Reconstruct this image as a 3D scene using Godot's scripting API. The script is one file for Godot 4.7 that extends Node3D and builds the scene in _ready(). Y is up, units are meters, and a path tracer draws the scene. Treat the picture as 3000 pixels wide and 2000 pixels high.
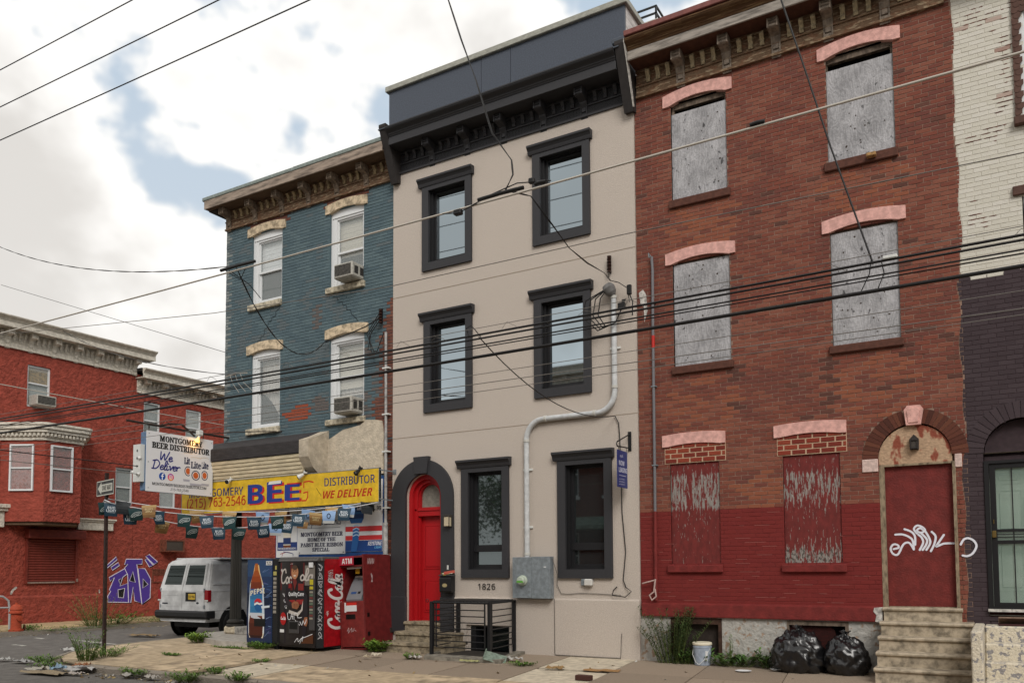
extends Node3D
# A city block: three row houses, a corner beer shop and a stucco corner building. Metres, y up; the row's facade is the plane z = 0.

class MB:  # collects triangles; polygons are given counter-clockwise as seen from outside
	var v := PackedVector3Array()
	var n := PackedVector3Array()
	var u := PackedVector2Array()
	var c := PackedColorArray()
	var col := Color.WHITE
	var xf := Transform3D.IDENTITY

	func put(p: Vector3, nn: Vector3, uv := Vector2.ZERO) -> void:
		v.append(xf * p)
		n.append((xf.basis * nn).normalized())
		u.append(uv)
		c.append(col)

	func tri(a: Vector3, b: Vector3, d: Vector3) -> void:
		var nn := (b - a).cross(d - a)
		if nn.length_squared() < 1e-16:
			return
		put(a, nn); put(d, nn); put(b, nn)

	func tri_n(a: Vector3, b: Vector3, d: Vector3, na: Vector3, nb: Vector3, nd: Vector3) -> void:
		put(a, na); put(d, nd); put(b, nb)

	func quad(a: Vector3, b: Vector3, d: Vector3, e: Vector3) -> void:
		tri(a, b, d)
		tri(a, d, e)

	func quad_uv(a: Vector3, b: Vector3, d: Vector3, e: Vector3, r := Rect2(0, 0, 1, 1)) -> void:  # a bottom left, b bottom right, d top right, e top left
		var nn := (b - a).cross(d - a)
		var ua := Vector2(r.position.x, r.end.y)
		var ub := r.end
		var ud := Vector2(r.end.x, r.position.y)
		var ue := r.position
		put(a, nn, ua); put(d, nn, ud); put(b, nn, ub)
		put(a, nn, ua); put(e, nn, ue); put(d, nn, ud)

	func box(x0: float, y0: float, z0: float, x1: float, y1: float, z1: float) -> void:
		var p := [Vector3(x0, y0, z0), Vector3(x1, y0, z0), Vector3(x1, y1, z0), Vector3(x0, y1, z0), Vector3(x0, y0, z1), Vector3(x1, y0, z1), Vector3(x1, y1, z1), Vector3(x0, y1, z1)]
		for f in [[4, 5, 6, 7], [1, 0, 3, 2], [0, 4, 7, 3], [5, 1, 2, 6], [7, 6, 2, 3], [0, 1, 5, 4]]:
			quad(p[f[0]], p[f[1]], p[f[2]], p[f[3]])

	func face(pts: Array, out: Vector3) -> void:
		var nn: Vector3 = (pts[1] - pts[0]).cross(pts[2] - pts[0])
		var q := pts.duplicate()
		if nn.dot(out) < 0.0:
			q.reverse()
		for i in range(1, q.size() - 1):
			tri(q[0], q[i], q[i + 1])

	func bbox(x0: float, y0: float, z0: float, x1: float, y1: float, z1: float, b: float) -> void:  # a box with chamfered edges
		var m := Vector3(x0 + x1, y0 + y1, z0 + z1) / 2.0
		var h := Vector3(x1 - x0, y1 - y0, z1 - z0) / 2.0
		b = minf(b, minf(h.x, minf(h.y, h.z)) * 0.95)
		var q := func(s: Vector3, ax: int) -> Vector3:  # the corner s, on the face across axis ax
			var d := h - Vector3(b, b, b)
			d[ax] = h[ax]
			return m + s * d
		for ax in 3:
			var a2 := (ax + 1) % 3
			var a3 := (ax + 2) % 3
			for s in [-1.0, 1.0]:
				var o := Vector3.ZERO
				o[ax] = s
				var pts := []
				for k in [[-1, -1], [1, -1], [1, 1], [-1, 1]]:
					var t := Vector3.ZERO
					t[ax] = s; t[a2] = k[0]; t[a3] = k[1]
					pts.append(q.call(t, ax))
				face(pts, o)
				for s2 in [-1.0, 1.0]:  # the edge between faces ax and a2
					var t0 := Vector3.ZERO
					t0[ax] = s; t0[a2] = s2; t0[a3] = -1
					var t1 := t0
					t1[a3] = 1
					face([q.call(t0, ax), q.call(t1, ax), q.call(t1, a2), q.call(t0, a2)], Vector3(t0.x + t1.x, t0.y + t1.y, t0.z + t1.z))
		for sx in [-1, 1]:
			for sy in [-1, 1]:
				for sz in [-1, 1]:
					var t := Vector3(sx, sy, sz)
					face([q.call(t, 0), q.call(t, 1), q.call(t, 2)], t)

	func prism(pts: PackedVector2Array, d0: float, d1: float, f = null, caps := true) -> void:  # outline in xy, pushed along z; f maps (x, y, z) to a point
		var area := 0.0
		for i in pts.size():
			area += pts[i].cross(pts[(i + 1) % pts.size()])
		var p := pts.duplicate()
		if area < 0.0:
			p.reverse()
		var at := func(k: Vector2, d: float) -> Vector3:
			return f.call(Vector3(k.x, k.y, d)) if f != null else Vector3(k.x, k.y, d)
		var lo := minf(d0, d1)
		var hi := maxf(d0, d1)
		if caps:
			var t := Geometry2D.triangulate_polygon(p)
			for i in range(0, t.size(), 3):
				var a := p[t[i]]; var b := p[t[i + 1]]; var e := p[t[i + 2]]
				if (b - a).cross(e - a) < 0.0:
					var s := b
					b = e; e = s
				tri(at.call(a, hi), at.call(b, hi), at.call(e, hi))
				tri(at.call(a, lo), at.call(e, lo), at.call(b, lo))
		for i in p.size():
			var a := p[i]
			var b := p[(i + 1) % p.size()]
			quad(at.call(a, lo), at.call(b, lo), at.call(b, hi), at.call(a, hi))

	func flat(pts: PackedVector2Array, z: float) -> void:  # a flat outline facing +z
		var t := Geometry2D.triangulate_polygon(pts)
		for i in range(0, t.size(), 3):
			var a := pts[t[i]]; var b := pts[t[i + 1]]; var e := pts[t[i + 2]]
			if (b - a).cross(e - a) < 0.0:
				var s := b
				b = e; e = s
			tri(Vector3(a.x, a.y, z), Vector3(b.x, b.y, z), Vector3(e.x, e.y, z))

	func rect(x0: float, y0: float, x1: float, y1: float, z: float) -> void:
		quad(Vector3(x0, y0, z), Vector3(x1, y0, z), Vector3(x1, y1, z), Vector3(x0, y1, z))

	func disc(x: float, y: float, rx: float, ry: float, z: float, k := 18) -> void:
		var p := PackedVector2Array()
		for i in k:
			p.append(Vector2(x + rx * cos(TAU * i / k), y + ry * sin(TAU * i / k)))
		flat(p, z)

	func tube(pts: Array, r: float, k := 6, r1 := -1.0) -> void:
		var m := pts.size()
		var side := Vector3.ZERO
		var rings := []
		var norms := []
		for i in m:
			var t: Vector3 = (pts[mini(i + 1, m - 1)] - pts[maxi(i - 1, 0)]).normalized()
			if side == Vector3.ZERO:
				side = t.cross(Vector3.UP if absf(t.y) < 0.9 else Vector3.RIGHT).normalized()
			side = (side - t * side.dot(t)).normalized()
			var up := t.cross(side)
			var rr := r if r1 < 0.0 else lerpf(r, r1, float(i) / (m - 1))
			var ring := []
			var nr := []
			for j in k:
				var d := side * cos(TAU * j / k) + up * sin(TAU * j / k)
				ring.append(pts[i] + d * rr)
				nr.append(d)
			rings.append(ring)
			norms.append(nr)
		for i in m - 1:
			for j in k:
				var j2 := (j + 1) % k
				tri_n(rings[i][j], rings[i][j2], rings[i + 1][j2], norms[i][j], norms[i][j2], norms[i + 1][j2])
				tri_n(rings[i][j], rings[i + 1][j2], rings[i + 1][j], norms[i][j], norms[i + 1][j2], norms[i + 1][j])
		face(rings[0], pts[0] - pts[1])
		face(rings[m - 1], pts[m - 1] - pts[m - 2])

	func lathe(prof: Array, at: Vector3, k := 16, axis := Vector3.UP) -> void:  # prof: (radius, height) from low to high
		var side := axis.cross(Vector3.RIGHT if absf(axis.x) < 0.9 else Vector3.UP).normalized()
		var up := axis.cross(side)
		for i in prof.size() - 1:
			var a: Vector2 = prof[i]
			var b: Vector2 = prof[i + 1]
			var e := b - a
			for j in k:
				var q := []
				for s in [[a, j], [a, j + 1], [b, j + 1], [b, j]]:
					var d := side * cos(TAU * s[1] / k) + up * sin(TAU * s[1] / k)
					q.append([at + d * s[0].x + axis * s[0].y, d * e.y - axis * e.x])
				tri_n(q[0][0], q[1][0], q[2][0], q[0][1], q[1][1], q[2][1])
				tri_n(q[0][0], q[2][0], q[3][0], q[0][1], q[2][1], q[3][1])

	func ball(at: Vector3, r: float, k := 10) -> void:
		var prof := []
		for i in 7:
			var a := -PI / 2 + PI * i / 6.0
			prof.append(Vector2(r * cos(a), r * sin(a)))
		lathe(prof, at, k)

	func ring(x0: float, y0: float, x1: float, y1: float, l: float, rr: float, b: float, t: float, z0: float, z1: float) -> void:  # a rectangular frame
		box(x0, y0, z0, x0 + l, y1, z1)
		box(x1 - rr, y0, z0, x1, y1, z1)
		box(x0 + l, y0, z0, x1 - rr, y0 + b, z1)
		box(x0 + l, y1 - t, z0, x1 - rr, y1, z1)

	func stroke(pts: Array, w: float, z: float, closed := false, steps := 5) -> void:  # a painted line: a flat ribbon along a smooth curve
		var p := []
		var m := pts.size()
		var g := func(i: int) -> Vector2:
			var k: Array = pts[posmod(i, m)] if closed else pts[clampi(i, 0, m - 1)]
			return Vector2(k[0], k[1])
		for i in (m if closed else m - 1):
			for s in steps:
				p.append(g.call(i).cubic_interpolate(g.call(i + 1), g.call(i - 1), g.call(i + 2), float(s) / steps))
		p.append(g.call(0) if closed else g.call(m - 1))
		var l := []
		var r := []
		for i in p.size():
			var d: Vector2 = p[mini(i + 1, p.size() - 1)] - p[maxi(i - 1, 0)]
			if closed and (i == 0 or i == p.size() - 1):
				d = p[1] - p[p.size() - 2]
			var o := d.normalized().orthogonal() * w / 2.0
			l.append(Vector3(p[i].x - o.x, p[i].y - o.y, z))
			r.append(Vector3(p[i].x + o.x, p[i].y + o.y, z))
		for i in p.size() - 1:
			quad(r[i], r[i + 1], l[i + 1], l[i]) if (r[i + 1] - r[i]).cross(l[i] - r[i]).z > 0 else quad(l[i], l[i + 1], r[i + 1], r[i])
		if not closed:
			disc(p[0].x, p[0].y, w / 2, w / 2, z - 0.0003, 8)
			disc(p[-1].x, p[-1].y, w / 2, w / 2, z - 0.0003, 8)

	func mesh() -> ArrayMesh:
		var a := []
		a.resize(Mesh.ARRAY_MAX)
		a[Mesh.ARRAY_VERTEX] = v
		a[Mesh.ARRAY_NORMAL] = n
		a[Mesh.ARRAY_TEX_UV] = u
		a[Mesh.ARRAY_COLOR] = c
		var m := ArrayMesh.new()
		m.add_surface_from_arrays(Mesh.PRIMITIVE_TRIANGLES, a)
		return m

const EYE := Vector3(11.0935, 1.6, 13.824)
var mats := {}
var tex := {}
var rng := RandomNumberGenerator.new()
var fonts := {}
var soft := FastNoiseLite.new()

func C(hex: String) -> Color:
	return Color.html(hex)

func L(hex: String) -> Color:  # for vertex colours
	return Color.html(hex).srgb_to_linear()

func M(key: String, hex := "", rough := 0.85, o := {}) -> StandardMaterial3D:
	if mats.has(key):
		return mats[key]
	var m := StandardMaterial3D.new()
	m.resource_name = key
	m.albedo_color = C(hex if hex else "ffffff")
	m.roughness = rough
	m.metallic = o.get("metal", 0.0)
	m.metallic_specular = o.get("spec", 0.4)
	if o.has("tex"):
		m.albedo_texture = tex[o.tex]
	if o.has("nor"):
		m.normal_enabled = true
		m.normal_texture = tex[o.nor]
		m.normal_scale = o.get("ns", 0.6)
	if o.has("scale"):
		m.uv1_triplanar = true
		m.uv1_world_triplanar = o.get("world", true)
		var s = o.scale
		m.uv1_scale = s if s is Vector3 else Vector3(s, s, s)
	if o.get("vc", false):
		m.vertex_color_use_as_albedo = true
	if o.has("alpha"):
		m.transparency = BaseMaterial3D.TRANSPARENCY_ALPHA
		m.albedo_color.a = o.alpha
	if o.has("glow"):
		m.emission_enabled = true
		m.emission = C(o.glow)
		m.emission_energy_multiplier = o.get("ge", 1.0)
	if o.get("back", false):
		m.backlight_enabled = true
		m.backlight = C(o.back)
	mats[key] = m
	return m

func thing(called: String, label: String, category: String, group := "") -> Node3D:
	var o := Node3D.new()
	o.name = called
	add_child(o, true)
	tag(o, label, category, group)
	return o

func tag(o: Node3D, label: String, category: String, group := "") -> Node3D:
	o.set_meta("label", label)
	o.set_meta("category", category)
	if group:
		o.set_meta("group", group)
	return o

func part(b: MB, called: String, m: Material, parent: Node3D) -> MeshInstance3D:
	var o := MeshInstance3D.new()
	o.name = called
	o.mesh = b.mesh()
	o.material_override = m
	parent.add_child(o, true)
	return o

func solo(b: MB, called: String, m: Material, label: String, category: String, group := "") -> MeshInstance3D:
	var o := part(b, called, m, self)
	tag(o, label, category, group)
	return o

func struct(o: Node3D) -> Node3D:
	o.set_meta("kind", "structure")
	return o

func base_at(o: Node3D, p: Vector3) -> void:  # moves a thing's origin to its base, leaving its parts where they stand
	o.position = p
	for k in o.get_children():
		k.position -= p

func font(which: String) -> Font:
	if not fonts.has(which):
		var f := SystemFont.new()
		f.font_names = PackedStringArray(["Droid Serif" if which.begins_with("serif") else "Droid Sans"])
		f.font_weight = 700 if which.ends_with("bold") else 400
		fonts[which] = f
	return fonts[which]

func text(b: MB, s: String, which: String, x: float, y: float, w: float, h: float, z: float, shear := 0.0, slope := 0.0, bulge := 0.0, fat := 0.0) -> void:  # flat lettering that fills the box (x, y, w, h)
	if fat > 0.0:
		for k in 4:
			text(b, s, which, x + fat * [-1.0, 1.0, -.4, .4][k], y + fat * [.3, -.3, -.5, .5][k], w, h, z + .0003 * k, shear, slope, bulge)
		return
	var t := TextMesh.new()
	t.font = font(which)
	t.text = s
	t.font_size = 48
	t.pixel_size = 0.01
	t.depth = 0.0
	t.curve_step = 4.0
	var a := t.get_mesh_arrays()
	var p: PackedVector3Array = a[Mesh.ARRAY_VERTEX]
	var idx: PackedInt32Array = a[Mesh.ARRAY_INDEX] if a[Mesh.ARRAY_INDEX] != null else PackedInt32Array()
	if p.is_empty():
		return
	var lo := p[0]
	var hi := p[0]
	for q in p:
		lo = lo.min(q)
		hi = hi.max(q)
	var at := func(q: Vector3) -> Vector3:
		var fx := (q.x - lo.x) / (hi.x - lo.x)
		var fy := (q.y - lo.y) / (hi.y - lo.y)
		return Vector3(x + fx * w + shear * fy * h, y + fy * h + slope * fx + bulge * sin(fx * PI), z)
	var m := idx.size() if idx.size() else p.size()
	for i in range(0, m, 3):
		var a0: Vector3 = at.call(p[idx[i] if idx.size() else i])
		var b0: Vector3 = at.call(p[idx[i + 1] if idx.size() else i + 1])
		var c0: Vector3 = at.call(p[idx[i + 2] if idx.size() else i + 2])
		if (b0 - a0).cross(c0 - a0).z > 0.0:
			b.tri(a0, b0, c0)
		else:
			b.tri(a0, c0, b0)

const SCRIPT := {
	"W": [.84, [[0,.9],[.12,.05],[.36,.75],[.5,.05],[.8,.95]]], "e": [.38, [[.02,.22],[.3,.28],[.25,.45],[.08,.38],[.05,.1],[.2,0],[.4,.12]]],
	"D": [.76, [[.12,.9],[.08,.02]], [[-.08,.82],[.35,.92],[.65,.55],[.4,.08],[-.04,.04]]], "l": [.28, [[0,.05],[.25,.6],[.22,.92],[.1,.8],[.08,.1],[.2,0],[.32,.1]]],
	"i": [.26, [[.05,.42],[.05,.08],[.15,0],[.28,.1]], [[.1,.62],[.13,.65]]], "v": [.42, [[0,.38],[.1,.42],[.18,.02],[.38,.42],[.46,.4]]], "r": [.34, [[.02,.42],[.08,.02]], [[.06,.25],[.2,.42],[.36,.38]]],
	"T": [.55, [[0,.86],[.3,.93],[.7,.95]], [[.36,.92],[.25,0]]], "m": [.58, [[.02,.42],[.04,0]], [[.04,.25],[.18,.44],[.24,.3],[.24,0]], [[.24,.25],[.4,.44],[.46,.3],[.46,.05],[.58,.04]]],
	"n": [.4, [[.02,.42],[.04,0]], [[.04,.25],[.2,.44],[.27,.3],[.27,.05],[.4,.05]]], "p": [.38, [[.05,.42],[0,-.35]], [[.04,.3],[.2,.46],[.34,.25],[.2,0],[.05,.08]]],
	"S": [.56, [[.55,.8],[.35,.95],[.12,.75],[.45,.4],[.4,.08],[.15,0],[0,.15]]], "t": [.3, [[.15,.75],[.08,.1],[.2,0],[.32,.08]], [[0,.48],[.3,.5]]], "u": [.44, [[.03,.42],[.04,.08],[.18,0],[.3,.15],[.32,.42]], [[.32,.42],[.32,.06],[.44,.05]]],
	"d": [.44, [[.3,.35],[.18,.44],[.03,.25],[.12,0],[.3,.14]], [[.36,.92],[.3,.08],[.44,.04]]], "s": [.32, [[.28,.38],[.12,.42],[.08,.28],[.26,.14],[.2,0],[.02,.05]]], "C": [.66, [[.62,.72],[.5,.95],[.2,.85],[.03,.45],[.15,.05],[.45,.02],[.66,.22]]],
	"o": [.4, [[.2,.43],[.04,.28],[.1,.02],[.3,.05],[.36,.28],[.22,.43],[.32,.34]]], "c": [.36, [[.32,.34],[.2,.43],[.04,.25],[.12,0],[.36,.1]]], "a": [.42, [[.32,.36],[.18,.43],[.03,.22],[.12,0],[.3,.15]], [[.34,.42],[.32,.06],[.44,.04]]],
	"-": [.24, [[.02,.22],[.2,.25]]], "H": [.6, [[.1,.9],[.02,0]], [[.52,.92],[.44,0]], [[.02,.42],[.52,.5]]], " ": [.25], "f": [.3, [[.34,.85],[.2,.92],[.12,.7],[.05,-.3]], [[0,.42],[.28,.46]]],
}

func script(b: MB, s: String, x: float, y: float, w: float, h: float, z: float, thick: float, shear := 0.25, slope := 0.0, up := false) -> void:  # brush lettering, drawn stroke by stroke
	var total := 0.0
	for ch in s:
		total += SCRIPT[ch][0]
	var k := w / total
	var pen := 0.0
	for ch in s:
		var g: Array = SCRIPT[ch]
		for i in range(1, g.size()):
			var p := []
			for q in g[i]:
				var fx: float = (pen + q[0]) * k + shear * q[1] * h
				var fy: float = q[1] * h + slope * (pen + q[0]) * k
				p.append([x - fy, y + fx] if up else [x + fx, y + fy])
			b.stroke(p, thick, z, false, 4)
		pen += g[0]

func noise_tex(key: String, size: int, freq: float, oct: int, lo: float, hi: float, seed_: int, bump := 0.0, gamma := 1.0) -> void:
	var nz := FastNoiseLite.new()
	nz.seed = seed_
	nz.noise_type = FastNoiseLite.TYPE_SIMPLEX_SMOOTH
	nz.frequency = freq
	nz.fractal_octaves = oct
	nz.fractal_gain = 0.6
	var im := nz.get_seamless_image(size, size)
	im.convert(Image.FORMAT_L8)
	var d := im.get_data()
	if bump > 0.0:
		im.convert(Image.FORMAT_RGBA8)
		im.bump_map_to_normal_map(bump)
		tex[key] = ImageTexture.create_from_image(im)
		return
	var lut := PackedByteArray()
	for i in 256:
		lut.append(int(255.0 * lerpf(lo, hi, pow(smoothstep(0.08, 0.92, i / 255.0), gamma))))
	for i in d.size():
		d[i] = lut[d[i]]
	tex[key] = ImageTexture.create_from_image(Image.create_from_data(size, size, false, Image.FORMAT_L8, d))

func pic(key: String, w: int, h: int, f: Callable) -> void:  # a computed surface: f(x, y) in 0..1 gives an sRGB colour
	var im := Image.create(w, h, false, Image.FORMAT_RGB8)
	for j in h:
		for i in w:
			im.set_pixel(i, j, f.call((i + .5) / w, (j + .5) / h))
	tex[key] = ImageTexture.create_from_image(im)

func make_sky() -> Sky:
	var w := 2048
	var h := 1024
	var n1 := FastNoiseLite.new()
	n1.noise_type = FastNoiseLite.TYPE_SIMPLEX_SMOOTH
	n1.seed = 11
	n1.frequency = 1.5
	n1.fractal_octaves = 8
	n1.fractal_gain = 0.55
	var n2 := FastNoiseLite.new()
	n2.noise_type = FastNoiseLite.TYPE_SIMPLEX_SMOOTH
	n2.seed = 5
	n2.frequency = 2.6
	n2.fractal_octaves = 5
	# breaks in the cloud: azimuth and elevation in degrees, half width, half height, tilt, depth
	var gaps := [[-57.0, 27.4, 4.2, 1.0, .1, .62], [-53.0, 25.8, 2.0, 1.6, -.9, .55], [-60.3, 28.6, 1.5, 1.3, 0.0, .4], [-60.5, 31.0, 1.2, .6, 0.0, .4], [-63.2, 29.7, .7, .7, 0.0, .4], [-37.0, 34.6, 8.0, 4.6, 0.0, .75], [-28.0, 37.0, 9.0, 5.0, 0.0, .7], [-40.8, 30.6, 3.0, 2.2, .5, .5], [-52.6, 22.4, 2.4, 1.1, -.5, .5], [-50.3, 20.6, 1.6, 1.2, 0.0, .5], [-56.2, 20.9, .6, .5, 0.0, .3], [-62.6, 18.0, .7, .5, 0.0, .4],
		[-154.0, 27.0, 9.0, 7.0, 0.0, .6], [150.0, 42.0, 34.0, 20.0, 0.0, .5], [-150.0, 60.0, 30.0, 16.0, 0.0, .4], [60.0, 50.0, 30.0, 16.0, 0.0, .4]]
	var d := PackedFloat32Array()
	d.resize(w * h * 3)
	d.fill(.3)
	var half_h := h / 2
	var j := 0
	while j < half_h:
		var i := 0
		while i < w:
			var az0 := (float(i) + .5) / w * 360.0 - 180.0
			var ea0 := 90.0 - 180.0 * (j + .5) / h
			var st := 1
			var jb := j - j % 4
			if st == 4 and j != jb:
				i += 4 - i % 4
				continue
			st = mini(st, 4 - i % 4)
			var el := PI / 2 - PI * (j + .5) / h
			var az := (float(i) + .5) / w * TAU - PI
			var p := Vector3(sin(az) * cos(el), sin(el), -cos(az) * cos(el))
			var wq := Vector3(p.x, p.y * 1.5, p.z)
			var den := .5 + n1.get_noise_3dv(wq * 1.7)
			var ea := rad_to_deg(el)
			var aa := rad_to_deg(az)
			var wob := n2.get_noise_3dv(wq * 5.0) * 1.6
			for g in gaps:
				var dx: float = wrapf(aa - g[0], -180.0, 180.0)
				if absf(dx) > g[2] * 3.0:
					continue
				var dy: float = ea - g[1] - g[4] * dx
				var r: float = (dx / g[2]) * (dx / g[2]) + (dy / g[3]) * (dy / g[3])
				if r < 9.0:
					den -= g[5] * 1.25 * exp(-r * (1.0 + .5 * wob))
			var cover := smoothstep(-.06, .13, den)
			var thick := smoothstep(.16, .8, den + .3 * n2.get_noise_3dv(wq * 1.3) + .16 * n1.get_noise_3dv(wq * 4.0))
			var blue := Vector3(.31, .405, .515).lerp(Vector3(.50, .545, .585), exp(-p.y * 2.0))
			var lit := Vector3(.80, .785, .76).lerp(Vector3(.545, .525, .50), thick)
			var c := blue.lerp(lit, cover)
			c = c.lerp(Vector3(.70, .68, .645), exp(-p.y * 6.0) * .6)
			for jj in (1 if st < 4 and jb != j or st == 1 else 4):
				for ii in st:
					var k := ((j + jj) * w + i + ii) * 3
					d[k] = c.x; d[k + 1] = c.y; d[k + 2] = c.z
			i += st
		j += 1
	var sky := Sky.new()
	var m := PanoramaSkyMaterial.new()
	m.panorama = ImageTexture.create_from_image(Image.create_from_data(w, h, false, Image.FORMAT_RGBF, d.to_byte_array()))
	sky.sky_material = m
	return sky

func _ready() -> void:
	var cam := Camera3D.new()
	cam.name = "camera"
	cam.projection = Camera3D.PROJECTION_FRUSTUM
	cam.near = 0.05
	cam.far = 900.0
	cam.size = 2.0 * cam.near * 1000.0 / 2434.447
	cam.frustum_offset = Vector2(0, cam.near * 0.215833)
	cam.position = EYE
	cam.rotation = Vector3(0.0582723, 0.5339999, -0.0051032)
	cam.current = true
	add_child(cam)
	var we := WorldEnvironment.new()
	we.name = "environment"
	var e := Environment.new()
	e.background_mode = Environment.BG_SKY
	e.sky = make_sky()
	e.tonemap_mode = Environment.TONE_MAPPER_LINEAR
	e.tonemap_exposure = 1.38
	e.background_energy_multiplier = 1.0
	e.sdfgi_enabled = true
	e.ssao_enabled = true
	e.ssil_enabled = true
	we.environment = e
	add_child(we)
	var sun := DirectionalLight3D.new()
	sun.name = "sun"
	sun.light_energy = 0.5
	sun.light_color = Color(1.0, 0.98, 0.955)
	sun.light_angular_distance = 26.0
	sun.shadow_enabled = true
	add_child(sun)
	sun.look_at_from_position(Vector3(5.5, 7.0, 7.0), Vector3.ZERO)
	rng.seed = 7
	soft.seed = 3
	soft.frequency = 0.35
	soft.fractal_octaves = 4
	make_textures()
	make_ground()
	make_blue_house()
	make_beige_house()
	make_red_house()
	make_right_house()
	make_stucco_corner()
	make_across()
	make_shop_front()
	make_machines()
	make_van()
	make_street_things()
	make_facade_things()
	make_wires()
	make_plants()
	make_litter()

func make_textures() -> void:
	noise_tex("grain", 512, .06, 5, .86, 1.0, 1)
	noise_tex("blotch", 512, .012, 6, .84, 1.0, 2)
	noise_tex("stain", 512, .008, 6, .62, 1.0, 4, 0.0, .6)
	noise_tex("grain_n", 512, .07, 4, 0, 1, 6, 6.0)
	noise_tex("rough_n", 512, .025, 5, 0, 1, 8, 14.0)
	noise_tex("wash", 512, .02, 5, .88, 1.0, 14)
	noise_tex("speck", 512, .16, 3, .66, 1.0, 9, 0.0, .6)
	var nz := FastNoiseLite.new()
	nz.frequency = 1.0
	nz.fractal_octaves = 4
	for k in 2:  # weathered plywood: long grain that folds into arches
		pic("plywood%d" % k, 256, 512, func(x: float, y: float) -> Color:
			var o := 40.0 * k
			var wob := nz.get_noise_2d(x * 2.6 + o, y * 1.6) * 1.5 + absf(x - .5 + .2 * nz.get_noise_2d(o, y * 2.0)) * (1.2 if k == 0 else .4)
			var ln := .5 + .5 * sin(46.0 * (x * .55 + wob * .42 + .12 * y))
			var fine := nz.get_noise_2d(x * 120.0, y * 6.0 + o)
			var b := .58 + .07 * ln + .08 * fine + .1 * nz.get_noise_2d(x * 3.0, y * 3.0 + 9.0 + o)
			var knot := nz.get_noise_2d(x * 5.0 + 3.0 * o, y * 7.0 + 70.0)
			b -= .26 * smoothstep(.5, .62, knot)
			return Color(b * .985, b * .98, b * .995))
	for k in 2:  # dark red paint worn to grey wood in upright flakes
		pic("flaked%d" % k, 192, 384, func(x: float, y: float) -> Color:
			var o := 30.0 * k
			var s := nz.get_noise_2d(x * 22.0 + o, y * 5.0) + .55 * nz.get_noise_2d(x * 60.0, y * 18.0 + o)
			var zone := 0.0
			if k == 0:
				zone = smoothstep(.09, .15, y) * (1.0 - smoothstep(.44, .5, y)) * (.25 if x > .33 and x < .43 else 1.0)
				zone += .1 * (1.0 - smoothstep(.5, .7, y))
			else:
				zone = smoothstep(.12, .2, y) * (1.0 - smoothstep(.36, .58, y)) * .85 + smoothstep(.8, .95, y) * 1.0 + .3 * smoothstep(.65, .85, y)
			var bare := smoothstep(.1, .2, s + zone * .62 - .42)
			var p := .5 + .08 * nz.get_noise_2d(x * 8.0, y * 8.0)
			var paint := Color(p * .82, p * .31, p * .29)
			var g := .52 + .14 * nz.get_noise_2d(x * 50.0, y * 7.0)
			var wood := Color(g, g * .96, g * .92)
			if k == 1 and y > .86:
				wood = wood.lerp(Color(.3, .28, .26), smoothstep(.0, .3, nz.get_noise_2d(x * 20.0, y * 20.0)))
			return paint.lerp(wood, bare))
	pic("rusty", 128, 128, func(x: float, y: float) -> Color:  # stucco stained red from above
		var s := smoothstep(.0, .25, nz.get_noise_2d(x * 4.0, y * 1.1 + 5.0) + .22 - .42 * y)
		var b := .68 + .1 * nz.get_noise_2d(x * 14.0, y * 14.0)
		return Color(b, b * .84, b * .69).lerp(Color(.5, .24, .18), s * .9))
	pic("peeled", 256, 256, func(x: float, y: float) -> Color:  # cream paint peeling from grey stone
		var s := smoothstep(.2, .24, nz.get_noise_2d(x * 5.0, y * 5.0))
		var b := .8 + .07 * nz.get_noise_2d(x * 20.0, y * 20.0)
		return Color(b, b * .955, b * .86).lerp(Color(.55, .54, .54), s))
	pic("crumbling", 256, 256, func(x: float, y: float) -> Color:  # grey-white limewash over rust-stained render
		var b := .66 + .06 * nz.get_noise_2d(x * 12.0, y * 12.0)
		var s := smoothstep(.25, .42, nz.get_noise_2d(x * 9.0, y * 9.0 + 30.0))
		return Color(b, b * .985, b * .95).lerp(Color(.55, .42, .32), s * .6))
	pic("old_wood", 256, 256, func(x: float, y: float) -> Color:  # bare cornice boards with scraps of cream paint
		var g := nz.get_noise_2d(x * 4.0, y * 40.0) * .5 + .5
		var w := Color(.34, .26, .2).lerp(Color(.5, .41, .32), g)
		var rust := smoothstep(.05, .35, nz.get_noise_2d(x * 5.0 + 11.0, y * 9.0))
		w = w.lerp(Color(.44, .28, .2), rust * .4)
		return w.lerp(Color(.72, .66, .55), smoothstep(.2, .34, nz.get_noise_2d(x * 7.0 + 40.0, y * 18.0)) * .5))

func gy(z: float) -> float:  # the sidewalk falls gently to the kerb
	return -0.0125 * maxf(z, -1.0)

func kerb_line(o: float) -> PackedVector2Array:  # the kerb's outer edge moved inwards by o
	var p := PackedVector2Array()
	for k in [[-6.2 + o, -40.0], [-6.2 + o, .9], [-6.17 + o, 1.7], [-6.05 + o * .95, 2.6], [-5.62 + o * .8, 3.62], [-4.95 + o * .6, 4.32 - o * .6], [-4.2 + o * .3, 4.72 - o * .8], [-3.4 + o * .1, 4.86 - o], [-2.5, 4.87 - o], [60.0, 4.87 - o]]:
		p.append(Vector2(k[0], k[1]))
	return p

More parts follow.
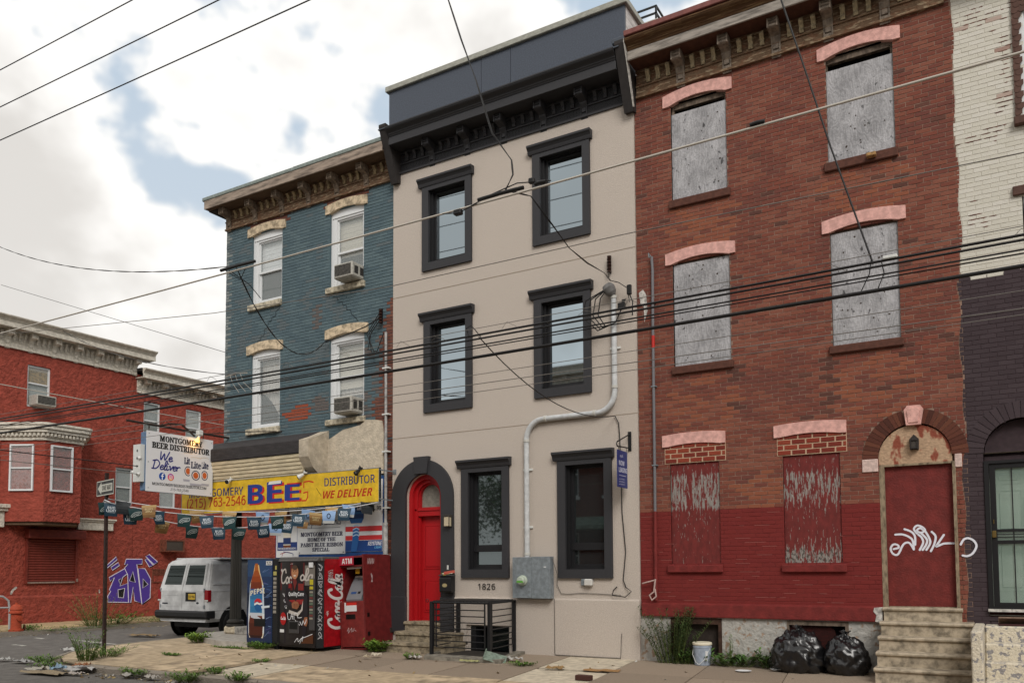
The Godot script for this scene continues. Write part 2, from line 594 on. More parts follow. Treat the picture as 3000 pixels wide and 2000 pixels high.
func make_ground() -> void:
	M("asphalt", "6a6763", .93, {"tex": "speck", "scale": .8, "nor": "grain_n", "ns": .5})
	M("asphalt_old", "726e69", .93, {"tex": "blotch", "scale": .35, "nor": "grain_n", "ns": .4})
	var b := MB.new()
	b.rect(-400, -400, 400, 400, 0)
	var g := part(b, "street", M("asphalt_old"), self)
	g.rotation.x = -PI / 2
	g.position.y = -.18
	struct(g)
	# our sidewalk: bed, slabs, kerb stones
	var walk := Node3D.new()
	walk.name = "sidewalk"
	add_child(walk, true)
	struct(walk)
	var inner := kerb_line(.15)
	var area := inner.duplicate()
	area.append(Vector2(60, -40))
	b = MB.new()
	var lay := func(q: Vector3) -> Vector3: return Vector3(q.x, q.z + gy(q.y), q.y)
	b.prism(area, -.25, -.035, lay)
	part(b, "joint_bed", M("joint", "4d4438", .95, {"tex": "grain", "scale": 2.0}), walk)
	M("slab_tan", "cbb698", .9, {"tex": "stain", "scale": .45, "nor": "grain_n", "ns": .35})
	M("slab_tan2", "bfab8e", .9, {"tex": "blotch", "scale": .6, "nor": "grain_n", "ns": .35})
	M("slab_pale", "d0c4ae", .9, {"tex": "blotch", "scale": .7, "nor": "grain_n", "ns": .25})
	M("slab_pebble", "a99885", .95, {"tex": "speck", "scale": 2.2, "nor": "rough_n", "ns": .5})
	M("slab_pebble2", "9f8f7d", .95, {"tex": "speck", "scale": 1.9, "nor": "rough_n", "ns": .5})
	var xs := [-6.3, -4.7, -3.4, -2.1, -.83, .31, 1.5, 2.8, 4.18, 5.47, 6.8, 8.1, 9.4, 10.7, 12.0, 13.4, 14.8, 16.2, 17.6, 19.0]
	var zs := [-.02, 1.7, 3.2, 4.72]
	for r in 3:
		for i in xs.size() - 1:
			var sk := .14 if i > 3 else .06
			var z0: float = zs[r]
			var z1: float = zs[r + 1]
			if r < 2 and i == 8 and r == 1:
				z0 = 1.82
			var q := PackedVector2Array([Vector2(xs[i] + sk * z0, z0), Vector2(xs[i + 1] + sk * z0, z0), Vector2(xs[i + 1] + sk * z1, z1), Vector2(xs[i] + sk * z1, z1)])
			if i == 3 or i == 4:
				q[0].x = xs[i] + (.06 if i == 3 else .14) * z0
			var key := "slab_tan" if (r == 2 or i < 4) and (i + r) % 2 else "slab_tan2"
			if r < 2 and i >= 4:
				key = "slab_pebble" if (i + r) % 2 else "slab_pebble2"
			if (r < 2 and i == 8) or (r == 2 and i == 4):
				key = "slab_pale"
			slab(walk, q, area, key)
	for i in 14:  # the narrow strip beside the corner house
		var z1 := -.03 - i * 1.6
		slab(walk, PackedVector2Array([Vector2(-6.3, z1 - 1.6), Vector2(-5.3, z1 - 1.6), Vector2(-5.3, z1), Vector2(-6.3, z1)]), area, "slab_tan2")
	M("granite", "a3998c", .92, {"tex": "speck", "scale": 1.6, "nor": "rough_n", "ns": .9})
	var o1 := kerb_line(0.0)
	var o2 := kerb_line(.145)
	for i in o1.size() - 1:
		var n := 1 if i > 0 and i < 8 else 14
		for k in n:
			if i == 8 and k > 12:
				continue
			var a := o1[i].lerp(o1[i + 1], (k + .004) / n) if n == 1 else o1[i] + (o1[i + 1] - o1[i]).normalized() * (k * 1.9 + .01)
			var e := o1[i].lerp(o1[i + 1], (k + .99) / n) if n == 1 else o1[i] + (o1[i + 1] - o1[i]).normalized() * (k * 1.9 + 1.88)
			var a2 := o2[i].lerp(o2[i + 1], (k + .004) / n) if n == 1 else o2[i] + (o2[i + 1] - o2[i]).normalized() * (k * 1.9 + .01)
			var e2 := o2[i].lerp(o2[i + 1], (k + .99) / n) if n == 1 else o2[i] + (o2[i + 1] - o2[i]).normalized() * (k * 1.9 + 1.88)
			if i == 0:
				a = o1[1] - Vector2(0, k * 1.9 + .01); e = o1[1] - Vector2(0, k * 1.9 + 1.88)
				a2 = o2[1] - Vector2(0, k * 1.9 + .01); e2 = o2[1] - Vector2(0, k * 1.9 + 1.88)
			b = MB.new()
			var drop := rng.randf_range(-.012, .006) - (.075 if i == 5 or i == 6 else 0.0)
			var round_ := func(q: Vector3) -> Vector3: return Vector3(q.x, q.z + gy(q.y) * (1.0 if q.z > -.2 else 0.0) + drop, q.y)
			var mid := (a + e + a2 + e2) / 4.0
			var top := PackedVector2Array([a.lerp(mid, .02), e.lerp(mid, .02), e2, a2])
			b.prism(PackedVector2Array([a, e, e2, a2]), -.3, -.022, round_, false)
			var t2 := PackedVector2Array([a.lerp(a2, .15), e.lerp(e2, .15), e2, a2])
			for j in 4:
				var j2 := (j + 1) % 4
				var q0 := [a, e, e2, a2]
				b.face([round_.call(Vector3(q0[j].x, q0[j].y, -.022)), round_.call(Vector3(q0[j2].x, q0[j2].y, -.022)), round_.call(Vector3(t2[j2].x, t2[j2].y, 0)), round_.call(Vector3(t2[j].x, t2[j].y, 0))], Vector3(q0[j].x + q0[j2].x - 2 * mid.x, .3, q0[j].y + q0[j2].y - 2 * mid.y))
			b.face([round_.call(Vector3(t2[0].x, t2[0].y, 0)), round_.call(Vector3(t2[1].x, t2[1].y, 0)), round_.call(Vector3(t2[2].x, t2[2].y, 0)), round_.call(Vector3(t2[3].x, t2[3].y, 0))], Vector3.UP)
			part(b, "kerb_stone", M("granite"), walk)
	# the low marble pad at the shop's corner
	b = MB.new()
	b.prism(PackedVector2Array([Vector2(-5.75, -1.9), Vector2(-5.75, .35), Vector2(-4.75, 1.05), Vector2(-3.45, 1.6), Vector2(-2.7, 1.42), Vector2(-2.55, .9), Vector2(-2.55, -1.9)]), -.05, .1, func(q: Vector3) -> Vector3: return Vector3(q.x, q.z, q.y))
	part(b, "marble_pad", M("pad", "b5afa5", .85, {"tex": "blotch", "scale": .8, "nor": "grain_n", "ns": .2}), walk)
	# the sidewalk across the side street
	var far := Node3D.new()
	far.name = "sidewalk"
	add_child(far, true)
	struct(far)
	var fa := PackedVector2Array([Vector2(-12.85, -60), Vector2(-12.85, 2.6), Vector2(-13.4, 4.0), Vector2(-14.8, 4.87), Vector2(-60, 4.87), Vector2(-60, -60)])
	b = MB.new()
	b.prism(fa, -.25, -.075, func(q: Vector3) -> Vector3: return Vector3(q.x, q.z, q.y))
	part(b, "joint_bed", M("joint"), far)
	M("slab_far", "c6ac84", .9, {"tex": "stain", "scale": .4, "nor": "grain_n", "ns": .3})
	M("slab_far2", "bca47f", .9, {"tex": "blotch", "scale": .5, "nor": "grain_n", "ns": .3})
	for i in 2:
		for k in 16:
			var x0 := -13.02 - 1.5 * i
			var z1 := 4.4 - 1.6 * k
			slab(far, PackedVector2Array([Vector2(x0 - 1.5, z1 - 1.6), Vector2(x0, z1 - 1.6), Vector2(x0, z1), Vector2(x0 - 1.5, z1)]), fa, "slab_far" if (i + k) % 2 else "slab_far2", -.05)
	b = MB.new()
	b.box(-12.86, -.3, -60, -12.7, -.06, 2.6)
	b.prism(PackedVector2Array([Vector2(-12.7, 2.6), Vector2(-12.86, 2.6), Vector2(-13.4, 4.0), Vector2(-14.8, 4.87), Vector2(-14.8, 5.02), Vector2(-13.3, 4.12)]), -.3, -.06, func(q: Vector3) -> Vector3: return Vector3(q.x, q.z, q.y))
	part(b, "kerb_stone", M("granite"), far)
	# and the one the photographer stands on
	b = MB.new()
	b.box(-60, -.3, 13.1, 60, 0.0, 17.0)
	struct(part(b, "sidewalk", M("slab_far2"), self))
	M("road_paint", "c9c6bd", .8, {"tex": "stain", "scale": .9})
	for k in [[-10.05, .87, -7.63, 1.16, .1], [-9.9, 2.4, -9.3, 2.46, .12], [-11.5, .97, -11.0, 1.03, .1], [-9.0, 6.2, -6.0, 6.35, .12]]:
		b = MB.new()
		var d: Vector2 = Vector2(k[2] - k[0], k[3] - k[1]).normalized().orthogonal() * k[4] / 2.0
		b.face([Vector3(k[0] + d.x, -.176, k[1] + d.y), Vector3(k[2] + d.x, -.176, k[3] + d.y), Vector3(k[2] - d.x, -.176, k[3] - d.y), Vector3(k[0] - d.x, -.176, k[1] - d.y)], Vector3.UP)
		struct(part(b, "road_marking", M("road_paint"), self))

func slab(parent: Node3D, q: PackedVector2Array, area: PackedVector2Array, key: String, flat_y := INF) -> void:
	var got := Geometry2D.intersect_polygons(q, area)
	for g in got:
		var s := Geometry2D.offset_polygon(g, -.007)
		if s.is_empty():
			continue
		var b := MB.new()
		var lift := rng.randf_range(-.006, .006)
		var tilt := rng.randf_range(-.004, .004)
		b.prism(s[0], -.06, 0.0, func(p: Vector3) -> Vector3: return Vector3(p.x, p.z + (flat_y if flat_y != INF else gy(p.y)) + lift + tilt * (p.x - q[0].x), p.y))
		part(b, "slab", M(key), parent)

# ---- walls ----
func wall_holes(b: MB, x0: float, x1: float, y0: float, y1: float, holes: Array, zf: float, zb: float) -> void:  # a wall with rectangular openings and their reveals
	var ys := [y0, y1]
	for h in holes:
		for y in [h[2], h[3]]:
			if y > y0 and y < y1 and not ys.has(y):
				ys.append(y)
	ys.sort()
	for i in ys.size() - 1:
		var ym: float = (ys[i] + ys[i + 1]) / 2.0
		for s in open_spans(x0, x1, ym, holes, []):
			b.rect(s[0], ys[i], s[1], ys[i + 1], zf)
	for h in holes:
		b.quad(Vector3(h[0], h[2], zf), Vector3(h[0], h[2], zb), Vector3(h[0], h[3], zb), Vector3(h[0], h[3], zf))
		b.quad(Vector3(h[1], h[2], zb), Vector3(h[1], h[2], zf), Vector3(h[1], h[3], zf), Vector3(h[1], h[3], zb))
		b.quad(Vector3(h[0], h[3], zf), Vector3(h[0], h[3], zb), Vector3(h[1], h[3], zb), Vector3(h[1], h[3], zf))
		b.quad(Vector3(h[0], h[2], zb), Vector3(h[0], h[2], zf), Vector3(h[1], h[2], zf), Vector3(h[1], h[2], zb))

func arch_fill(b: MB, cx: float, spring: float, r: float, x0: float, x1: float, y1: float, z: float) -> void:  # the corners of wall between a round arch and a square opening
	var p := PackedVector2Array([Vector2(x0, spring), Vector2(cx - r, spring)])
	for i in range(1, 16):
		p.append(Vector2(cx - r * cos(PI * i / 16.0), spring + r * sin(PI * i / 16.0)))
	p.append_array(PackedVector2Array([Vector2(cx + r, spring), Vector2(x1, spring), Vector2(x1, y1), Vector2(x0, y1)]))
	b.prism(p, z - .2, z)

func open_spans(x0: float, x1: float, y: float, holes: Array, arches: Array) -> Array:
	var segs := [[x0, x1]]
	var cuts := []
	for h in holes:
		if y > h[2] and y < h[3]:
			cuts.append([h[0], h[1]])
	for a in arches:  # centre x, spring y, radius
		var dy: float = y - a[1]
		if dy >= 0.0 and dy < a[2]:
			var hw := sqrt(a[2] * a[2] - dy * dy)
			cuts.append([a[0] - hw, a[0] + hw])
	for c in cuts:
		var next := []
		for s in segs:
			if c[0] > s[0]:
				next.append([s[0], minf(s[1], c[0])])
			if c[1] < s[1]:
				next.append([maxf(s[0], c[1]), s[1]])
		segs = next.filter(func(s): return s[1] - s[0] > .005)
	return segs

var brick_mesh: ArrayMesh

func brick_unit() -> ArrayMesh:  # a brick's face with worn edges, in units of its own size, front at z = 0
	if brick_mesh == null:
		var b := MB.new()
		var cx := .018
		var cy := .06
		var f := [Vector3(-.5 + cx, -.5 + cy, 0), Vector3(.5 - cx, -.5 + cy, 0), Vector3(.5 - cx, .5 - cy, 0), Vector3(-.5 + cx, .5 - cy, 0)]
		var e := [Vector3(-.5, -.5, -.1), Vector3(.5, -.5, -.1), Vector3(.5, .5, -.1), Vector3(-.5, .5, -.1)]
		b.quad(f[0], f[1], f[2], f[3])
		for i in 4:
			var j := (i + 1) % 4
			b.quad(e[i], e[j], f[j], f[i])
			b.quad(e[i] + Vector3(0, 0, -.9), e[j] + Vector3(0, 0, -.9), e[j], e[i])
		brick_mesh = b.mesh()
	return brick_mesh

func bricks(parent: Node3D, x0: float, x1: float, y0: float, y1: float, holes: Array, arches: Array, tone: Callable, mats_: Array, o := {}) -> void:
	# running bond; the 300 that show largest are bricks of their own, the rest one mass
	var ch: float = o.get("course", .0695)
	var ln: float = o.get("length", .213)
	var jt: float = o.get("joint", .0075)
	var proud: float = o.get("proud", .0)
	var all := []
	var row := 0
	var y := y0
	while y < y1 - .02:
		var h := minf(ch, y1 - y) - jt
		var off := (.5 * ln if row % 2 else 0.0) + rng.randf_range(-.012, .012)
		var jit: float = o.get("jit", .0022)
		var xl: float = o.left.call(y) if o.has("left") else x0
		var xr: float = o.right.call(y) if o.has("right") else x1
		for s in open_spans(xl, xr, y + ch / 2.0, holes, arches):
			var k := floori((s[0] - x0 - off) / ln)
			while true:
				var a: float = maxf(s[0], x0 + off + k * ln)
				var e: float = minf(s[1], x0 + off + (k + 1) * ln)
				k += 1
				if a >= s[1] - .001:
					break
				if e - a - jt < .02:
					continue
				var c := Vector3((a + e) / 2.0, y + ch / 2.0, proud + rng.randf_range(-jit, jit))
				all.append([c, Vector3(e - a - jt, h, .05), tone.call(c.x, c.y), (c - EYE).length_squared()])
		y += ch
		row += 1
	all.sort_custom(func(p, q): return p[3] < q[3])
	var n: int = mini(300, all.size())
	for i in n:
		var m := MeshInstance3D.new()
		m.name = "brick"
		m.mesh = brick_unit()
		m.material_override = mats_[all[i][2]]
		m.transform = Transform3D(Basis.from_scale(all[i][1]), all[i][0])
		parent.add_child(m, true)
	if all.size() > n:
		var mm := MultiMesh.new()
		mm.transform_format = MultiMesh.TRANSFORM_3D
		mm.use_colors = true
		mm.mesh = brick_unit()
		mm.instance_count = all.size() - n
		for i in range(n, all.size()):
			mm.set_instance_transform(i - n, Transform3D(Basis.from_scale(all[i][1]), all[i][0]))
			mm.set_instance_color(i - n, mats_[all[i][2]].albedo_color.srgb_to_linear())
		var mi := MultiMeshInstance3D.new()
		mi.name = "brick_field"
		mi.multimesh = mm
		mi.material_override = M("brick_mass", "ffffff", .9, {"vc": true, "tex": "grain", "scale": 3.0, "nor": "grain_n", "ns": .5})
		mi.set_meta("kind", "stuff")
		parent.add_child(mi, true)

func brick_mats(prefix: String, list: Array) -> Array:
	var r := []
	for i in list.size():
		r.append(M(prefix + str(i), list[i], .9, {"tex": "grain", "scale": 3.0, "nor": "grain_n", "ns": .5}))
	return r

func arch_pts(x0: float, x1: float, y: float, rise: float, n := 10) -> PackedVector2Array:  # points along a segmental curve from left to right
	var p := PackedVector2Array()
	for i in n + 1:
		var t := float(i) / n
		p.append(Vector2(lerpf(x0, x1, t), y + rise * 4.0 * t * (1.0 - t)))
	return p

func lintel(parent: Node3D, m: Material, x0: float, x1: float, y0: float, y1: float, rise: float, z := .035) -> void:  # a curved stone head with square ends
	var b := MB.new()
	var lo := PackedVector2Array([Vector2(x0, y0), Vector2(x0 + .1, y0)])
	lo.append_array(arch_pts(x0 + .1, x1 - .1, y0, rise))
	lo.append(Vector2(x1, y0))
	var hi := arch_pts(x0, x1, y1, rise * .85)
	hi.reverse()
	var p := PackedVector2Array()
	var last := Vector2(INF, 0)
	for q in lo + hi:
		if q.distance_to(last) > .004:
			p.append(q)
		last = q
	b.prism(p, -.05, z)
	part(b, "lintel", m, parent)

func sill(parent: Node3D, m: Material, x0: float, x1: float, y0: float, y1: float, z := .07) -> void:
	var b := MB.new()
	b.bbox(x0, y0, -.1, x1, y1, z, .012)
	part(b, "sill", m, parent)

func cornice(parent: Node3D, x0: float, x1: float, yb: float, k: Dictionary) -> void:
	# yb is the frieze's lower edge; soffit at +.52; brackets and small dentil blocks below it
	var wood: Material = k.wood
	var dep: float = k.get("depth", .42)
	var hs: float = k.get("soffit", .52)
	var sc: float = k.get("scale", 1.0)
	var xa: float = k.get("xa", x0)
	var xe: float = k.get("xe", x1)
	var b := MB.new()
	b.box(x0, yb, -.05, x1, yb + hs, .03)
	part(b, "frieze", k.get("frieze_m", wood), parent)
	b = MB.new()
	b.box(x0, yb - .01, .0, x1, yb + .03, .065)
	b.box(x0, yb + .19 * sc, .0, x1, yb + .215 * sc, .055)
	b.box(x0, yb + hs - .05, .0, x1, yb + hs - .002, .07)
	part(b, "bed_moulding", wood, parent)
	b = MB.new()
	b.box(xa, yb + hs, -.1, xe, yb + hs + .03, dep)
	part(b, "soffit", k.get("soffit_m", wood), parent)
	b = MB.new()
	b.bbox(xa, yb + hs - .01, dep + .001, xe, yb + hs + k.get("fh", .155), dep + .035, .006)
	part(b, "fascia", k.get("fascia_m", wood), parent)
	if k.get("crown", true):
		b = MB.new()
		var cy: float = yb + hs + .155
		var prof := [[dep - .02, 0.0], [dep + .03, .012], [dep + .045, .04], [dep + .06, .05]]
		for i in 7:
			var a := i / 6.0
			prof.append([dep + .06 + .1 * a - .018 * sin(a * TAU), .05 + .1 * a])
		prof.append([dep + .17, .15]); prof.append([dep + .17, .175]); prof.append([dep - .02, .19])
		var pl := PackedVector2Array()
		for q in prof:
			pl.append(Vector2(q[0], q[1] * sc))
		b.prism(pl, xa, xe, func(q: Vector3) -> Vector3: return Vector3(q.z, cy + q.y, q.x))
		part(b, "crown_moulding", k.get("crown_m", wood), parent)
	var bw: float = k.get("bw", .13)
	for x in k.brackets:
		part(bracket(x, yb - .04, yb + hs, bw, dep * .72), "bracket", k.get("bracket_m", wood), parent)
	var bx: Array = k.brackets.duplicate()
	if bx.size() > 1:
		var sp: float = bx[1] - bx[0]
		bx.insert(0, bx[0] - sp)
		bx.append(bx[-1] + sp)
	for i in bx.size() - 1:
		for j in 3:
			var x := lerpf(bx[i], bx[i + 1], .27 + .23 * j)
			if x < x0 + .04 or x > x1 - .04:
				continue
			b = MB.new()
			var pr := PackedVector2Array([Vector2(.03, .24 * sc), Vector2(.055, .235 * sc), Vector2(.075, .27 * sc), Vector2(.07, .32 * sc), Vector2(.1, .37 * sc), Vector2(.125, .4 * sc), Vector2(.125, hs - .06), Vector2(.03, hs - .06)])
			b.prism(pr, x - .035, x + .035, func(q: Vector3) -> Vector3: return Vector3(q.z, yb + q.y, q.x))
			part(b, "dentil", k.get("dentil_m", wood), parent)

func bracket(x: float, y0: float, y1: float, w: float, d: float) -> MB:  # a scrolled console: slim foot, waist, square head
	var b := MB.new()
	var h := y1 - y0
	var pr := PackedVector2Array()
	for q in [[.03, 0], [.1, .0], [.13, .05], [.12, .1], [.15, .13], [.15, .19], [.11, .24], [.11, .32], [.15, .42], [.24, .5], [.31, .56], [.34, .62], [.62, .68], [.9, .7], [1.0, .74], [1.0, .8], [.93, .82], [1.0, .85], [1.0, .9], [.93, .92], [1.0, .94], [1.0, 1.0], [.03, 1.0]]:
		pr.append(Vector2(maxf(.03, q[0] * d), q[1] * h))
	b.prism(pr, x - w / 2, x + w / 2, func(q: Vector3) -> Vector3: return Vector3(q.z, y0 + q.y, q.x))
	for s in [-1.0, 1.0]:  # raised edges and a rosette drop on the face
		b.box(x + s * w * .5 - .012, y0 + h * .7, d * .5, x + s * w * .5 + .012, y1 - .004, d + .012)
		b.box(x + s * w * .42 - .008, y0 + h * .08, .02, x + s * w * .42 + .008, y0 + h * .6, d * .16 + .012)
	b.box(x - w * .28, y0 + h * .27, .02, x + w * .28, y0 + h * .42, d * .16 + .01)
	return b

func body(parent: Node3D, x0: float, x1: float, y1: float, m: Material, z1 := -.36, z0 := -14.0) -> void:  # the house behind its front
	var b := MB.new()
	b.box(x0, -.2, z0, x1, y1, z1)
	part(b, "body", m, parent)

func pane(parent: Node3D, x0: float, y0: float, x1: float, y1: float, z: float, m: Material, called := "pane") -> void:
	var b := MB.new()
	b.box(x0, y0, z - .006, x1, y1, z)
	part(b, called, m, parent)

func glass_mats() -> void:
	M("coated_glass", "a3b0b8", .025, {"metal": 1.0})
	M("dark_glass", "2a3032", .03, {"metal": .75})
	M("clear_glass", "c8d4d4", .02, {"alpha": .13, "spec": .9})
	M("vinyl", "d3d5d6", .45)
	M("black_trim", "38383b", .55, {"tex": "grain", "scale": 2.0, "nor": "grain_n", "ns": .25})
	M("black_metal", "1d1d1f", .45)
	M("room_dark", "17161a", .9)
	M("blind", "c3bdb0", .8)
	M("curtain", "b9b4ae", .9, {"back": "60605c"})
	M("grey_metal", "8b9398", .5, {"metal": .2, "tex": "blotch", "scale": 1.3})
	M("white_metal", "cfd0cc", .5)
	M("rubber_black", "161616", .6)
	M("cable", "1b1a1a", .5)
	M("cable_grey", "6a655f", .55)
	M("cable_pale", "b5afa5", .6)
	M("pvc", "cdd0d1", .45, {"tex": "blotch", "scale": .9})
	M("marble", "c9bca4", .7, {"tex": "blotch", "scale": 1.2})
	M("print", "ffffff", .55, {"vc": true})
	M("print_gloss", "ffffff", .3, {"vc": true})

func sash_window(house: Node3D, x0: float, x1: float, y0: float, y1: float, o := {}) -> Node3D:
	# a white double-hung window in an opening, seen with its deep left jamb
	var b := MB.new()
	var z: float = o.get("z", -.11)
	var fl: float = o.get("fl", .06)
	b.ring(x0, y0, x1, y1, fl, .05, .05, .05, z - .03, z + .06)
	if fl > .1:
		b.box(x0 + fl * .55, y0, z + .06, x0 + fl * .62, y1, z + .075)
	var w := part(b, "window", M("vinyl"), house)
	var xm := x0 + fl
	var ym: float = o.get("meet", (y0 + y1) / 2.0)
	var xr := x1 - .05
	b = MB.new()
	b.ring(xm, ym - .02, xr, y1 - .05, .035, .035, .04, .035, z - .005, z + .03)
	part(b, "sash", M("vinyl"), w)
	b = MB.new()
	b.ring(xm, y0 + .05, xr, ym + .02, .035, .035, .04, .04, z - .04, z - .006)
	part(b, "sash", M("vinyl"), w)
	pane(w, xm + .03, ym, xr - .03, y1 - .08, z + .012, M("clear_glass"))
	pane(w, xm + .03, y0 + .08, xr - .03, ym - .02, z - .022, M("clear_glass"))
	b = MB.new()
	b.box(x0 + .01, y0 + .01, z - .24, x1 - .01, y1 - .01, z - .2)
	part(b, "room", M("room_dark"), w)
	if o.has("blind"):
		b = MB.new()
		var yb: float = lerpf(y1, y0, o.blind)
		var k := int((y1 - .06 - yb) / .05)
		for i in k:
			var yy := y1 - .06 - i * .05
			b.box(xm, yy - .047, z - .07, xr, yy, z - .062 + .004 * (i % 2))
		part(b, "blind", M(o.get("blind_m", "blind")), w)
	if o.has("curtain"):
		b = MB.new()
		var k := 14
		for i in k:
			var a := float(i) / k
			var e := float(i + 1) / k
			var xa := lerpf(xm, xr, a)
			var xe := lerpf(xm, xr, e)
			var za := z - .1 + .012 * sin(a * 40.0)
			var ze := z - .1 + .012 * sin(e * 40.0)
			var ya: float = y0 + (y1 - y0) * (o.curtain * (1.0 - pow(a, 1.6)) if o.get("drape", false) else o.curtain)
			var ye: float = y0 + (y1 - y0) * (o.curtain * (1.0 - pow(e, 1.6)) if o.get("drape", false) else o.curtain)
			b.quad(Vector3(xa, ya, za), Vector3(xe, ye, ze), Vector3(xe, y1 - .05, ze), Vector3(xa, y1 - .05, za))
		part(b, "curtain", M("curtain"), w)
	return w

func air_conditioner(x0: float, y0: float, x1: float, y1: float, z0: float, z1: float, label: String, owner_xf := Transform3D.IDENTITY) -> void:
	var t := thing("air_conditioner", label, "air conditioner", "window air conditioners")
	var b := MB.new()
	b.bbox(x0, y0, z0, x1, y1, z1, .015)
	part(b, "casing", M("ac_case", "b9b6ad", .5, {"tex": "blotch", "scale": 2.0}), t)
	b = MB.new()
	b.box(x0 + .03, y0 + .04, z1, x1 - .04, y1 - .035, z1 + .006)
	part(b, "rear_grille", M("ac_grille", "6d6a64", .6, {"tex": "stain", "scale": 3.0}), t)
	b = MB.new()
	for i in 9:
		var y := lerpf(y0 + .06, y1 - .05, i / 8.0)
		b.box(x0 + .03, y, z1 + .006, x1 - .04, y + .006, z1 + .012)
	for i in 2:
		var za := lerpf(z0, z1, .18 + .4 * i)
		b.box(x1, y0 + .07, za, x1 + .004, y1 - .07, za + (z1 - z0) * .26)
	part(b, "louvre", M("ac_dark", "33312f", .7), t)
	b = MB.new()
	b.box(x0 + .02, y0 - .012, z0 + .02, x1 - .02, y0, z1 - .03)
	part(b, "drip_tray", M("ac_case"), t)
	base_at(t, Vector3((x0 + x1) / 2, y0, z0))
	t.transform = owner_xf * t.transform

func board(parent: Node3D, x0: float, x1: float, y0: float, y1: float, z: float, m: Material, called := "board", r := Rect2(0, 0, 1, 1), skew := 0.0) -> MeshInstance3D:
	var b := MB.new()
	b.quad_uv(Vector3(x0, y0, z), Vector3(x1, y0 + skew, z), Vector3(x1, y1, z), Vector3(x0, y1, z), r)
	b.quad(Vector3(x0, y0, z - .02), Vector3(x0, y0, z), Vector3(x0, y1, z), Vector3(x0, y1, z - .02))
	b.quad(Vector3(x1, y0 + skew, z), Vector3(x1, y0 + skew, z - .02), Vector3(x1, y1, z - .02), Vector3(x1, y1, z))
	b.quad(Vector3(x0, y0, z - .02), Vector3(x1, y0 + skew, z - .02), Vector3(x1, y0 + skew, z), Vector3(x0, y0, z))
	b.quad(Vector3(x0, y1, z), Vector3(x1, y1, z), Vector3(x1, y1, z - .02), Vector3(x0, y1, z - .02))
	return part(b, called, m, parent)

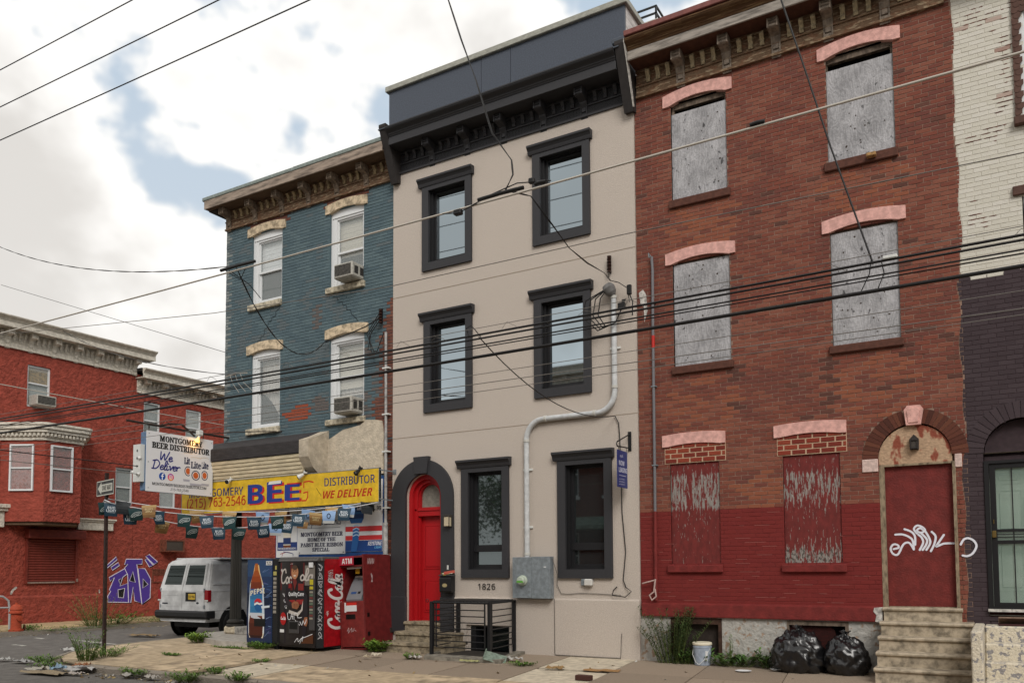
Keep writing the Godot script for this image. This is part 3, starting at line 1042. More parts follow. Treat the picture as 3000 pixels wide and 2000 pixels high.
func make_blue_house() -> void:
	glass_mats()
	var h := thing("row_house", "blue-green painted brick corner row house with weathered wooden cornice, above the beer shop", "house", "three-storey row houses")
	M("cream_stone", "d8c4a6", .85, {"tex": "stain", "scale": 1.3, "nor": "grain_n", "ns": .3})
	M("sill_stone", "cdc3ac", .85, {"tex": "stain", "scale": 2.0, "nor": "grain_n", "ns": .3})
	M("old_wood", "ffffff", .9, {"tex": "old_wood", "scale": Vector3(.6, 1.0, 1.0), "nor": "rough_n", "ns": .5})
	M("fascia_wood", "a39385", .9, {"tex": "stain", "scale": Vector3(.35, 2.2, 2.0), "nor": "grain_n", "ns": .3})
	M("soffit_wood", "6b5644", .9, {"tex": "blotch", "scale": Vector3(.4, 2.0, 2.0)})
	var win := [[-4.385, -3.37, 8.0, 9.75], [-1.858, -.86, 7.96, 9.75], [-4.375, -3.4, 4.97, 6.88], [-1.85, -.83, 4.95, 6.88]]
	var b := MB.new()
	wall_holes(b, -5.3, 0.0, 3.62, 10.5, win, -.008, -.36)
	b.rect(-.24, -.05, 0.0, 3.62, -.016)
	var w := part(b, "front_wall", M("mortar_blue", "566970", .95, {"tex": "grain", "scale": 3.0}), h)
	var edge := func(y: float) -> float:
		if y > 7.5: return .1
		if y > 6.2: return lerpf(-.42, -.03, (y - 6.2) / 1.3)
		return -.44 + .1 * sin(y * 2.3)
	var tone := func(x: float, y: float) -> int:
		var nz := soft.get_noise_2d(x * 3.0, y * 3.0)
		if x < -5.15: return 10 if rng.randf() < .6 else 4
		if x > edge.call(y) + .16 * nz or x > -.2 and y < 7.45: return 5 + rng.randi() % 3
		if y > 9.86 and ((x > -4.56 and x < -3.2) or (x > -2.0 and x < -.72)): return 5 + rng.randi() % 2
		var e := pow((x + 2.82) / .42, 2) + pow((y - 5.21) / .16, 2)
		if e < 1.0 + nz: return 8
		if pow((x + 2.25) / .12, 2) + pow((y - 7.4) / .3, 2) < 1.0 or pow((x + 2.1) / .3, 2) + pow((y - 5.35) / .3, 2) < .6 + nz: return 9
		if x > -1.0 and y < 6.7 and soft.get_noise_2d(x * 9.0, y * 6.0) > .16: return 9
		if nz > .18 and rng.randf() < .7: return 3
		if nz < -.2 and rng.randf() < .6: return 4
		return rng.randi() % 3
	bricks(w, -5.3, 0.0, 4.42, 10.06, win, [], tone, brick_mats("blue_brick", ["5a6d74", "576a72", "5d7077", "62757b", "646f73", "7a4e40", "71463a", "825647", "9d5038", "6b6461", "868c8b"]), {"course": .0705, "length": .208})
	bricks(w, -.24, 0.0, -.05, 4.42, [], [], func(_x, _y): return rng.randi() % 4, brick_mats("strip_brick", ["5e3529", "6c3c2e", "50332b", "7a4636"]))
	body(h, -5.3, 0.0, 10.4, M("side_blue", "526a72", .9, {"tex": "blotch", "scale": .8}), -.36)
	h.get_child(h.get_child_count() - 1).position.y = 3.82
	h.get_child(h.get_child_count() - 1).scale.y = .64
	b = MB.new()
	b.prism(PackedVector2Array([Vector2(-3.42, -.06), Vector2(-5.25, -1.9), Vector2(-5.25, -14), Vector2(0, -14), Vector2(0, -.36), Vector2(-.24, -.06)]), -.2, 3.64, func(q: Vector3) -> Vector3: return Vector3(q.x, q.z, q.y))
	part(b, "shop_wall", M("shop_wall", "2a3f66", .8, {"tex": "blotch", "scale": .8}), h)
	b = MB.new()
	b.box(-3.47, -.05, -.2, -.245, 3.62, 0.0)
	part(b, "shop_panel", M("shop_blue", "1e4a86", .6, {"tex": "blotch", "scale": .9}), h)
	b = MB.new()
	b.box(-5.3, 3.6, -14, -.01, 3.8, -.02)
	part(b, "shop_ceiling", M("soffit_wood"), h)
	for i in 4:
		var q: Array = win[i]
		var o: Dictionary = [{"blind": .5, "meet": 8.78, "blind_m": "vinyl"}, {"blind": .58, "meet": 8.76, "curtain": .45}, {"curtain": .5, "drape": true, "meet": 5.88}, {"blind": .62, "meet": 5.9, "curtain": .3}][i]
		o.fl = .17
		var yt: float = q[3] - .17
		sash_window(h, q[0] + .004, q[1] - .004, q[2] + .03, yt, o)
		b = MB.new()
		b.box(q[0] + .004, yt, -.3, q[1] - .004, q[3] + .06, -.05)
		b.box(q[0] + .05, yt - .004, -.05, q[1] - .004, yt + .03, -.03)
		part(b, "window_head", M("vinyl"), h)
	for q in [[-4.515, -3.25, 9.69, 9.885], [-1.975, -.748, 9.69, 9.885], [-4.508, -3.302, 6.785, 7.0], [-1.96, -.71, 6.8, 7.005]]:
		lintel(h, M("cream_stone"), q[0], q[1], q[2], q[3], .075)
	for q in [[-4.46, -3.36, 7.85, 7.995], [-1.935, -.805, 7.83, 7.965], [-4.468, -3.37, 4.83, 4.975], [-1.913, -.78, 4.83, 4.955]]:
		sill(h, M("sill_stone"), q[0], q[1], q[2], q[3])
	b = MB.new()
	for pl in [[[-4.3, 7.02], [-4.17, 7.03], [-4.16, 7.1], [-4.05, 7.11], [-4.04, 7.2], [-3.93, 7.21], [-3.92, 7.35], [-3.82, 7.36], [-3.8, 7.5], [-3.7, 7.51], [-3.68, 7.6], [-3.56, 7.62], [-3.55, 7.72], [-3.42, 7.78]], [[-1.75, 7.76], [-1.62, 7.72], [-1.6, 7.62], [-1.47, 7.6], [-1.45, 7.52], [-1.35, 7.5], [-1.33, 7.4], [-1.22, 7.38], [-1.2, 7.28], [-1.08, 7.18], [-1.0, 7.08]]]:
		b.stroke(pl, .016, .004, false, 2)
	part(b, "crack", M("crack", "2b3438", 1.0), w)
	cornice(h, -5.3, .0, 10.03, {"wood": M("old_wood"), "fascia_m": M("fascia_wood"), "soffit_m": M("soffit_wood"), "crown": false, "soffit": .47, "fh": .2, "xa": -5.6, "xe": .02, "brackets": [-5.16, -4.25, -3.35, -2.49, -1.62, -.75], "bracket_m": M("bracket_wood", "8b7b6b", .9, {"tex": "stain", "scale": Vector3(2.0, 2.0, 2.0)}), "dentil_m": M("dentil_wood", "a3906f", .9, {"tex": "stain", "scale": Vector3(2.0, 2.0, 2.0)})})
	b = MB.new()
	b.bbox(-5.66, 10.7, .36, -2.6, 10.79, .47, .012)
	b.bbox(-2.598, 10.705, .36, .0, 10.8, .465, .012)
	part(b, "gutter", M("gutter", "8d9792", .6, {"metal": .3, "tex": "blotch", "scale": 1.5}), h)
	b = MB.new()
	b.box(-5.6, 10.48, -14, -5.3, 10.6, .3)
	b.box(-5.6, 10.62, -14, .0, 10.7, .36)
	part(b, "roof", M("roof_tar", "3c3a38", .95, {"tex": "blotch", "scale": .5}), h)
	# the patched render beside the awning, and the strip of awning roof below the windows
	b = MB.new()
	b.prism(PackedVector2Array([Vector2(-1.86, 3.66), Vector2(-1.86, 4.5), Vector2(-1.4, 4.7), Vector2(-.9, 4.76), Vector2(-.75, 4.86), Vector2(-.5, 4.84), Vector2(-.3, 4.8), Vector2(-.25, 4.5), Vector2(-.25, 3.66)]), -.02, .03)
	part(b, "render_patch", M("render", "cbbfab", .92, {"tex": "wash", "scale": .5, "nor": "grain_n", "ns": .4}), h)
	b = MB.new()
	b.prism(PackedVector2Array([Vector2(.0, 3.62), Vector2(.0, 4.72), Vector2(.36, 4.56), Vector2(.64, 4.46), Vector2(.64, 4.08), Vector2(.5, 3.86), Vector2(.2, 3.64)]), -2.12, -1.84, func(q: Vector3) -> Vector3: return Vector3(q.z, q.y, q.x))
	part(b, "awning_cheek", M("render2", "c2b6a2", .92, {"tex": "blotch", "scale": .6, "nor": "grain_n", "ns": .4}), h)
	b = MB.new()
	b.prism(PackedVector2Array([Vector2(.0, 4.5), Vector2(.0, 4.72), Vector2(.2, 4.62), Vector2(.6, 4.47), Vector2(.63, 4.44), Vector2(.63, 4.17), Vector2(.0, 4.17)]), -5.62, -2.122, func(q: Vector3) -> Vector3: return Vector3(q.z, q.y + .012 * sin(q.z * 2.0), q.x))
	part(b, "awning_roof", M("awning_tar", "3d3a3b", .9, {"tex": "blotch", "scale": Vector3(.5, 1.5, 1.5), "nor": "grain_n", "ns": .5}), h)
	for i in 7:
		b = MB.new()
		var ya := 4.165 - i * .082
		var za := .6 - i * .02
		b.prism(PackedVector2Array([Vector2(za - .06, ya - .081), Vector2(za - .012, ya - .081), Vector2(za, ya - .074), Vector2(za, ya), Vector2(za - .06, ya)]), -5.6, -2.124, func(q: Vector3) -> Vector3: return Vector3(q.z, q.y, q.x))
		part(b, "siding_board", M("siding", "d3c5a6", .7, {"tex": "blotch", "scale": Vector3(.35, 2.5, 2.5)}), h)
	# corner column on its marble block
	b = MB.new()
	var prof := [Vector2(.21, 0), Vector2(.21, .04), Vector2(.165, .06), Vector2(.2, .09), Vector2(.2, .12), Vector2(.155, .15), Vector2(.15, .17)]
	b.lathe(prof, Vector3(-4.86, .28, -.06), 20)
	part(b, "column_base", M("iron_paint", "35332f", .6, {"tex": "grain", "scale": 3.0}), h)
	b = MB.new()
	for i in 20:
		var a := TAU * i / 20.0
		var at := func(t: float, r: float, y: float) -> Vector3: return Vector3(-4.86 + r * cos(t), y, -.06 + r * sin(t))
		for k in [[0.0, .135, .35, .118], [.35, .118, .65, .118], [.65, .118, 1.0, .135]]:
			var t0: float = a + TAU / 20.0 * k[0]
			var t1: float = a + TAU / 20.0 * k[2]
			b.face([at.call(t0, k[1], .42), at.call(t1, k[3], .42), at.call(t1, k[3] * .86, 3.1), at.call(t0, k[1] * .86, 3.1)], Vector3(cos(a + .15), 0, sin(a + .15)))
	part(b, "column_shaft", M("iron_paint"), h)
	b = MB.new()
	b.lathe([Vector2(.118, 0), Vector2(.15, .03), Vector2(.13, .07), Vector2(.2, .2), Vector2(.22, .24)], Vector3(-4.86, 3.1, -.06), 20)
	b.box(-5.1, 3.34, -.3, -4.62, 3.6, .18)
	part(b, "column_capital", M("iron_paint"), h)
	b = MB.new()
	b.bbox(-5.06, .1, -.26, -4.68, .285, .14, .04)
	part(b, "marble_block", M("marble"), h)
	b = MB.new()
	b.bbox(-4.676, .1, -.26, -3.5, .28, .13, .012)
	part(b, "marble_step", M("marble_grey", "a7a39c", .7, {"tex": "stain", "scale": 1.4}), h)
	base_at(h, Vector3(-2.65, 0, 0))
	air_conditioner(-1.4, 8.0, -.87, 8.31, -.1, .36, "pale window air conditioner with peeling paint in the top right window of the blue-green house")
	air_conditioner(-1.4, 5.02, -.89, 5.36, -.1, .34, "dirty window air conditioner in the lower right window of the blue-green house")

func beige_window(h: Node3D, x0: float, x1: float, y0: float, y1: float, split: float) -> Array:
	# black moulded surround with a projecting cap, deep reveal, black sash; returns the opening
	var q := [x0 + .165, x1 - .15, y0 + .165, y1 - .25]
	var b := MB.new()
	b.ring(x0, y0, x1, y1 - .12, .165, .15, .165, .13, .02, .085)
	var s := part(b, "window_surround", M("black_trim"), h)
	b = MB.new()
	b.prism(PackedVector2Array([Vector2(.03, -.16), Vector2(.1, -.16), Vector2(.115, -.12), Vector2(.12, -.1), Vector2(.15, -.06), Vector2(.175, -.04), Vector2(.175, .0), Vector2(.03, .012)]), x0 - .08, x1 + .05, func(p: Vector3) -> Vector3: return Vector3(p.z, y1 + p.y, p.x))
	part(b, "cap_moulding", M("black_trim"), s)
	b = MB.new()
	b.ring(q[0], q[2], q[1], q[3], .005, .005, .005, .005, -.16, .03)
	b.ring(q[0] + .005, q[2] + .005, q[1] - .005, q[3] - .005, .045, .012, .03, .015, -.14, -.02)
	b.ring(q[0] + .04, q[2] + .03, q[1] - .01, q[3] - .015, .065, .04, .065, .04, -.17, -.08)
	if split > 0.0:
		b.box(q[0] + .04, split - .07, -.17, q[1] - .04, split + .065, -.06)
	var f := part(b, "window", M("black_frame", "202022", .4), h)
	if split > 0.0:
		pane(f, q[0] + .1, split + .06, q[1] - .045, q[3] - .05, -.12, M("dark_mirror", "6a7274", .025, {"metal": .9}))
		pane(f, q[0] + .1, q[2] + .09, q[1] - .045, split - .06, -.12, M("dark_mirror"))
	else:
		pane(f, q[0] + .1, q[2] + .09, q[1] - .045, q[3] - .05, -.12, M("coated_glass"))
	return q

func make_beige_house() -> void:
	var h := thing("row_house", "beige stucco row house with black trim, red arched door and blank dark parapet", "house", "three-storey row houses")
	M("stucco", "c9beb3", .95, {"tex": "grain", "scale": 1.4, "nor": "grain_n", "ns": .55})
	var specs := [[.80, 2.036, 7.83, 9.785, 0.0], [3.46, 4.68, 7.824, 9.795, 0.0], [.846, 2.04, 4.84, 6.92, 0.0], [3.473, 4.67, 4.85, 6.93, 0.0], [1.782, 2.885, 1.437, 3.775, 2.02], [3.95, 5.05, 1.43, 3.775, 2.02]]
	var holes := []
	for s in specs:
		holes.append(beige_window(h, s[0], s[1], s[2], s[3], s[4]))
	holes.append([.05, 1.55, -.1, 3.9])
	holes.append([1.98, 2.86, -.4, .5])
	var b := MB.new()
	wall_holes(b, .0, 5.555, -.1, 10.5, holes, .03, -.3)
	b.quad(Vector3(5.555, -.1, .03), Vector3(5.555, -.1, -.3), Vector3(5.555, 10.5, -.3), Vector3(5.555, 10.5, .03))
	b.quad(Vector3(0, -.1, -.3), Vector3(0, -.1, .03), Vector3(0, 10.5, .03), Vector3(0, 10.5, -.3))
	var inner := PackedVector2Array([Vector2(.385, -.1)])
	for i in 17:
		var a := PI - PI * i / 16.0
		inner.append(Vector2(.835 + .45 * cos(a), 3.12 + .45 * sin(a)))
	inner.append(Vector2(1.285, -.1))
	var ring_ := inner.duplicate()
	ring_.append_array(PackedVector2Array([Vector2(1.55, -.1), Vector2(1.55, 3.9), Vector2(.05, 3.9), Vector2(.05, -.1)]))
	b.prism(ring_, -.3, .029)
	var wall := part(b, "front_wall", M("stucco"), h)
	b = MB.new()  # fine control joints at each floor
	for y in [4.37, 7.4]:
		b.box(.0, y, .029, 5.555, y + .012, .034)
	part(b, "control_joint", M("joint_line", "948778", 1.0), wall)
	b = MB.new()
	for q in [[1.62, 1.9], [2.9, 5.56]]:
		var xa: float = q[0]
		b.prism(PackedVector2Array([Vector2(.02, -.1), Vector2(.085, -.1), Vector2(.085, 1.03), Vector2(.07, 1.055), Vector2(.02, 1.06)]), xa, q[1], func(p: Vector3) -> Vector3: return Vector3(p.z, p.y, p.x))
	b.box(1.9, .52, .02, 2.9, 1.04, .085)
	b.prism(PackedVector2Array([Vector2(.02, 1.03), Vector2(.085, 1.03), Vector2(.07, 1.055), Vector2(.02, 1.06)]), 1.9, 2.9, func(p: Vector3) -> Vector3: return Vector3(p.z, p.y, p.x))
	part(b, "plinth", M("stucco"), h)
	body(h, .01, 5.54, 10.7, M("side_wall", "8b8378", .95, {"tex": "blotch", "scale": .6}))
	# arched door
	var outer := PackedVector2Array([Vector2(.01, .3)])
	for i in 21:
		var a := PI - PI * i / 20.0
		outer.append(Vector2(.80 + .785 * cos(a), 3.09 + .785 * sin(a)))
	outer.append(Vector2(1.6, .3))
	var inn := PackedVector2Array()
	for i in inner.size():
		inn.append(Vector2(inner[i].x, maxf(inner[i].y, .3)))
	inn.reverse()
	ring_ = outer.duplicate()
	ring_.append_array(inn)
	b = MB.new()
	b.prism(ring_, .025, .085)
	var sur := part(b, "door_surround", M("black_trim"), h)
	b = MB.new()
	b.prism(PackedVector2Array([Vector2(.66, 3.58), Vector2(.96, 3.58), Vector2(1.0, 3.93), Vector2(.62, 3.93)]), .03, .13)
	part(b, "keystone", M("black_trim"), sur)
	b = MB.new()
	b.bbox(-.005, .3, .03, .4, 1.05, .1, .01)
	part(b, "surround_base", M("black_trim"), sur)
	b = MB.new()
	b.bbox(1.27, .3, .03, 1.605, 1.05, .1, .01)
	part(b, "surround_base", M("black_trim"), sur)
	M("red_paint", "b3191f", .45, {"tex": "grain", "scale": 1.2})
	b = MB.new()
	for k in [[.0, .09, -.28], [.09, .07, -.22], [.14, .05, -.16]]:  # stepped red jambs that follow the arch
		var r0: float = .45 - k[0] - .002
		var r1: float = r0 - k[1]
		var p := PackedVector2Array([Vector2(.835 - r0, .5)])
		for i in 17:
			var a := PI - PI * i / 16.0
			p.append(Vector2(.835 + r0 * cos(a), 3.12 + r0 * sin(a)))
		p.append(Vector2(.835 + r0, .5))
		p.append(Vector2(.835 + r1, .5))
		for i in 17:
			var a := PI * i / 16.0
			p.append(Vector2(.835 + r1 * cos(a), 3.12 + r1 * sin(a)))
		p.append(Vector2(.835 - r1, .5))
		b.prism(p, -.34, [-.04, -.12, -.18][[.0, .09, .14].find(k[0])])
	b.box(.48, 2.72, -.32, 1.19, 2.9, -.14)
	b.box(.46, 2.83, -.2, 1.21, 2.87, -.12)
	var df := part(b, "door_frame", M("red_paint"), h)
	b = MB.new()
	b.box(.5, .54, -.33, 1.18, 2.73, -.26)
	var door := part(b, "door", M("red_paint"), df)
	for q in [[1.62, 2.55], [.72, 1.4]]:
		b = MB.new()
		b.ring(.62, q[0], 1.09, q[1], .035, .035, .035, .035, -.262, -.248)
		b.bbox(.66, q[0] + .04, -.262, 1.05, q[1] - .04, -.244, .012)
		part(b, "panel", M("red_paint"), df)
	b = MB.new()
	b.ball(Vector3(1.11, 1.52, -.22), .03)
	b.box(1.09, 1.44, -.262, 1.13, 1.62, -.25)
	part(b, "handle", M("brass", "8f7a4a", .35, {"metal": .8}), df)
	b = MB.new()
	var fan := PackedVector2Array([Vector2(.52, 2.9)])
	for i in 13:
		var a := PI - PI * i / 12.0
		fan.append(Vector2(.835 + .315 * cos(a), 3.12 + .315 * sin(a)))
	fan.append(Vector2(1.15, 2.9))
	b.prism(fan, -.27, -.25)
	part(b, "fanlight", M("frosted", "8c8a80", .35, {"tex": "blotch", "scale": 1.5}), df)
	M("step_stone", "a3967f", .92, {"tex": "stain", "scale": 1.1, "nor": "rough_n", "ns": .5})
	for q in [[.33, 1.9, .0, .85, -.1, .18], [.37, 1.85, .0, .52, .18, .36], [.40, 1.29, -.33, .16, .36, .545]]:
		b = MB.new()
		var p := PackedVector2Array([Vector2(q[0], q[2]), Vector2(q[0], q[3] - .14), Vector2(q[0] + .04, q[3] - .04), Vector2(q[0] + .14, q[3]), Vector2(q[1], q[3]), Vector2(q[1], q[2])])
		if q[2] < -.1:
			p = PackedVector2Array([Vector2(q[0], q[2]), Vector2(q[0], q[3]), Vector2(q[1], q[3]), Vector2(q[1], q[2])])
		var up := func(v: Vector3) -> Vector3: return Vector3(v.x, v.z, v.y)
		b.prism(p, q[4], q[5] - .055, func(v: Vector3) -> Vector3: return Vector3(lerpf(v.x, 1.1, .025), v.z, v.y - .03 * float(v.y > 0.1)))
		b.prism(p, q[5] - .055, q[5] - .012, up)
		b.prism(Geometry2D.offset_polygon(p, -.012)[0], q[5] - .012, q[5], up)
		part(b, "step", M("step_stone"), h)
	# cornice, end caps, parapet
	cornice(h, .2, 5.4, 10.1, {"wood": M("black_trim"), "soffit": .46, "brackets": [1.04, 1.925, 2.80, 3.70, 4.57], "soffit_m": M("black_trim"), "bw": .14})
	b = MB.new()
	b.box(.0, 10.88, .13, 5.5, 10.9, .56)
	part(b, "flashing", M("slate_metal", "464c55", .5), h)
	for q in [[.02, .2], [5.42, 5.6]]:
		b = MB.new()
		b.prism(PackedVector2Array([Vector2(.0, 9.9), Vector2(.14, 9.87), Vector2(.56, 10.93), Vector2(.56, 10.99), Vector2(.0, 10.99)]), q[0], q[1], func(v: Vector3) -> Vector3: return Vector3(v.z, v.y, v.x))
		part(b, "end_cap", M("cap_brown", "332f2e", .7, {"tex": "blotch", "scale": 1.4}), h)
	b = MB.new()
	b.prism(PackedVector2Array([Vector2(.12, 9.95), Vector2(.17, 9.93), Vector2(.575, 10.92), Vector2(.575, 10.985), Vector2(.45, 10.985)]), 5.6, 5.613, func(v: Vector3) -> Vector3: return Vector3(v.z, v.y, v.x))
	part(b, "caulk_edge", M("white_paint", "cfcbc4", .7, {"tex": "stain", "scale": 3.0}), h)
	b = MB.new()
	b.bbox(5.34, 10.99, .12, 5.62, 11.1, .5, .02)
	part(b, "cap_flashing", M("slate_metal"), h)
	M("parapet", "4b525e", .42, {"tex": "grain", "scale": .9})
	for q in [[-.03, 2.333], [2.343, 3.022], [3.032, 5.46]]:
		b = MB.new()
		b.box(q[0], 10.86, .1, q[1], 11.915, .15)
		part(b, "parapet_panel", M("parapet"), h)
	b = MB.new()
	b.box(-.02, 10.7, -.3, 5.45, 11.9, .098)
	part(b, "parapet_wall", M("black_trim"), h)
	b = MB.new()
	b.bbox(-.1, 11.917, -9.0, 5.52, 12.035, .21, .01)
	part(b, "parapet_cap", M("cap_grey", "a5a59b", .6, {"tex": "blotch", "scale": Vector3(.8, 3, 3)}), h)
	b = MB.new()
	b.box(-.02, 10.7, -9.0, 5.44, 11.9, -.31)
	part(b, "attic", M("side_wall"), h)
	for i in 6:
		b = MB.new()
		b.box(5.44, 10.75 + i * .195, -9.0, 5.46, 10.75 + i * .195 + .186, .11)
		part(b, "siding_board", M("pale_siding", "c9c5c2", .7, {"tex": "blotch", "scale": Vector3(2, 2, .5)}), h)
	b = MB.new()
	b.box(3.2, 11.95, -6.2, 4.93, 13.7, -3.0)
	var ph := part(b, "stair_head", M("pilot_wall", "c3c1b6", .8, {"tex": "blotch", "scale": .8}), h)
	b = MB.new()
	b.box(3.9, 12.0, -3.0, 4.75, 13.35, -2.97)
	part(b, "stair_door", M("pilot_door", "aaa69a", .7), ph)
	b = MB.new()
	for p in [[3.25, -3.04], [4.2, -3.04], [4.89, -3.04], [4.89, -4.4], [4.89, -6.1]]:
		b.box(p[0] - .02, 13.7, p[1] - .02, p[0] + .02, 14.02, p[1] + .02)
	for y in [13.84, 14.0]:
		b.box(3.25, y, -3.06, 4.91, y + .03, -3.02)
		b.box(4.87, y, -6.1, 4.91, y + .03, -3.06)
	part(b, "roof_railing", M("black_metal"), ph)
	# house number
	b = MB.new()
	text(b, "1826", "sans", 2.16, 1.21, .40, .115, .045)
	text(b, "1826", "sans", 2.162, 1.209, .40, .115, .048)
	part(b, "house_number", M("black_metal"), h)
	b = MB.new()
	b.box(2.0, .0, -.28, 2.84, .49, -.2)
	b.ring(1.98, -.35, 2.86, .5, .12, .02, .02, .02, -.2, .03)
	var cw := part(b, "cellar_window", M("black_metal"), h)
	pane(cw, 2.12, .02, 2.82, .46, -.18, M("dark_glass"))
	base_at(h, Vector3(2.77, 0, 0))

func edge_x(y: float) -> float:  # where the neighbour's paint begins
	var p := [[0.0, 10.62], [3.2, 10.63], [3.34, 10.69], [4.7, 10.64], [5.17, 10.67], [5.74, 10.63], [5.88, 10.69], [6.67, 10.72], [7.67, 10.70], [8.2, 10.67], [9.2, 10.70], [12.0, 10.69]]
	for i in p.size() - 1:
		if y <= p[i + 1][0]:
			return lerpf(p[i][1], p[i + 1][1], (y - p[i][0]) / (p[i + 1][0] - p[i][0])) + .018 * sin(floor(y / .0695) * 12.9898)
	return 10.69

func make_red_house() -> void:
	var h := thing("row_house", "red brick row house with boarded windows, pink window heads and a sealed arched door", "house", "three-storey row houses")
	M("pink_stone", "e3b0a6", .9, {"tex": "blotch", "scale": 1.1, "nor": "grain_n", "ns": .35})
	M("brown_sill", "5e3b30", .85, {"tex": "blotch", "scale": 1.4})
	M("red_wall_paint", "7b2b28", .7, {"tex": "blotch", "scale": .8, "nor": "grain_n", "ns": .3})
	var win := [[6.25, 7.237, 8.09, 9.86], [8.878, 9.866, 8.1, 9.86], [6.241, 7.245, 5.112, 6.99], [8.873, 9.858, 5.107, 6.99], [6.137, 7.0, 1.655, 3.74], [8.05, 8.926, 1.655, 3.74], [9.49, 10.51, .85, 3.27]]
	var wh := win.slice(0, 6)
	wh.append([9.2, 10.6, .7, 4.02])
	var b := MB.new()
	wall_holes(b, 5.56, 10.69, 2.62, 10.6, wh, -.0055, -.3)
	arch_fill(b, 9.985, 3.27, .53, 9.2, 10.6, 4.02, -.0055)
	b.box(9.2, .7, -.2, 9.49, 3.27, -.0055)
	b.box(10.51, .7, -.2, 10.6, 3.27, -.0055)
	b.rect(10.5, .7, 10.69, 2.62, -.0055)
	var w := part(b, "front_wall", M("mortar_red", "947a6b", .97, {"tex": "stain", "scale": 1.5}), h)
	b = MB.new()
	wall_holes(b, 5.56, 9.49, .7, 2.62, wh.slice(0, 6), -.0045, -.3)
	part(b, "painted_joints", M("red_wall_paint"), w)
	var tone := func(x: float, y: float) -> int:
		var nz := soft.get_noise_2d(x * 2.0, y * 2.0)
		if y < 2.62 and x < 9.5: return 10 + rng.randi() % 3
		var warm := 0.0
		for q in [[6.75, 4.4], [9.4, 4.4], [6.75, 7.6], [9.4, 7.6]]:
			warm = maxf(warm, 1.0 - Vector2((x - q[0]) / .75, (y - q[1]) / .6).length())
		if x > 7.25 and x < 8.0 and y < 3.3: warm = .6
		if warm > .1 and rng.randf() < .55: return 6 + rng.randi() % 2
		for q in [[6.2, 4.6], [7.3, 4.6], [8.83, 4.6], [9.92, 4.6], [7.33, 7.6], [9.93, 7.65]]:  # soot that runs off the sill ends
			if absf(x - q[0]) < .09 and absf(y - q[1]) < .4 and rng.randf() < .6: return 8
		if nz > .14 and rng.randf() < .55: return 3 + rng.randi() % 2
		if nz < -.16 and rng.randf() < .45: return 5
		if rng.randf() < .04: return 8 + rng.randi() % 2
		return rng.randi() % 4
	bricks(w, 5.56, 10.69, .78, 10.2, win, [[9.985, 3.27, .73]], tone, brick_mats("red_brick", ["82493b", "7c4639", "865040", "78453a", "73433a", "8a5545", "8e5441", "925740", "5f3d35", "684339", "7b2b28", "792a28", "7d2c29"]), {"right": edge_x})
	b = MB.new()
	for k in 70:  # worn joints in the painted brick
		var x := rng.randf_range(5.6, 9.3)
		var y := .78 + .0695 * rng.randi_range(4, 25)
		if open_spans(x - .01, x + .01, y, win, []).is_empty():
			continue
		var wd := rng.randf_range(.03, .16)
		b.rect(x - wd, y - .008, x + wd * .8, y - .001, .0035)
	part(b, "worn_joint", M("worn_red", "9a5a54", .9), w).set_meta("kind", "stuff")
	body(h, 5.565, 10.68, 10.75, M("side_brick", "5f3026", .95, {"tex": "blotch", "scale": .8}))
	# heads and sills
	for q in [[6.113, 7.35, 9.81, 10.015, .09], [8.75, 9.982, 9.81, 10.01, .09], [6.118, 7.351, 6.942, 7.14, .075], [8.755, 9.98, 6.946, 7.145, .075], [6.005, 7.118, 3.715, 3.915, .04], [7.922, 9.037, 3.72, 3.915, .04]]:
		lintel(h, M("pink_stone"), q[0], q[1], q[2], q[3], q[4])
	for q in [[6.203, 7.293, 7.945, 8.088], [8.82, 9.902, 7.945, 8.09], [6.207, 7.291, 4.975, 5.112], [8.821, 9.901, 4.98, 5.108]]:
		sill(h, M("brown_sill"), q[0], q[1], q[2], q[3], .06)
	for q in [[6.07, 7.042, 1.53, 1.656], [8.004, 8.992, 1.53, 1.656]]:
		sill(h, M("red_wall_paint"), q[0], q[1], q[2], q[3], .06)
	# boards
	for i in 2:
		M("ply%d" % i, "ffffff", .9, {"tex": "plywood%d" % i, "nor": "grain_n", "ns": .3})
		M("flaked%d" % i, "ffffff", .75, {"tex": "flaked%d" % i})
	var bo := [[6.255, 7.237, 8.095, 9.672, "ply0", Rect2(0, 0, .9, .8)], [8.85, 9.866, 8.1, 9.632, "ply1", Rect2(.05, .1, .95, .85)], [6.25, 7.24, 5.117, 6.93, "ply1", Rect2(.9, .9, -.8, -.9)], [8.876, 9.856, 5.11, 6.93, "ply0", Rect2(1, 0, -1, 1)], [6.137, 6.998, 1.668, 3.435, "flaked0", Rect2(0, 0, 1, 1)], [8.052, 8.924, 1.666, 3.438, "flaked1", Rect2(0, 0, 1, 1)]]
	for i in bo.size():
		var q: Array = bo[i]
		var wf := Node3D.new()
		wf.name = "boarded_window"
		h.add_child(wf, true)
		board(wf, q[0], q[1], q[2], q[3], -.03, M(q[4]), "board", q[5])
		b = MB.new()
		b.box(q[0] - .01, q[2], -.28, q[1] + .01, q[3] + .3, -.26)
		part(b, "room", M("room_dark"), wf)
		if i < 4:
			b = MB.new()
			b.ring(q[0] - .004, q[2] - .01, q[1] + .004, win[i][3], .045, .04, .03, .07 if i < 2 else .12, -.16, -.06)
			if i < 2:
				b.prism(arch_pts(q[0], q[1], win[i][3] - .1, .07), -.13, -.05)
			part(b, "window_frame", M("bare_frame", "77695c", .9, {"tex": "stain", "scale": Vector3(2, .8, 2)}), wf)
			b = MB.new()
			for k in 10 + 4 * i:
				b.disc(rng.randf_range(q[0] + .06, q[1] - .06), rng.randf_range(q[2] + .06, q[3] - .06), rng.randf_range(.008, .018), rng.randf_range(.008, .018), -.0285, 7)
			part(b, "nail_hole", M("nail", "3d342d", .9), wf)
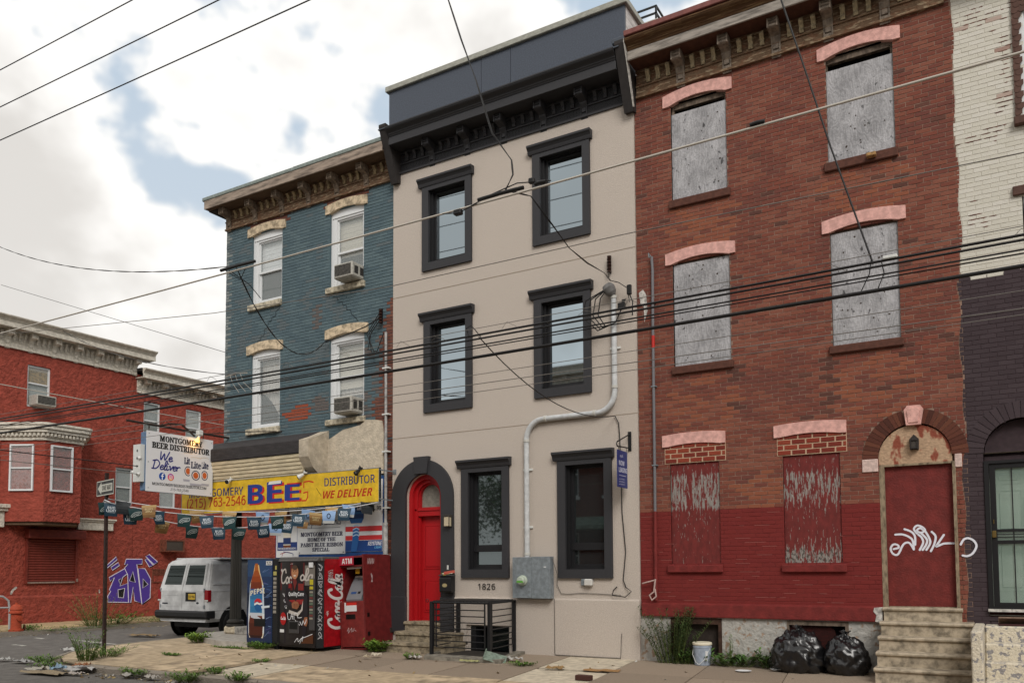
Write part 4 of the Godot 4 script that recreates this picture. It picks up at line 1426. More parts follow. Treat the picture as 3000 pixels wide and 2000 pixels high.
	# fresh brick courses over the ground-floor boards
	var cream := M("cream_mortar", "c7a98e", .95, {"tex": "grain", "scale": 3.0})
	var inf := brick_mats("infill_brick", ["8c3a2a", "7c3226", "94432f"])
	for q in [[6.04, 7.12, 3.42], [7.965, 9.038, 3.42]]:
		b = MB.new()
		b.box(q[0], q[2], -.2, q[1], 3.76, .004)
		var im := part(b, "infill", cream, h)
		for r in 4:
			var x: float = q[0] + .015 - (.12 if r % 2 else 0.0)
			while x < q[1] - .03:
				var xa := maxf(x, q[0] + .012)
				var xe := minf(x + .2, q[1] - .012)
				var ya: float = q[2] + .012 + r * .085
				if xe - xa > .03:
					var m := MeshInstance3D.new()
					m.name = "brick"
					m.mesh = brick_unit()
					m.material_override = inf[rng.randi() % 3]
					m.transform = Transform3D(Basis.from_scale(Vector3(xe - xa, .068, .05)), Vector3((xa + xe) / 2, ya + .034, .012 + rng.randf_range(-.002, .003)))
					im.add_child(m, true)
				x += .225
	b = MB.new()
	b.prism(PackedVector2Array([Vector2(-.02, .775), Vector2(.075, .775), Vector2(.08, .79), Vector2(.08, .985), Vector2(.02, 1.01), Vector2(-.02, 1.012)]), 5.6, 9.47, func(v: Vector3) -> Vector3: return Vector3(v.z, v.y, v.x))
	part(b, "water_table", M("red_wall_paint"), h)
	b = MB.new()
	wall_holes(b, 5.56, 9.5, -.1, .78, [[6.11, 7.0, .12, .76], [8.06, 8.99, .12, .76]], .02, -.25)
	part(b, "foundation", M("crumbling", "ffffff", .95, {"tex": "crumbling", "scale": .7, "nor": "rough_n", "ns": .4}), h)
	b = MB.new()
	b.ring(6.11, .12, 7.0, .76, .1, .06, .03, .1, -.12, .03)
	var cw := part(b, "cellar_window", M("cellar_wood", "473329", .9, {"tex": "stain", "scale": 1.5}), h)
	b = MB.new()
	b.box(6.2, .14, -.14, 6.95, .68, -.1)
	part(b, "board", M("cellar_board", "3b332e", .9, {"tex": "blotch", "scale": 1.5}), cw)
	b = MB.new()
	b.ring(8.06, .12, 8.99, .76, .03, .05, .03, .07, -.1, .03)
	cw = part(b, "cellar_window", M("bare_frame"), h)
	b = MB.new()
	b.prism(PackedVector2Array([Vector2(8.08, .14), Vector2(8.9, .14), Vector2(8.94, .38), Vector2(8.82, .42), Vector2(8.77, .62), Vector2(8.7, .7), Vector2(8.08, .7)]), -.06, -.03)
	part(b, "board", M("cellar_red", "6d2a26", .85, {"tex": "old_wood", "scale": Vector3(1, 3, 1)}), cw)
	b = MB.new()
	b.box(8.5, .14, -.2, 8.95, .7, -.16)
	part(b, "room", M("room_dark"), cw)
	cornice(h, 5.62, 10.6, 10.14, {"wood": M("old_wood"), "soffit": .5, "fascia_m": M("fascia_grey", "a39b92", .9, {"tex": "stain", "scale": Vector3(.35, 2.2, 2.0), "nor": "grain_n", "ns": .3}), "crown_m": M("crown_wood", "c6b69f", .9, {"tex": "old_wood", "scale": Vector3(.3, 1.6, 1.6)}), "soffit_m": M("soffit_red", "5a3a2e", .9, {"tex": "blotch", "scale": 1.0}), "bracket_m": M("bracket_wood2", "8d8073", .9, {"tex": "stain", "scale": Vector3(2.0, 2.0, 2.0)}), "dentil_m": M("dentil_wood2", "b3a384", .9, {"tex": "stain", "scale": Vector3(5.0, 3.0, 5.0)}), "brackets": [6.46, 7.285, 8.115, 8.94, 9.78], "bw": .15})
	b = MB.new()
	b.bbox(5.62, 10.99, .0, 10.6, 11.09, .62, .01)
	part(b, "roof_edge", M("red_metal", "83504a", .6, {"tex": "blotch", "scale": .8}), h)
	# door: ring of bricks on edge, keystone, springers, stained tympanum, board
	var vm := brick_mats("voussoir", ["5b3328", "653a2d", "512e25", "6c4030"])
	for i in 30:
		var a0 := PI * (i + .04) / 30.0
		var a1 := PI * (i + .96) / 30.0
		if absf((a0 + a1) / 2 - PI / 2) < .19:
			continue
		b = MB.new()
		var c := Vector2(9.985, 3.27)
		b.prism(PackedVector2Array([c + Vector2(cos(a0), sin(a0)) * .505, c + Vector2(cos(a1), sin(a1)) * .505, c + Vector2(cos(a1), sin(a1)) * .725, c + Vector2(cos(a0), sin(a0)) * .725]), -.06, .008 + rng.randf_range(-.002, .002))
		part(b, "voussoir", vm[rng.randi() % 4], h)
	b = MB.new()
	b.prism(PackedVector2Array([Vector2(9.89, 3.745), Vector2(10.09, 3.745), Vector2(10.13, 3.975), Vector2(10.09, 4.04), Vector2(9.91, 4.04), Vector2(9.865, 3.975)]), -.05, .06)
	b.prism(PackedVector2Array([Vector2(9.925, 3.78), Vector2(10.055, 3.78), Vector2(10.085, 3.96), Vector2(10.05, 4.0), Vector2(9.94, 4.0), Vector2(9.905, 3.96)]), .05, .075)
	part(b, "keystone", M("pink_stone"), h)
	for q in [[9.25, 9.478], [10.522, 10.615]]:
		b = MB.new()
		b.bbox(q[0], 3.07, -.04, q[1], 3.268, .02, .008)
		part(b, "springer", M("pink_pale", "d8bfb6", .9, {"tex": "blotch", "scale": 2.0}), h)
	b = MB.new()
	var ty := []
	for i in 17:
		var a := PI * i / 16.0
		ty.append(Vector2(9.985 + .505 * cos(a), 3.25 + .505 * sin(a)))
	for i in 16:
		var q0: Vector2 = ty[i]
		var q1: Vector2 = ty[i + 1]
		var pts := [Vector3(q1.x, 3.17, -.02), Vector3(q0.x, 3.17, -.02), Vector3(q0.x, q0.y, -.02), Vector3(q1.x, q1.y, -.02)]
		for j in [0, 2, 1, 0, 3, 2]:
			b.put(pts[j], Vector3(0, 0, 1), Vector2((pts[j].x - 9.48) / 1.01, 1.0 - (pts[j].y - 3.17) / .6))
	part(b, "tympanum", M("rusty", "ffffff", .9, {"tex": "rusty", "nor": "rough_n", "ns": .3}), h)
	b = MB.new()
	b.box(9.49, .98, -.2, 9.56, 3.17, .0)
	b.box(10.485, .98, -.2, 10.53, 3.17, .01)
	b.box(9.56, 3.14, -.2, 10.485, 3.17, -.01)
	var df := part(b, "door_frame", M("frame_peel", "97866f", .9, {"tex": "stain", "scale": Vector3(3, 1, 3)}), h)
	b = MB.new()
	b.box(9.56, 1.01, -.12, 10.485, 3.14, -.08)
	var door := part(b, "door", M("door_red", "742a26", .65, {"tex": "blotch", "scale": .7, "nor": "grain_n", "ns": .25}), df)
	b = MB.new()
	b.box(9.56, .99, -.08, 10.485, 1.012, -.05)
	part(b, "threshold", M("step_stone"), df)
	var gl := [[[9.65, 1.88], [9.72, 1.90], [9.71, 1.94], [9.65, 1.95], [9.61, 1.89], [9.64, 1.81], [9.71, 1.80], [9.79, 1.95], [9.87, 1.97], [9.93, 1.87]], [[9.68, 2.10], [9.78, 2.10], [9.87, 2.06], [9.92, 2.00], [9.93, 1.87]], [[9.81, 2.18], [9.90, 2.14], [9.95, 2.07], [9.95, 1.94]], [[9.98, 2.11], [9.94, 2.18], [9.99, 2.23], [10.06, 2.20], [10.09, 2.15], [10.03, 2.12], [9.98, 2.15], [10.02, 2.19], [10.07, 2.16]], [[10.00, 2.09], [10.04, 2.05], [10.06, 1.97], [10.01, 1.86]], [[10.03, 2.12], [10.11, 2.02], [10.10, 1.94], [10.05, 1.86]], [[10.10, 2.13], [10.15, 2.02], [10.15, 1.95], [10.10, 1.86]], [[10.18, 2.13], [10.23, 2.06], [10.21, 1.95], [10.16, 1.84]], [[10.34, 2.08], [10.25, 1.94], [10.24, 1.91], [10.34, 1.95], [10.47, 1.95]]]
	b = MB.new()
	for i in gl.size():
		b.stroke(gl[i], .03, -.078 + i * .0006)
	part(b, "graffiti", M("spray_white", "d8d9e2", .6), df)
	b = MB.new()
	b.stroke([[10.56, 1.93], [10.60, 2.0], [10.66, 2.02], [10.73, 1.98], [10.76, 1.90], [10.71, 1.80], [10.64, 1.76], [10.58, 1.77]], .03, .012)
	part(b, "graffiti", M("spray_white"), h)
	# stone stoop
	for i in 5:
		b = MB.new()
		var y := 1.0 - .2 * i
		var z := .13 + .26 * i
		var xa := 9.49 if i == 0 else 9.475
		var xe := 10.56 if i == 0 else 10.7
		b.box(xa + .015, y - .22, -.1, xe - .015, y - .055, z - .035)
		b.prism(PackedVector2Array([Vector2(-.1, y - .056), Vector2(z - .02, y - .056), Vector2(z, y - .04), Vector2(z + .003, y - .02), Vector2(z - .012, y - .003), Vector2(z - .03, y), Vector2(-.1, y)]), xa, xe, func(v: Vector3) -> Vector3: return Vector3(v.z, v.y, v.x))
		part(b, "step", M("stoop_stone", "b9ab95", .9, {"tex": "stain", "scale": 1.2, "nor": "grain_n", "ns": .4}), h)
	b = MB.new()
	b.prism(PackedVector2Array([Vector2(9.38, .78), Vector2(9.48, .76), Vector2(9.485, 1.0), Vector2(9.37, .99), Vector2(9.36, .93), Vector2(9.4, .88)]), .0, .09)
	part(b, "plaster_patch", M("white_paint"), h)
	base_at(h, Vector3(8.12, 0, 0))

func make_right_house() -> void:
	var h := thing("row_house", "row house painted white above and dark plum below, with barred storm door", "house", "three-storey row houses")
	var win := [[11.6, 12.5, 8.05, 9.75], [11.5, 12.4, 5.1, 6.95], [10.89, 11.86, .9, 3.25]]
	var b := MB.new()
	wall_holes(b, 10.69, 15.9, 5.87, 10.6, win, -.005, -.3)
	var w := part(b, "front_wall", M("mortar_pale", "cfcabd", .95, {"tex": "grain", "scale": 3.0}), h)
	b = MB.new()
	wall_holes(b, 10.69, 15.9, -.1, 5.87, [win[1], [10.8, 11.95, -.1, 3.8]], -.005, -.3)
	arch_fill(b, 11.375, 3.25, .5, 10.8, 11.95, 3.8, -.005)
	b.box(10.8, -.1, -.2, 10.89, 3.25, -.005)
	b.box(11.86, -.1, -.2, 11.95, 3.25, -.005)
	part(b, "painted_joints", M("plum_joint", "3d3135", .95), w)
	var tone := func(x: float, y: float) -> int:
		if y > 5.86 + .03 * sin(x * 9.0):
			var p := 0.0
			for q in [[10.98, 7.92, .2, .06], [11.2, 7.98, .12, .05], [10.95, 6.75, .12, .06], [10.95, 9.75, .2, .1], [11.1, 9.8, .2, .08], [11.33, 9.4, .14, .4], [11.33, 8.8, .1, .5]]:
				p = maxf(p, 1.0 - Vector2((x - q[0]) / q[2], (y - q[1]) / q[3]).length())
			if p > 0.0 and rng.randf() < .12: return 3 + rng.randi() % 2
			return rng.randi() % 3
		return 5 + rng.randi() % 3
	bricks(w, 10.69, 15.9, .75, 10.3, win, [[11.375, 3.25, .49]], tone, brick_mats("pale_brick", ["dad6ca", "d7d3c6", "ddd9ce", "a98c80", "bda89c", "453a3e", "42373b", "483d41"]), {"left": edge_x, "jit": .0012})
	b = MB.new()
	for k in 110:  # chips of lost paint along the joints
		var q: Array = [[10.98, 7.93, .22, .05], [11.2, 8.0, .15, .12], [10.95, 6.72, .16, .14], [10.95, 9.75, .2, .12], [11.2, 9.8, .2, .14], [11.36, 9.3, .1, .35], [11.36, 8.75, .08, .4], [11.3, 8.35, .12, .12]][k % 8]
		var x: float = q[0] + rng.randfn() * q[2] * .6
		var y: float = .75 + .0695 * roundf((q[1] + rng.randfn() * q[3] * .6 - .75) / .0695)
		var wd := rng.randf_range(.015, .07)
		b.prism(PackedVector2Array([Vector2(x - wd, y), Vector2(x - wd * .3, y - .009), Vector2(x + wd, y - .004), Vector2(x + wd * .4, y + .009)]), -.004, .0025)
	var chips := part(b, "paint_chips", M("chip_brown", "6d4a3d", .95), w)
	chips.set_meta("kind", "stuff")
	body(h, 10.7, 15.9, 10.6, M("side_brick"))
	b = MB.new()
	b.box(10.75, 10.3, .0, 15.9, 10.8, .3)
	part(b, "cornice", M("brown_paint", "5b4138", .8, {"tex": "blotch", "scale": 1.0}), h)
	b = MB.new()
	b.box(11.36, 10.06, .0, 12.8, 10.2, .1)
	b.bbox(11.44, 7.97, .0, 12.7, 8.09, .1, .01)
	b.bbox(11.385, 6.95, .0, 12.5, 7.085, .05, .01)
	b.box(11.46, 9.72, -.02, 12.65, 10.05, .03)
	b.box(11.46, 8.09, -.02, 11.52, 9.72, .03)
	part(b, "window_trim", M("brown_paint"), h)
	for i in 22:  # scalloped shingles round the top window
		var y := 8.12 + i * .085
		for k in (1 if i < 18 else 8):
			b = MB.new()
			var x := 11.5 + .09 * k + (.03 if i % 2 else 0.0)
			var p := PackedVector2Array([Vector2(x - .045, .1), Vector2(x - .045, .03), Vector2(x - .028, .008), Vector2(x, 0), Vector2(x + .028, .008), Vector2(x + .045, .03), Vector2(x + .045, .1)])
			b.prism(p, .03, .042, func(v: Vector3) -> Vector3: return Vector3(v.x, v.y + y, v.z + (.1 - v.y) * .06 - .01))
			part(b, "shingle", M("brown_paint"), h)
	sash_window(h, 11.55, 12.49, 8.09, 9.72, {"z": -.06, "blind": .4})
	sash_window(h, 11.52, 12.39, 5.12, 6.94, {"z": -.08, "blind": .3})
	# dark timber fanlight, storm door in front of a pale panelled door
	b = MB.new()
	var fan := PackedVector2Array([Vector2(10.9, 3.15)])
	for i in 13:
		var a := PI - PI * i / 12.0
		fan.append(Vector2(11.375 + .475 * cos(a), 3.25 + .475 * sin(a)))
	fan.append(Vector2(11.85, 3.15))
	b.prism(fan, -.2, -.14)
	b.box(10.9, 3.13, -.2, 11.85, 3.2, -.06)
	part(b, "fanlight_board", M("plum", "3c2f33", .8, {"tex": "blotch", "scale": 1.2}), h)
	for i in 22:
		var a0 := PI * (i + .05) / 22.0
		var a1 := PI * (i + .95) / 22.0
		b = MB.new()
		var c := Vector2(11.375, 3.25)
		b.prism(PackedVector2Array([c + Vector2(cos(a0), sin(a0)) * .48, c + Vector2(cos(a1), sin(a1)) * .48, c + Vector2(cos(a1), sin(a1)) * .72, c + Vector2(cos(a0), sin(a0)) * .72]), -.06, .008)
		part(b, "voussoir", M("pale_brick%d" % (5 + i % 3)), h)
	b = MB.new()
	b.box(10.95, 1.03, -.22, 11.82, 3.1, -.18)
	var door := part(b, "door", M("door_green", "b3bfb4", .6), h)
	for q in [[11.02, 1.25, 11.36, 2.0], [11.42, 1.25, 11.76, 2.0], [11.02, 2.1, 11.36, 2.72], [11.42, 2.1, 11.76, 2.72], [11.02, 2.8, 11.36, 3.0], [11.42, 2.8, 11.76, 3.0]]:
		b = MB.new()
		b.ring(q[0], q[1], q[2], q[3], .02, .02, .02, .02, -.18, -.17)
		b.bbox(q[0] + .05, q[1] + .05, -.18, q[2] - .05, q[3] - .05, -.168, .01)
		part(b, "panel", M("door_green"), door)
	b = MB.new()
	b.ring(10.89, 1.0, 11.86, 3.13, .06, .06, .03, .04, -.06, .02)
	b.ring(10.955, 1.03, 11.8, 3.09, .075, .075, .06, .07, -.045, -.005)
	b.box(11.03, 1.93, -.04, 11.73, 1.98, -.01)
	b.box(11.03, 2.1, -.04, 11.73, 2.14, -.01)
	for y in [2.02, 2.06]:
		b.box(11.03, y, -.03, 11.73, y + .012, -.015)
	for x in [11.225, 11.54]:
		b.box(x, 1.09, -.032, x + .014, 3.02, -.014)
	var sd := part(b, "storm_door", M("storm_black", "18181a", .5), h)
	pane(sd, 11.03, 1.09, 11.73, 3.02, -.036, M("storm_glass", "9fb9ac", .05, {"alpha": .22, "spec": .8}))
	b = MB.new()
	b.bbox(10.965, 2.02, .0, 11.015, 2.12, .03, .006)
	b.box(10.985, 2.22, -.005, 10.995, 2.28, .012)
	part(b, "lock", M("brass"), sd)
	b = MB.new()
	for q in [[11.54, 2.55], [11.54, 1.45]]:
		for s in [-1.0, 1.0]:
			var pts := []
			for i in 14:
				var a := i * .42
				pts.append(Vector3(q[0] + .007 + s * (.03 + .028 * cos(a) * (1.0 - i * .05)), q[1] + s * .03 * sin(a) * (1.0 - i * .05) + .03 * s, -.01))
			b.tube(pts, .006, 5)
	part(b, "scrollwork", M("storm_black"), sd)
	b = MB.new()
	b.box(11.42, 2.2, -.17, 11.66, 2.62, -.09)
	part(b, "letter_box", M("black_metal"), h)
	M("peeled", "ffffff", .85, {"tex": "peeled", "scale": 1.6, "nor": "rough_n", "ns": .6})
	b = MB.new()
	wall_holes(b, 10.69, 15.9, -.1, .76, [], .01, -.1)
	part(b, "foundation", M("peeled"), h)
	b = MB.new()
	b.bbox(10.7, -.2, .0, 10.83, .79, 1.75, .015)
	part(b, "stoop_wall", M("peeled"), h)
	for i in 4:
		b = MB.new()
		b.bbox(10.832, -.2, -.1, 12.1, .78 - .22 * i, .42 + .3 * i, .02)
		part(b, "step", M("peeled"), h)
	b = MB.new()
	b.box(10.88, .96, -.1, 11.9, 1.0, .06)
	part(b, "door_sill", M("white_paint"), h)
	base_at(h, Vector3(13.3, 0, 0))
	var mt := MB.new()
	mt.bbox(11.0, .785, .03, 11.9, .8, .38, .006)
	solo(mt, "door_mat", M("mat_red", "4a2728", .95, {"tex": "speck", "scale": 6.0}), "thin dark red door mat on the painted stoop before the barred storm door", "door mat")
	mt = MB.new()
	mt.xf = Transform3D(Basis(Vector3(1, 0, 0), -.5), Vector3(11.42, .83, .12))
	mt.bbox(-.42, -.012, -.13, .42, .012, .13, .008)
	solo(mt, "cardboard_tray", M("tray", "8a7363", .9, {"tex": "blotch", "scale": 2.0}), "brown cardboard tray leaning on the sill under the barred storm door", "tray")

func plain_window(parent: Node3D, xf: Transform3D, w: float, h: float, meet: float, sheet: Material, lower: Material, called := "window") -> Node3D:
	# a white double-hung window set on xf (x along the wall, z outwards)
	var b := MB.new()
	b.xf = xf
	b.ring(0, 0, w, h, .05, .05, .05, .05, -.03, .03)
	b.box(.05, meet - .02, -.02, w - .05, meet + .02, .025)
	var f := part(b, called, M("vinyl"), parent)
	b = MB.new()
	b.xf = xf
	b.box(.04, meet, -.06, w - .04, h - .04, -.05)
	part(b, "blind", sheet, f)
	b = MB.new()
	b.xf = xf
	b.box(.04, .04, -.07, w - .04, meet, -.06)
	part(b, "curtain", lower, f)
	for q in [[meet + .02, h - .05, .004], [.05, meet - .02, -.008]]:
		b = MB.new()
		b.xf = xf
		b.box(.05, q[0], q[2] - .004, w - .05, q[1], q[2])
		part(b, "pane", M("clear_glass"), f)
	return f

func make_stucco_corner() -> void:
	M("stucco_red", "9e4a3c", .95, {"tex": "blotch", "scale": .5, "nor": "rough_n", "ns": .8})
	M("cream_old", "ddd6c8", .9, {"tex": "blotch", "scale": 1.0, "nor": "rough_n", "ns": .4})
	M("net", "a9aca9", .9, {"tex": "blotch", "scale": Vector3(8, .6, 8)})
	M("net_dark", "83857f", .9, {"tex": "blotch", "scale": 1.0})
	M("amber_blind", "a8874e", .9, {"tex": "stain", "scale": 2.0})
	var h := thing("corner_building", "two-storey red stucco corner building with cream cornice, oriel bay and roller shutter", "building", "red stucco buildings")
	h.position = Vector3(-16, 0, 0)
	h.rotation.y = PI / 2
	var b := MB.new()
	var holes := [[1.116, 1.88, 6.95, 8.34], [4.3, 4.99, 3.98, 5.31]]
	wall_holes(b, .0, 5.02, -.2, 9.4, holes, .0, -.2)
	b.box(.0, -.2, -12, 5.02, 9.4, -.2)
	b.quad(Vector3(0, -.2, -.2), Vector3(0, -.2, 0), Vector3(0, 9.4, 0), Vector3(0, 9.4, -.2))
	b.quad(Vector3(5.02, -.2, 0), Vector3(5.02, -.2, -.2), Vector3(5.02, 9.4, -.2), Vector3(5.02, 9.4, 0))
	part(b, "wall", M("stucco_red"), h)
	cornice(h, -.3, 5.02, 8.75, {"wood": M("cream_old"), "soffit": .56, "xa": -.5, "xe": 5.5, "brackets": [.43, 1.17, 1.95, 2.71, 3.46, 4.21, 4.94], "bw": .16})
	b = MB.new()
	b.box(-.4, 9.6, -12, 5.3, 9.7, .3)
	part(b, "roof", M("roof_tar"), h)
	plain_window(h, Transform3D(Basis(), Vector3(1.12, 6.97, -.08)), .756, 1.36, .78, M("amber_blind"), M("net"))
	plain_window(h, Transform3D(Basis(), Vector3(4.31, 3.99, -.08)), .67, 1.31, .62, M("net"), M("net_dark"))
	# the oriel: three faces of stucco under a bracketed cornice
	var plan := PackedVector2Array([Vector2(.37, .0), Vector2(1.06, 1.2), Vector2(2.27, 1.2), Vector2(2.96, .0)])
	var lift := func(q: Vector3) -> Vector3: return Vector3(q.x, q.z, q.y)
	b = MB.new()
	b.prism(plan, 3.18, 5.85, lift)
	var bay := part(b, "oriel", M("stucco_red"), h)
	b = MB.new()
	b.prism(Geometry2D.offset_polygon(plan, -.08)[0], 3.08, 3.18, lift)
	part(b, "oriel_floor", M("soffit_wood"), bay)
	for k in [[.06, 5.74, 5.84], [.1, 5.84, 5.98], [.2, 5.98, 6.08], [.26, 6.08, 6.2], [.3, 6.2, 6.27]]:
		b = MB.new()
		b.prism(Geometry2D.offset_polygon(plan, k[0])[0], k[1], k[2], lift)
		part(b, "oriel_cornice", M("cream_old"), bay)
	b = MB.new()
	for i in 22:
		var t := i / 21.0
		var p := Vector2(.37, 0).lerp(Vector2(1.06, 1.2), t) if i < 11 else Vector2(1.06, 1.2).lerp(Vector2(2.27, 1.2), (i - 11) / 10.0)
		if i < 11:
			p = Vector2(.37, 0).lerp(Vector2(1.06, 1.2), i / 10.0) + Vector2(-.867, .4985) * .12
		else:
			p += Vector2(0, .12)
		b.bbox(p.x - .035, 5.86, p.y - .035, p.x + .035, 5.975, p.y + .05, .01)
	part(b, "dentil_row", M("cream_old"), bay)
	plain_window(bay, Transform3D(Basis(), Vector3(1.24, 4.14, 1.235)), .72, 1.47, .72, M("net"), M("net_dark"))
	var dir := Vector3(.4985, 0, .867)
	var out := Vector3(-.867, 0, .4985)
	plain_window(bay, Transform3D(Basis(dir, Vector3.UP, out), Vector3(.37, 4.14, 0) + dir * .3 + out * .035), .76, 1.47, .72, M("bay_mirror", "5c625f", .03, {"metal": .9}), M("bay_mirror"))
	# mouldings, shutter, ledge, meters
	b = MB.new()
	for q in [[2.9, 4.2, 3.02, 3.3, .1], [2.9, 4.24, 3.3, 3.36, .14], [2.9, 4.28, 3.36, 3.42, .18]]:
		b.bbox(q[0], q[2], .0, q[1], q[3], q[4], .012)
	part(b, "belt_moulding", M("cream_old"), h)
	b = MB.new()
	for q in [[-.3, .45, 3.0, 3.5, .16], [-.36, .6, 3.5, 3.6, .24], [-.4, .78, 3.6, 3.72, .3]]:
		b.bbox(q[0], q[2], .0, q[1], q[3], q[4], .012)
	part(b, "corner_moulding", M("cream_old"), h)
	M("shutter_red", "7c3328", .6, {"tex": "blotch", "scale": .9})
	b = MB.new()
	b.bbox(1.16, 2.68, .0, 3.08, 2.98, .3, .02)
	b.box(1.2, 1.22, .0, 1.26, 2.7, .08)
	b.box(2.85, 1.22, .0, 2.91, 2.7, .08)
	var sh := part(b, "roller_shutter", M("shutter_red"), h)
	for i in 17:
		b = MB.new()
		var y := 1.27 + i * .082
		b.prism(PackedVector2Array([Vector2(.0, .0), Vector2(.035, .004), Vector2(.05, .03), Vector2(.045, .06), Vector2(.02, .078), Vector2(.0, .078)]), 1.26, 2.85, func(v: Vector3) -> Vector3: return Vector3(v.z, y + v.y, v.x))
		part(b, "slat", M("shutter_red"), sh)
	b = MB.new()
	b.bbox(1.22, 1.215, .0, 2.9, 1.27, .07, .01)
	b.bbox(2.88, 1.25, .06, 2.95, 1.36, .1, .01)
	part(b, "bottom_bar", M("shutter_bar", "9c8478", .7, {"tex": "stain", "scale": 2.0}), sh)
	b = MB.new()
	b.prism(PackedVector2Array([Vector2(.0, -.2), Vector2(.1, -.2), Vector2(.1, .78), Vector2(.06, .83), Vector2(.0, .84)]), .0, 3.85, func(v: Vector3) -> Vector3: return Vector3(v.z, v.y, v.x))
	part(b, "base_ledge", M("stucco_red"), h)
	b = MB.new()
	var gl := [[[4.73,1.70],[4.80,1.63],[4.84,1.52],[4.66,1.39],[4.56,1.08],[4.87,1.18],[4.91,0.49],[4.11,0.53],[4.10,0.74],[4.21,0.91],[4.15,0.95],[4.34,1.39],[4.18,1.26],[4.13,1.39]],[[4.78,2.04],[5.43,2.04],[5.42,1.86],[5.21,1.85],[5.44,0.44],[5.15,0.54],[5.08,1.04],[5.00,0.48],[4.91,0.49],[4.85,1.48],[4.72,1.72],[4.85,1.86],[4.72,1.84]],[[5.26,1.70],[5.54,1.70],[5.79,1.32],[5.78,0.62],[5.45,0.40]],[[4.03,1.81],[4.39,2.12],[4.42,2.01],[4.05,1.72]],[[4.19,1.75],[4.47,1.92],[4.52,1.81],[4.25,1.64]],[[5.56,2.14],[5.71,2.22],[6.07,1.94],[5.91,1.85]],[[5.53,2.02],[5.62,2.07],[5.88,1.82],[5.72,1.76]]]
	var ho := [[[4.48,0.95],[4.74,1.00],[4.70,0.66],[4.50,0.68]],[[4.50,1.30],[4.65,1.38],[4.56,1.10]],[[5.05,1.59],[5.16,1.20],[4.92,1.26]],[[5.47,1.33],[5.68,1.12],[5.47,0.99]]]
	var poly := func(l: Array) -> PackedVector2Array:
		var p := PackedVector2Array()
		for q in l:
			p.append(Vector2(q[0], q[1]))
		return p
	for i in gl.size():
		var p: PackedVector2Array = poly.call(gl[i])
		b.col = L("1b1720")
		var sh2 := PackedVector2Array()
		for q in p:
			sh2.append(q + Vector2(.03, -.035))
		b.flat(sh2, .006 + i * .0002)
		b.col = L("4c3591")
		b.flat(p, .009 + i * .001)
		b.col = L("d9d3e2")
		b.stroke(gl[i], .03, .0095 + i * .001, true, 1)
	for q in ho:
		b.col = L("1b1720")
		b.flat(poly.call(q), .018)
		b.col = L("d9d3e2")
		b.stroke(q, .028, .0185, true, 1)
	part(b, "graffiti", M("spray", "ffffff", .7, {"vc": true}), h)
	b = MB.new()
	b.stroke([[.95, 1.1], [.85, 1.02], [.8, .92]], .07, .004)
	b.stroke([[.88, .8], [.84, .7]], .08, .004)
	b.stroke([[3.78, .95], [3.79, .87]], .05, .004)
	part(b, "chipped_patch", M("white_paint"), h)
	# the lower neighbour along the side street
	var n := thing("side_building", "lower red stucco building beyond the corner building, with its own cream cornice", "building", "red stucco buildings")
	n.position = Vector3(-16, 0, -5.03)
	n.rotation.y = PI / 2
	b = MB.new()
	wall_holes(b, .0, 14.0, -.2, 8.8, [[.34, 1.05, 6.35, 7.87], [2.17, 2.9, 6.35, 7.88], [1.07, 1.78, 3.95, 5.35]], .0, -.2)
	b.box(.0, -.2, -12, 14, 8.8, -.2)
	part(b, "wall", M("stucco_red"), n)
	cornice(n, .03, 14.0, 8.13, {"wood": M("cream_old"), "soffit": .5, "xa": -.02, "xe": 14.2, "brackets": [.33, 1.07, 1.8, 2.54, 3.27, 4.0, 4.74], "bw": .15})
	b = MB.new()
	b.box(.0, 8.9, -12, 14, 9.0, .3)
	part(b, "roof", M("roof_tar"), n)
	for q in [[.35, 6.37, .69, 1.48, .8], [2.18, 6.37, .71, 1.49, .8], [1.08, 3.97, .69, 1.36, .68]]:
		plain_window(n, Transform3D(Basis(), Vector3(q[0], q[1], -.08)), q[2], q[3], q[4], M("net"), M("net_dark"))
	b = MB.new()
	b.ring(1.12, 2.32, 1.96, 2.77, .05, .05, .05, .05, .0, .34)
	var ab := part(b, "wall_unit_sleeve", M("wall_unit", "7e4a38", .8, {"tex": "stain", "scale": 2.0}), n)
	b = MB.new()
	b.box(1.17, 2.37, .0, 1.91, 2.72, .3)
	for i in 8:
		b.box(1.19, 2.39 + i * .04, .3, 1.89, 2.405 + i * .04, .315)
	part(b, "grille", M("grille_brown", "5d544c", .7), ab)
	b = MB.new()
	b.ring(.82, 1.18, 1.35, 1.68, .03, .03, .03, .03, .0, .03)
	for i in 5:
		for j in 3:
			b.box(.87 + i * .09, 1.45 + j * .07, .0, .94 + i * .09, 1.5 + j * .07, .02)
	part(b, "vent_panel", M("wall_unit"), n)
	# its neighbour's window unit
	var at := Transform3D(Basis(Vector3.UP, PI / 2), Vector3(-16, 0, 0))
	air_conditioner(1.22, 7.0, 1.86, 7.33, -.1, .4, "window air conditioner under the amber blind, high on the red corner building", at)

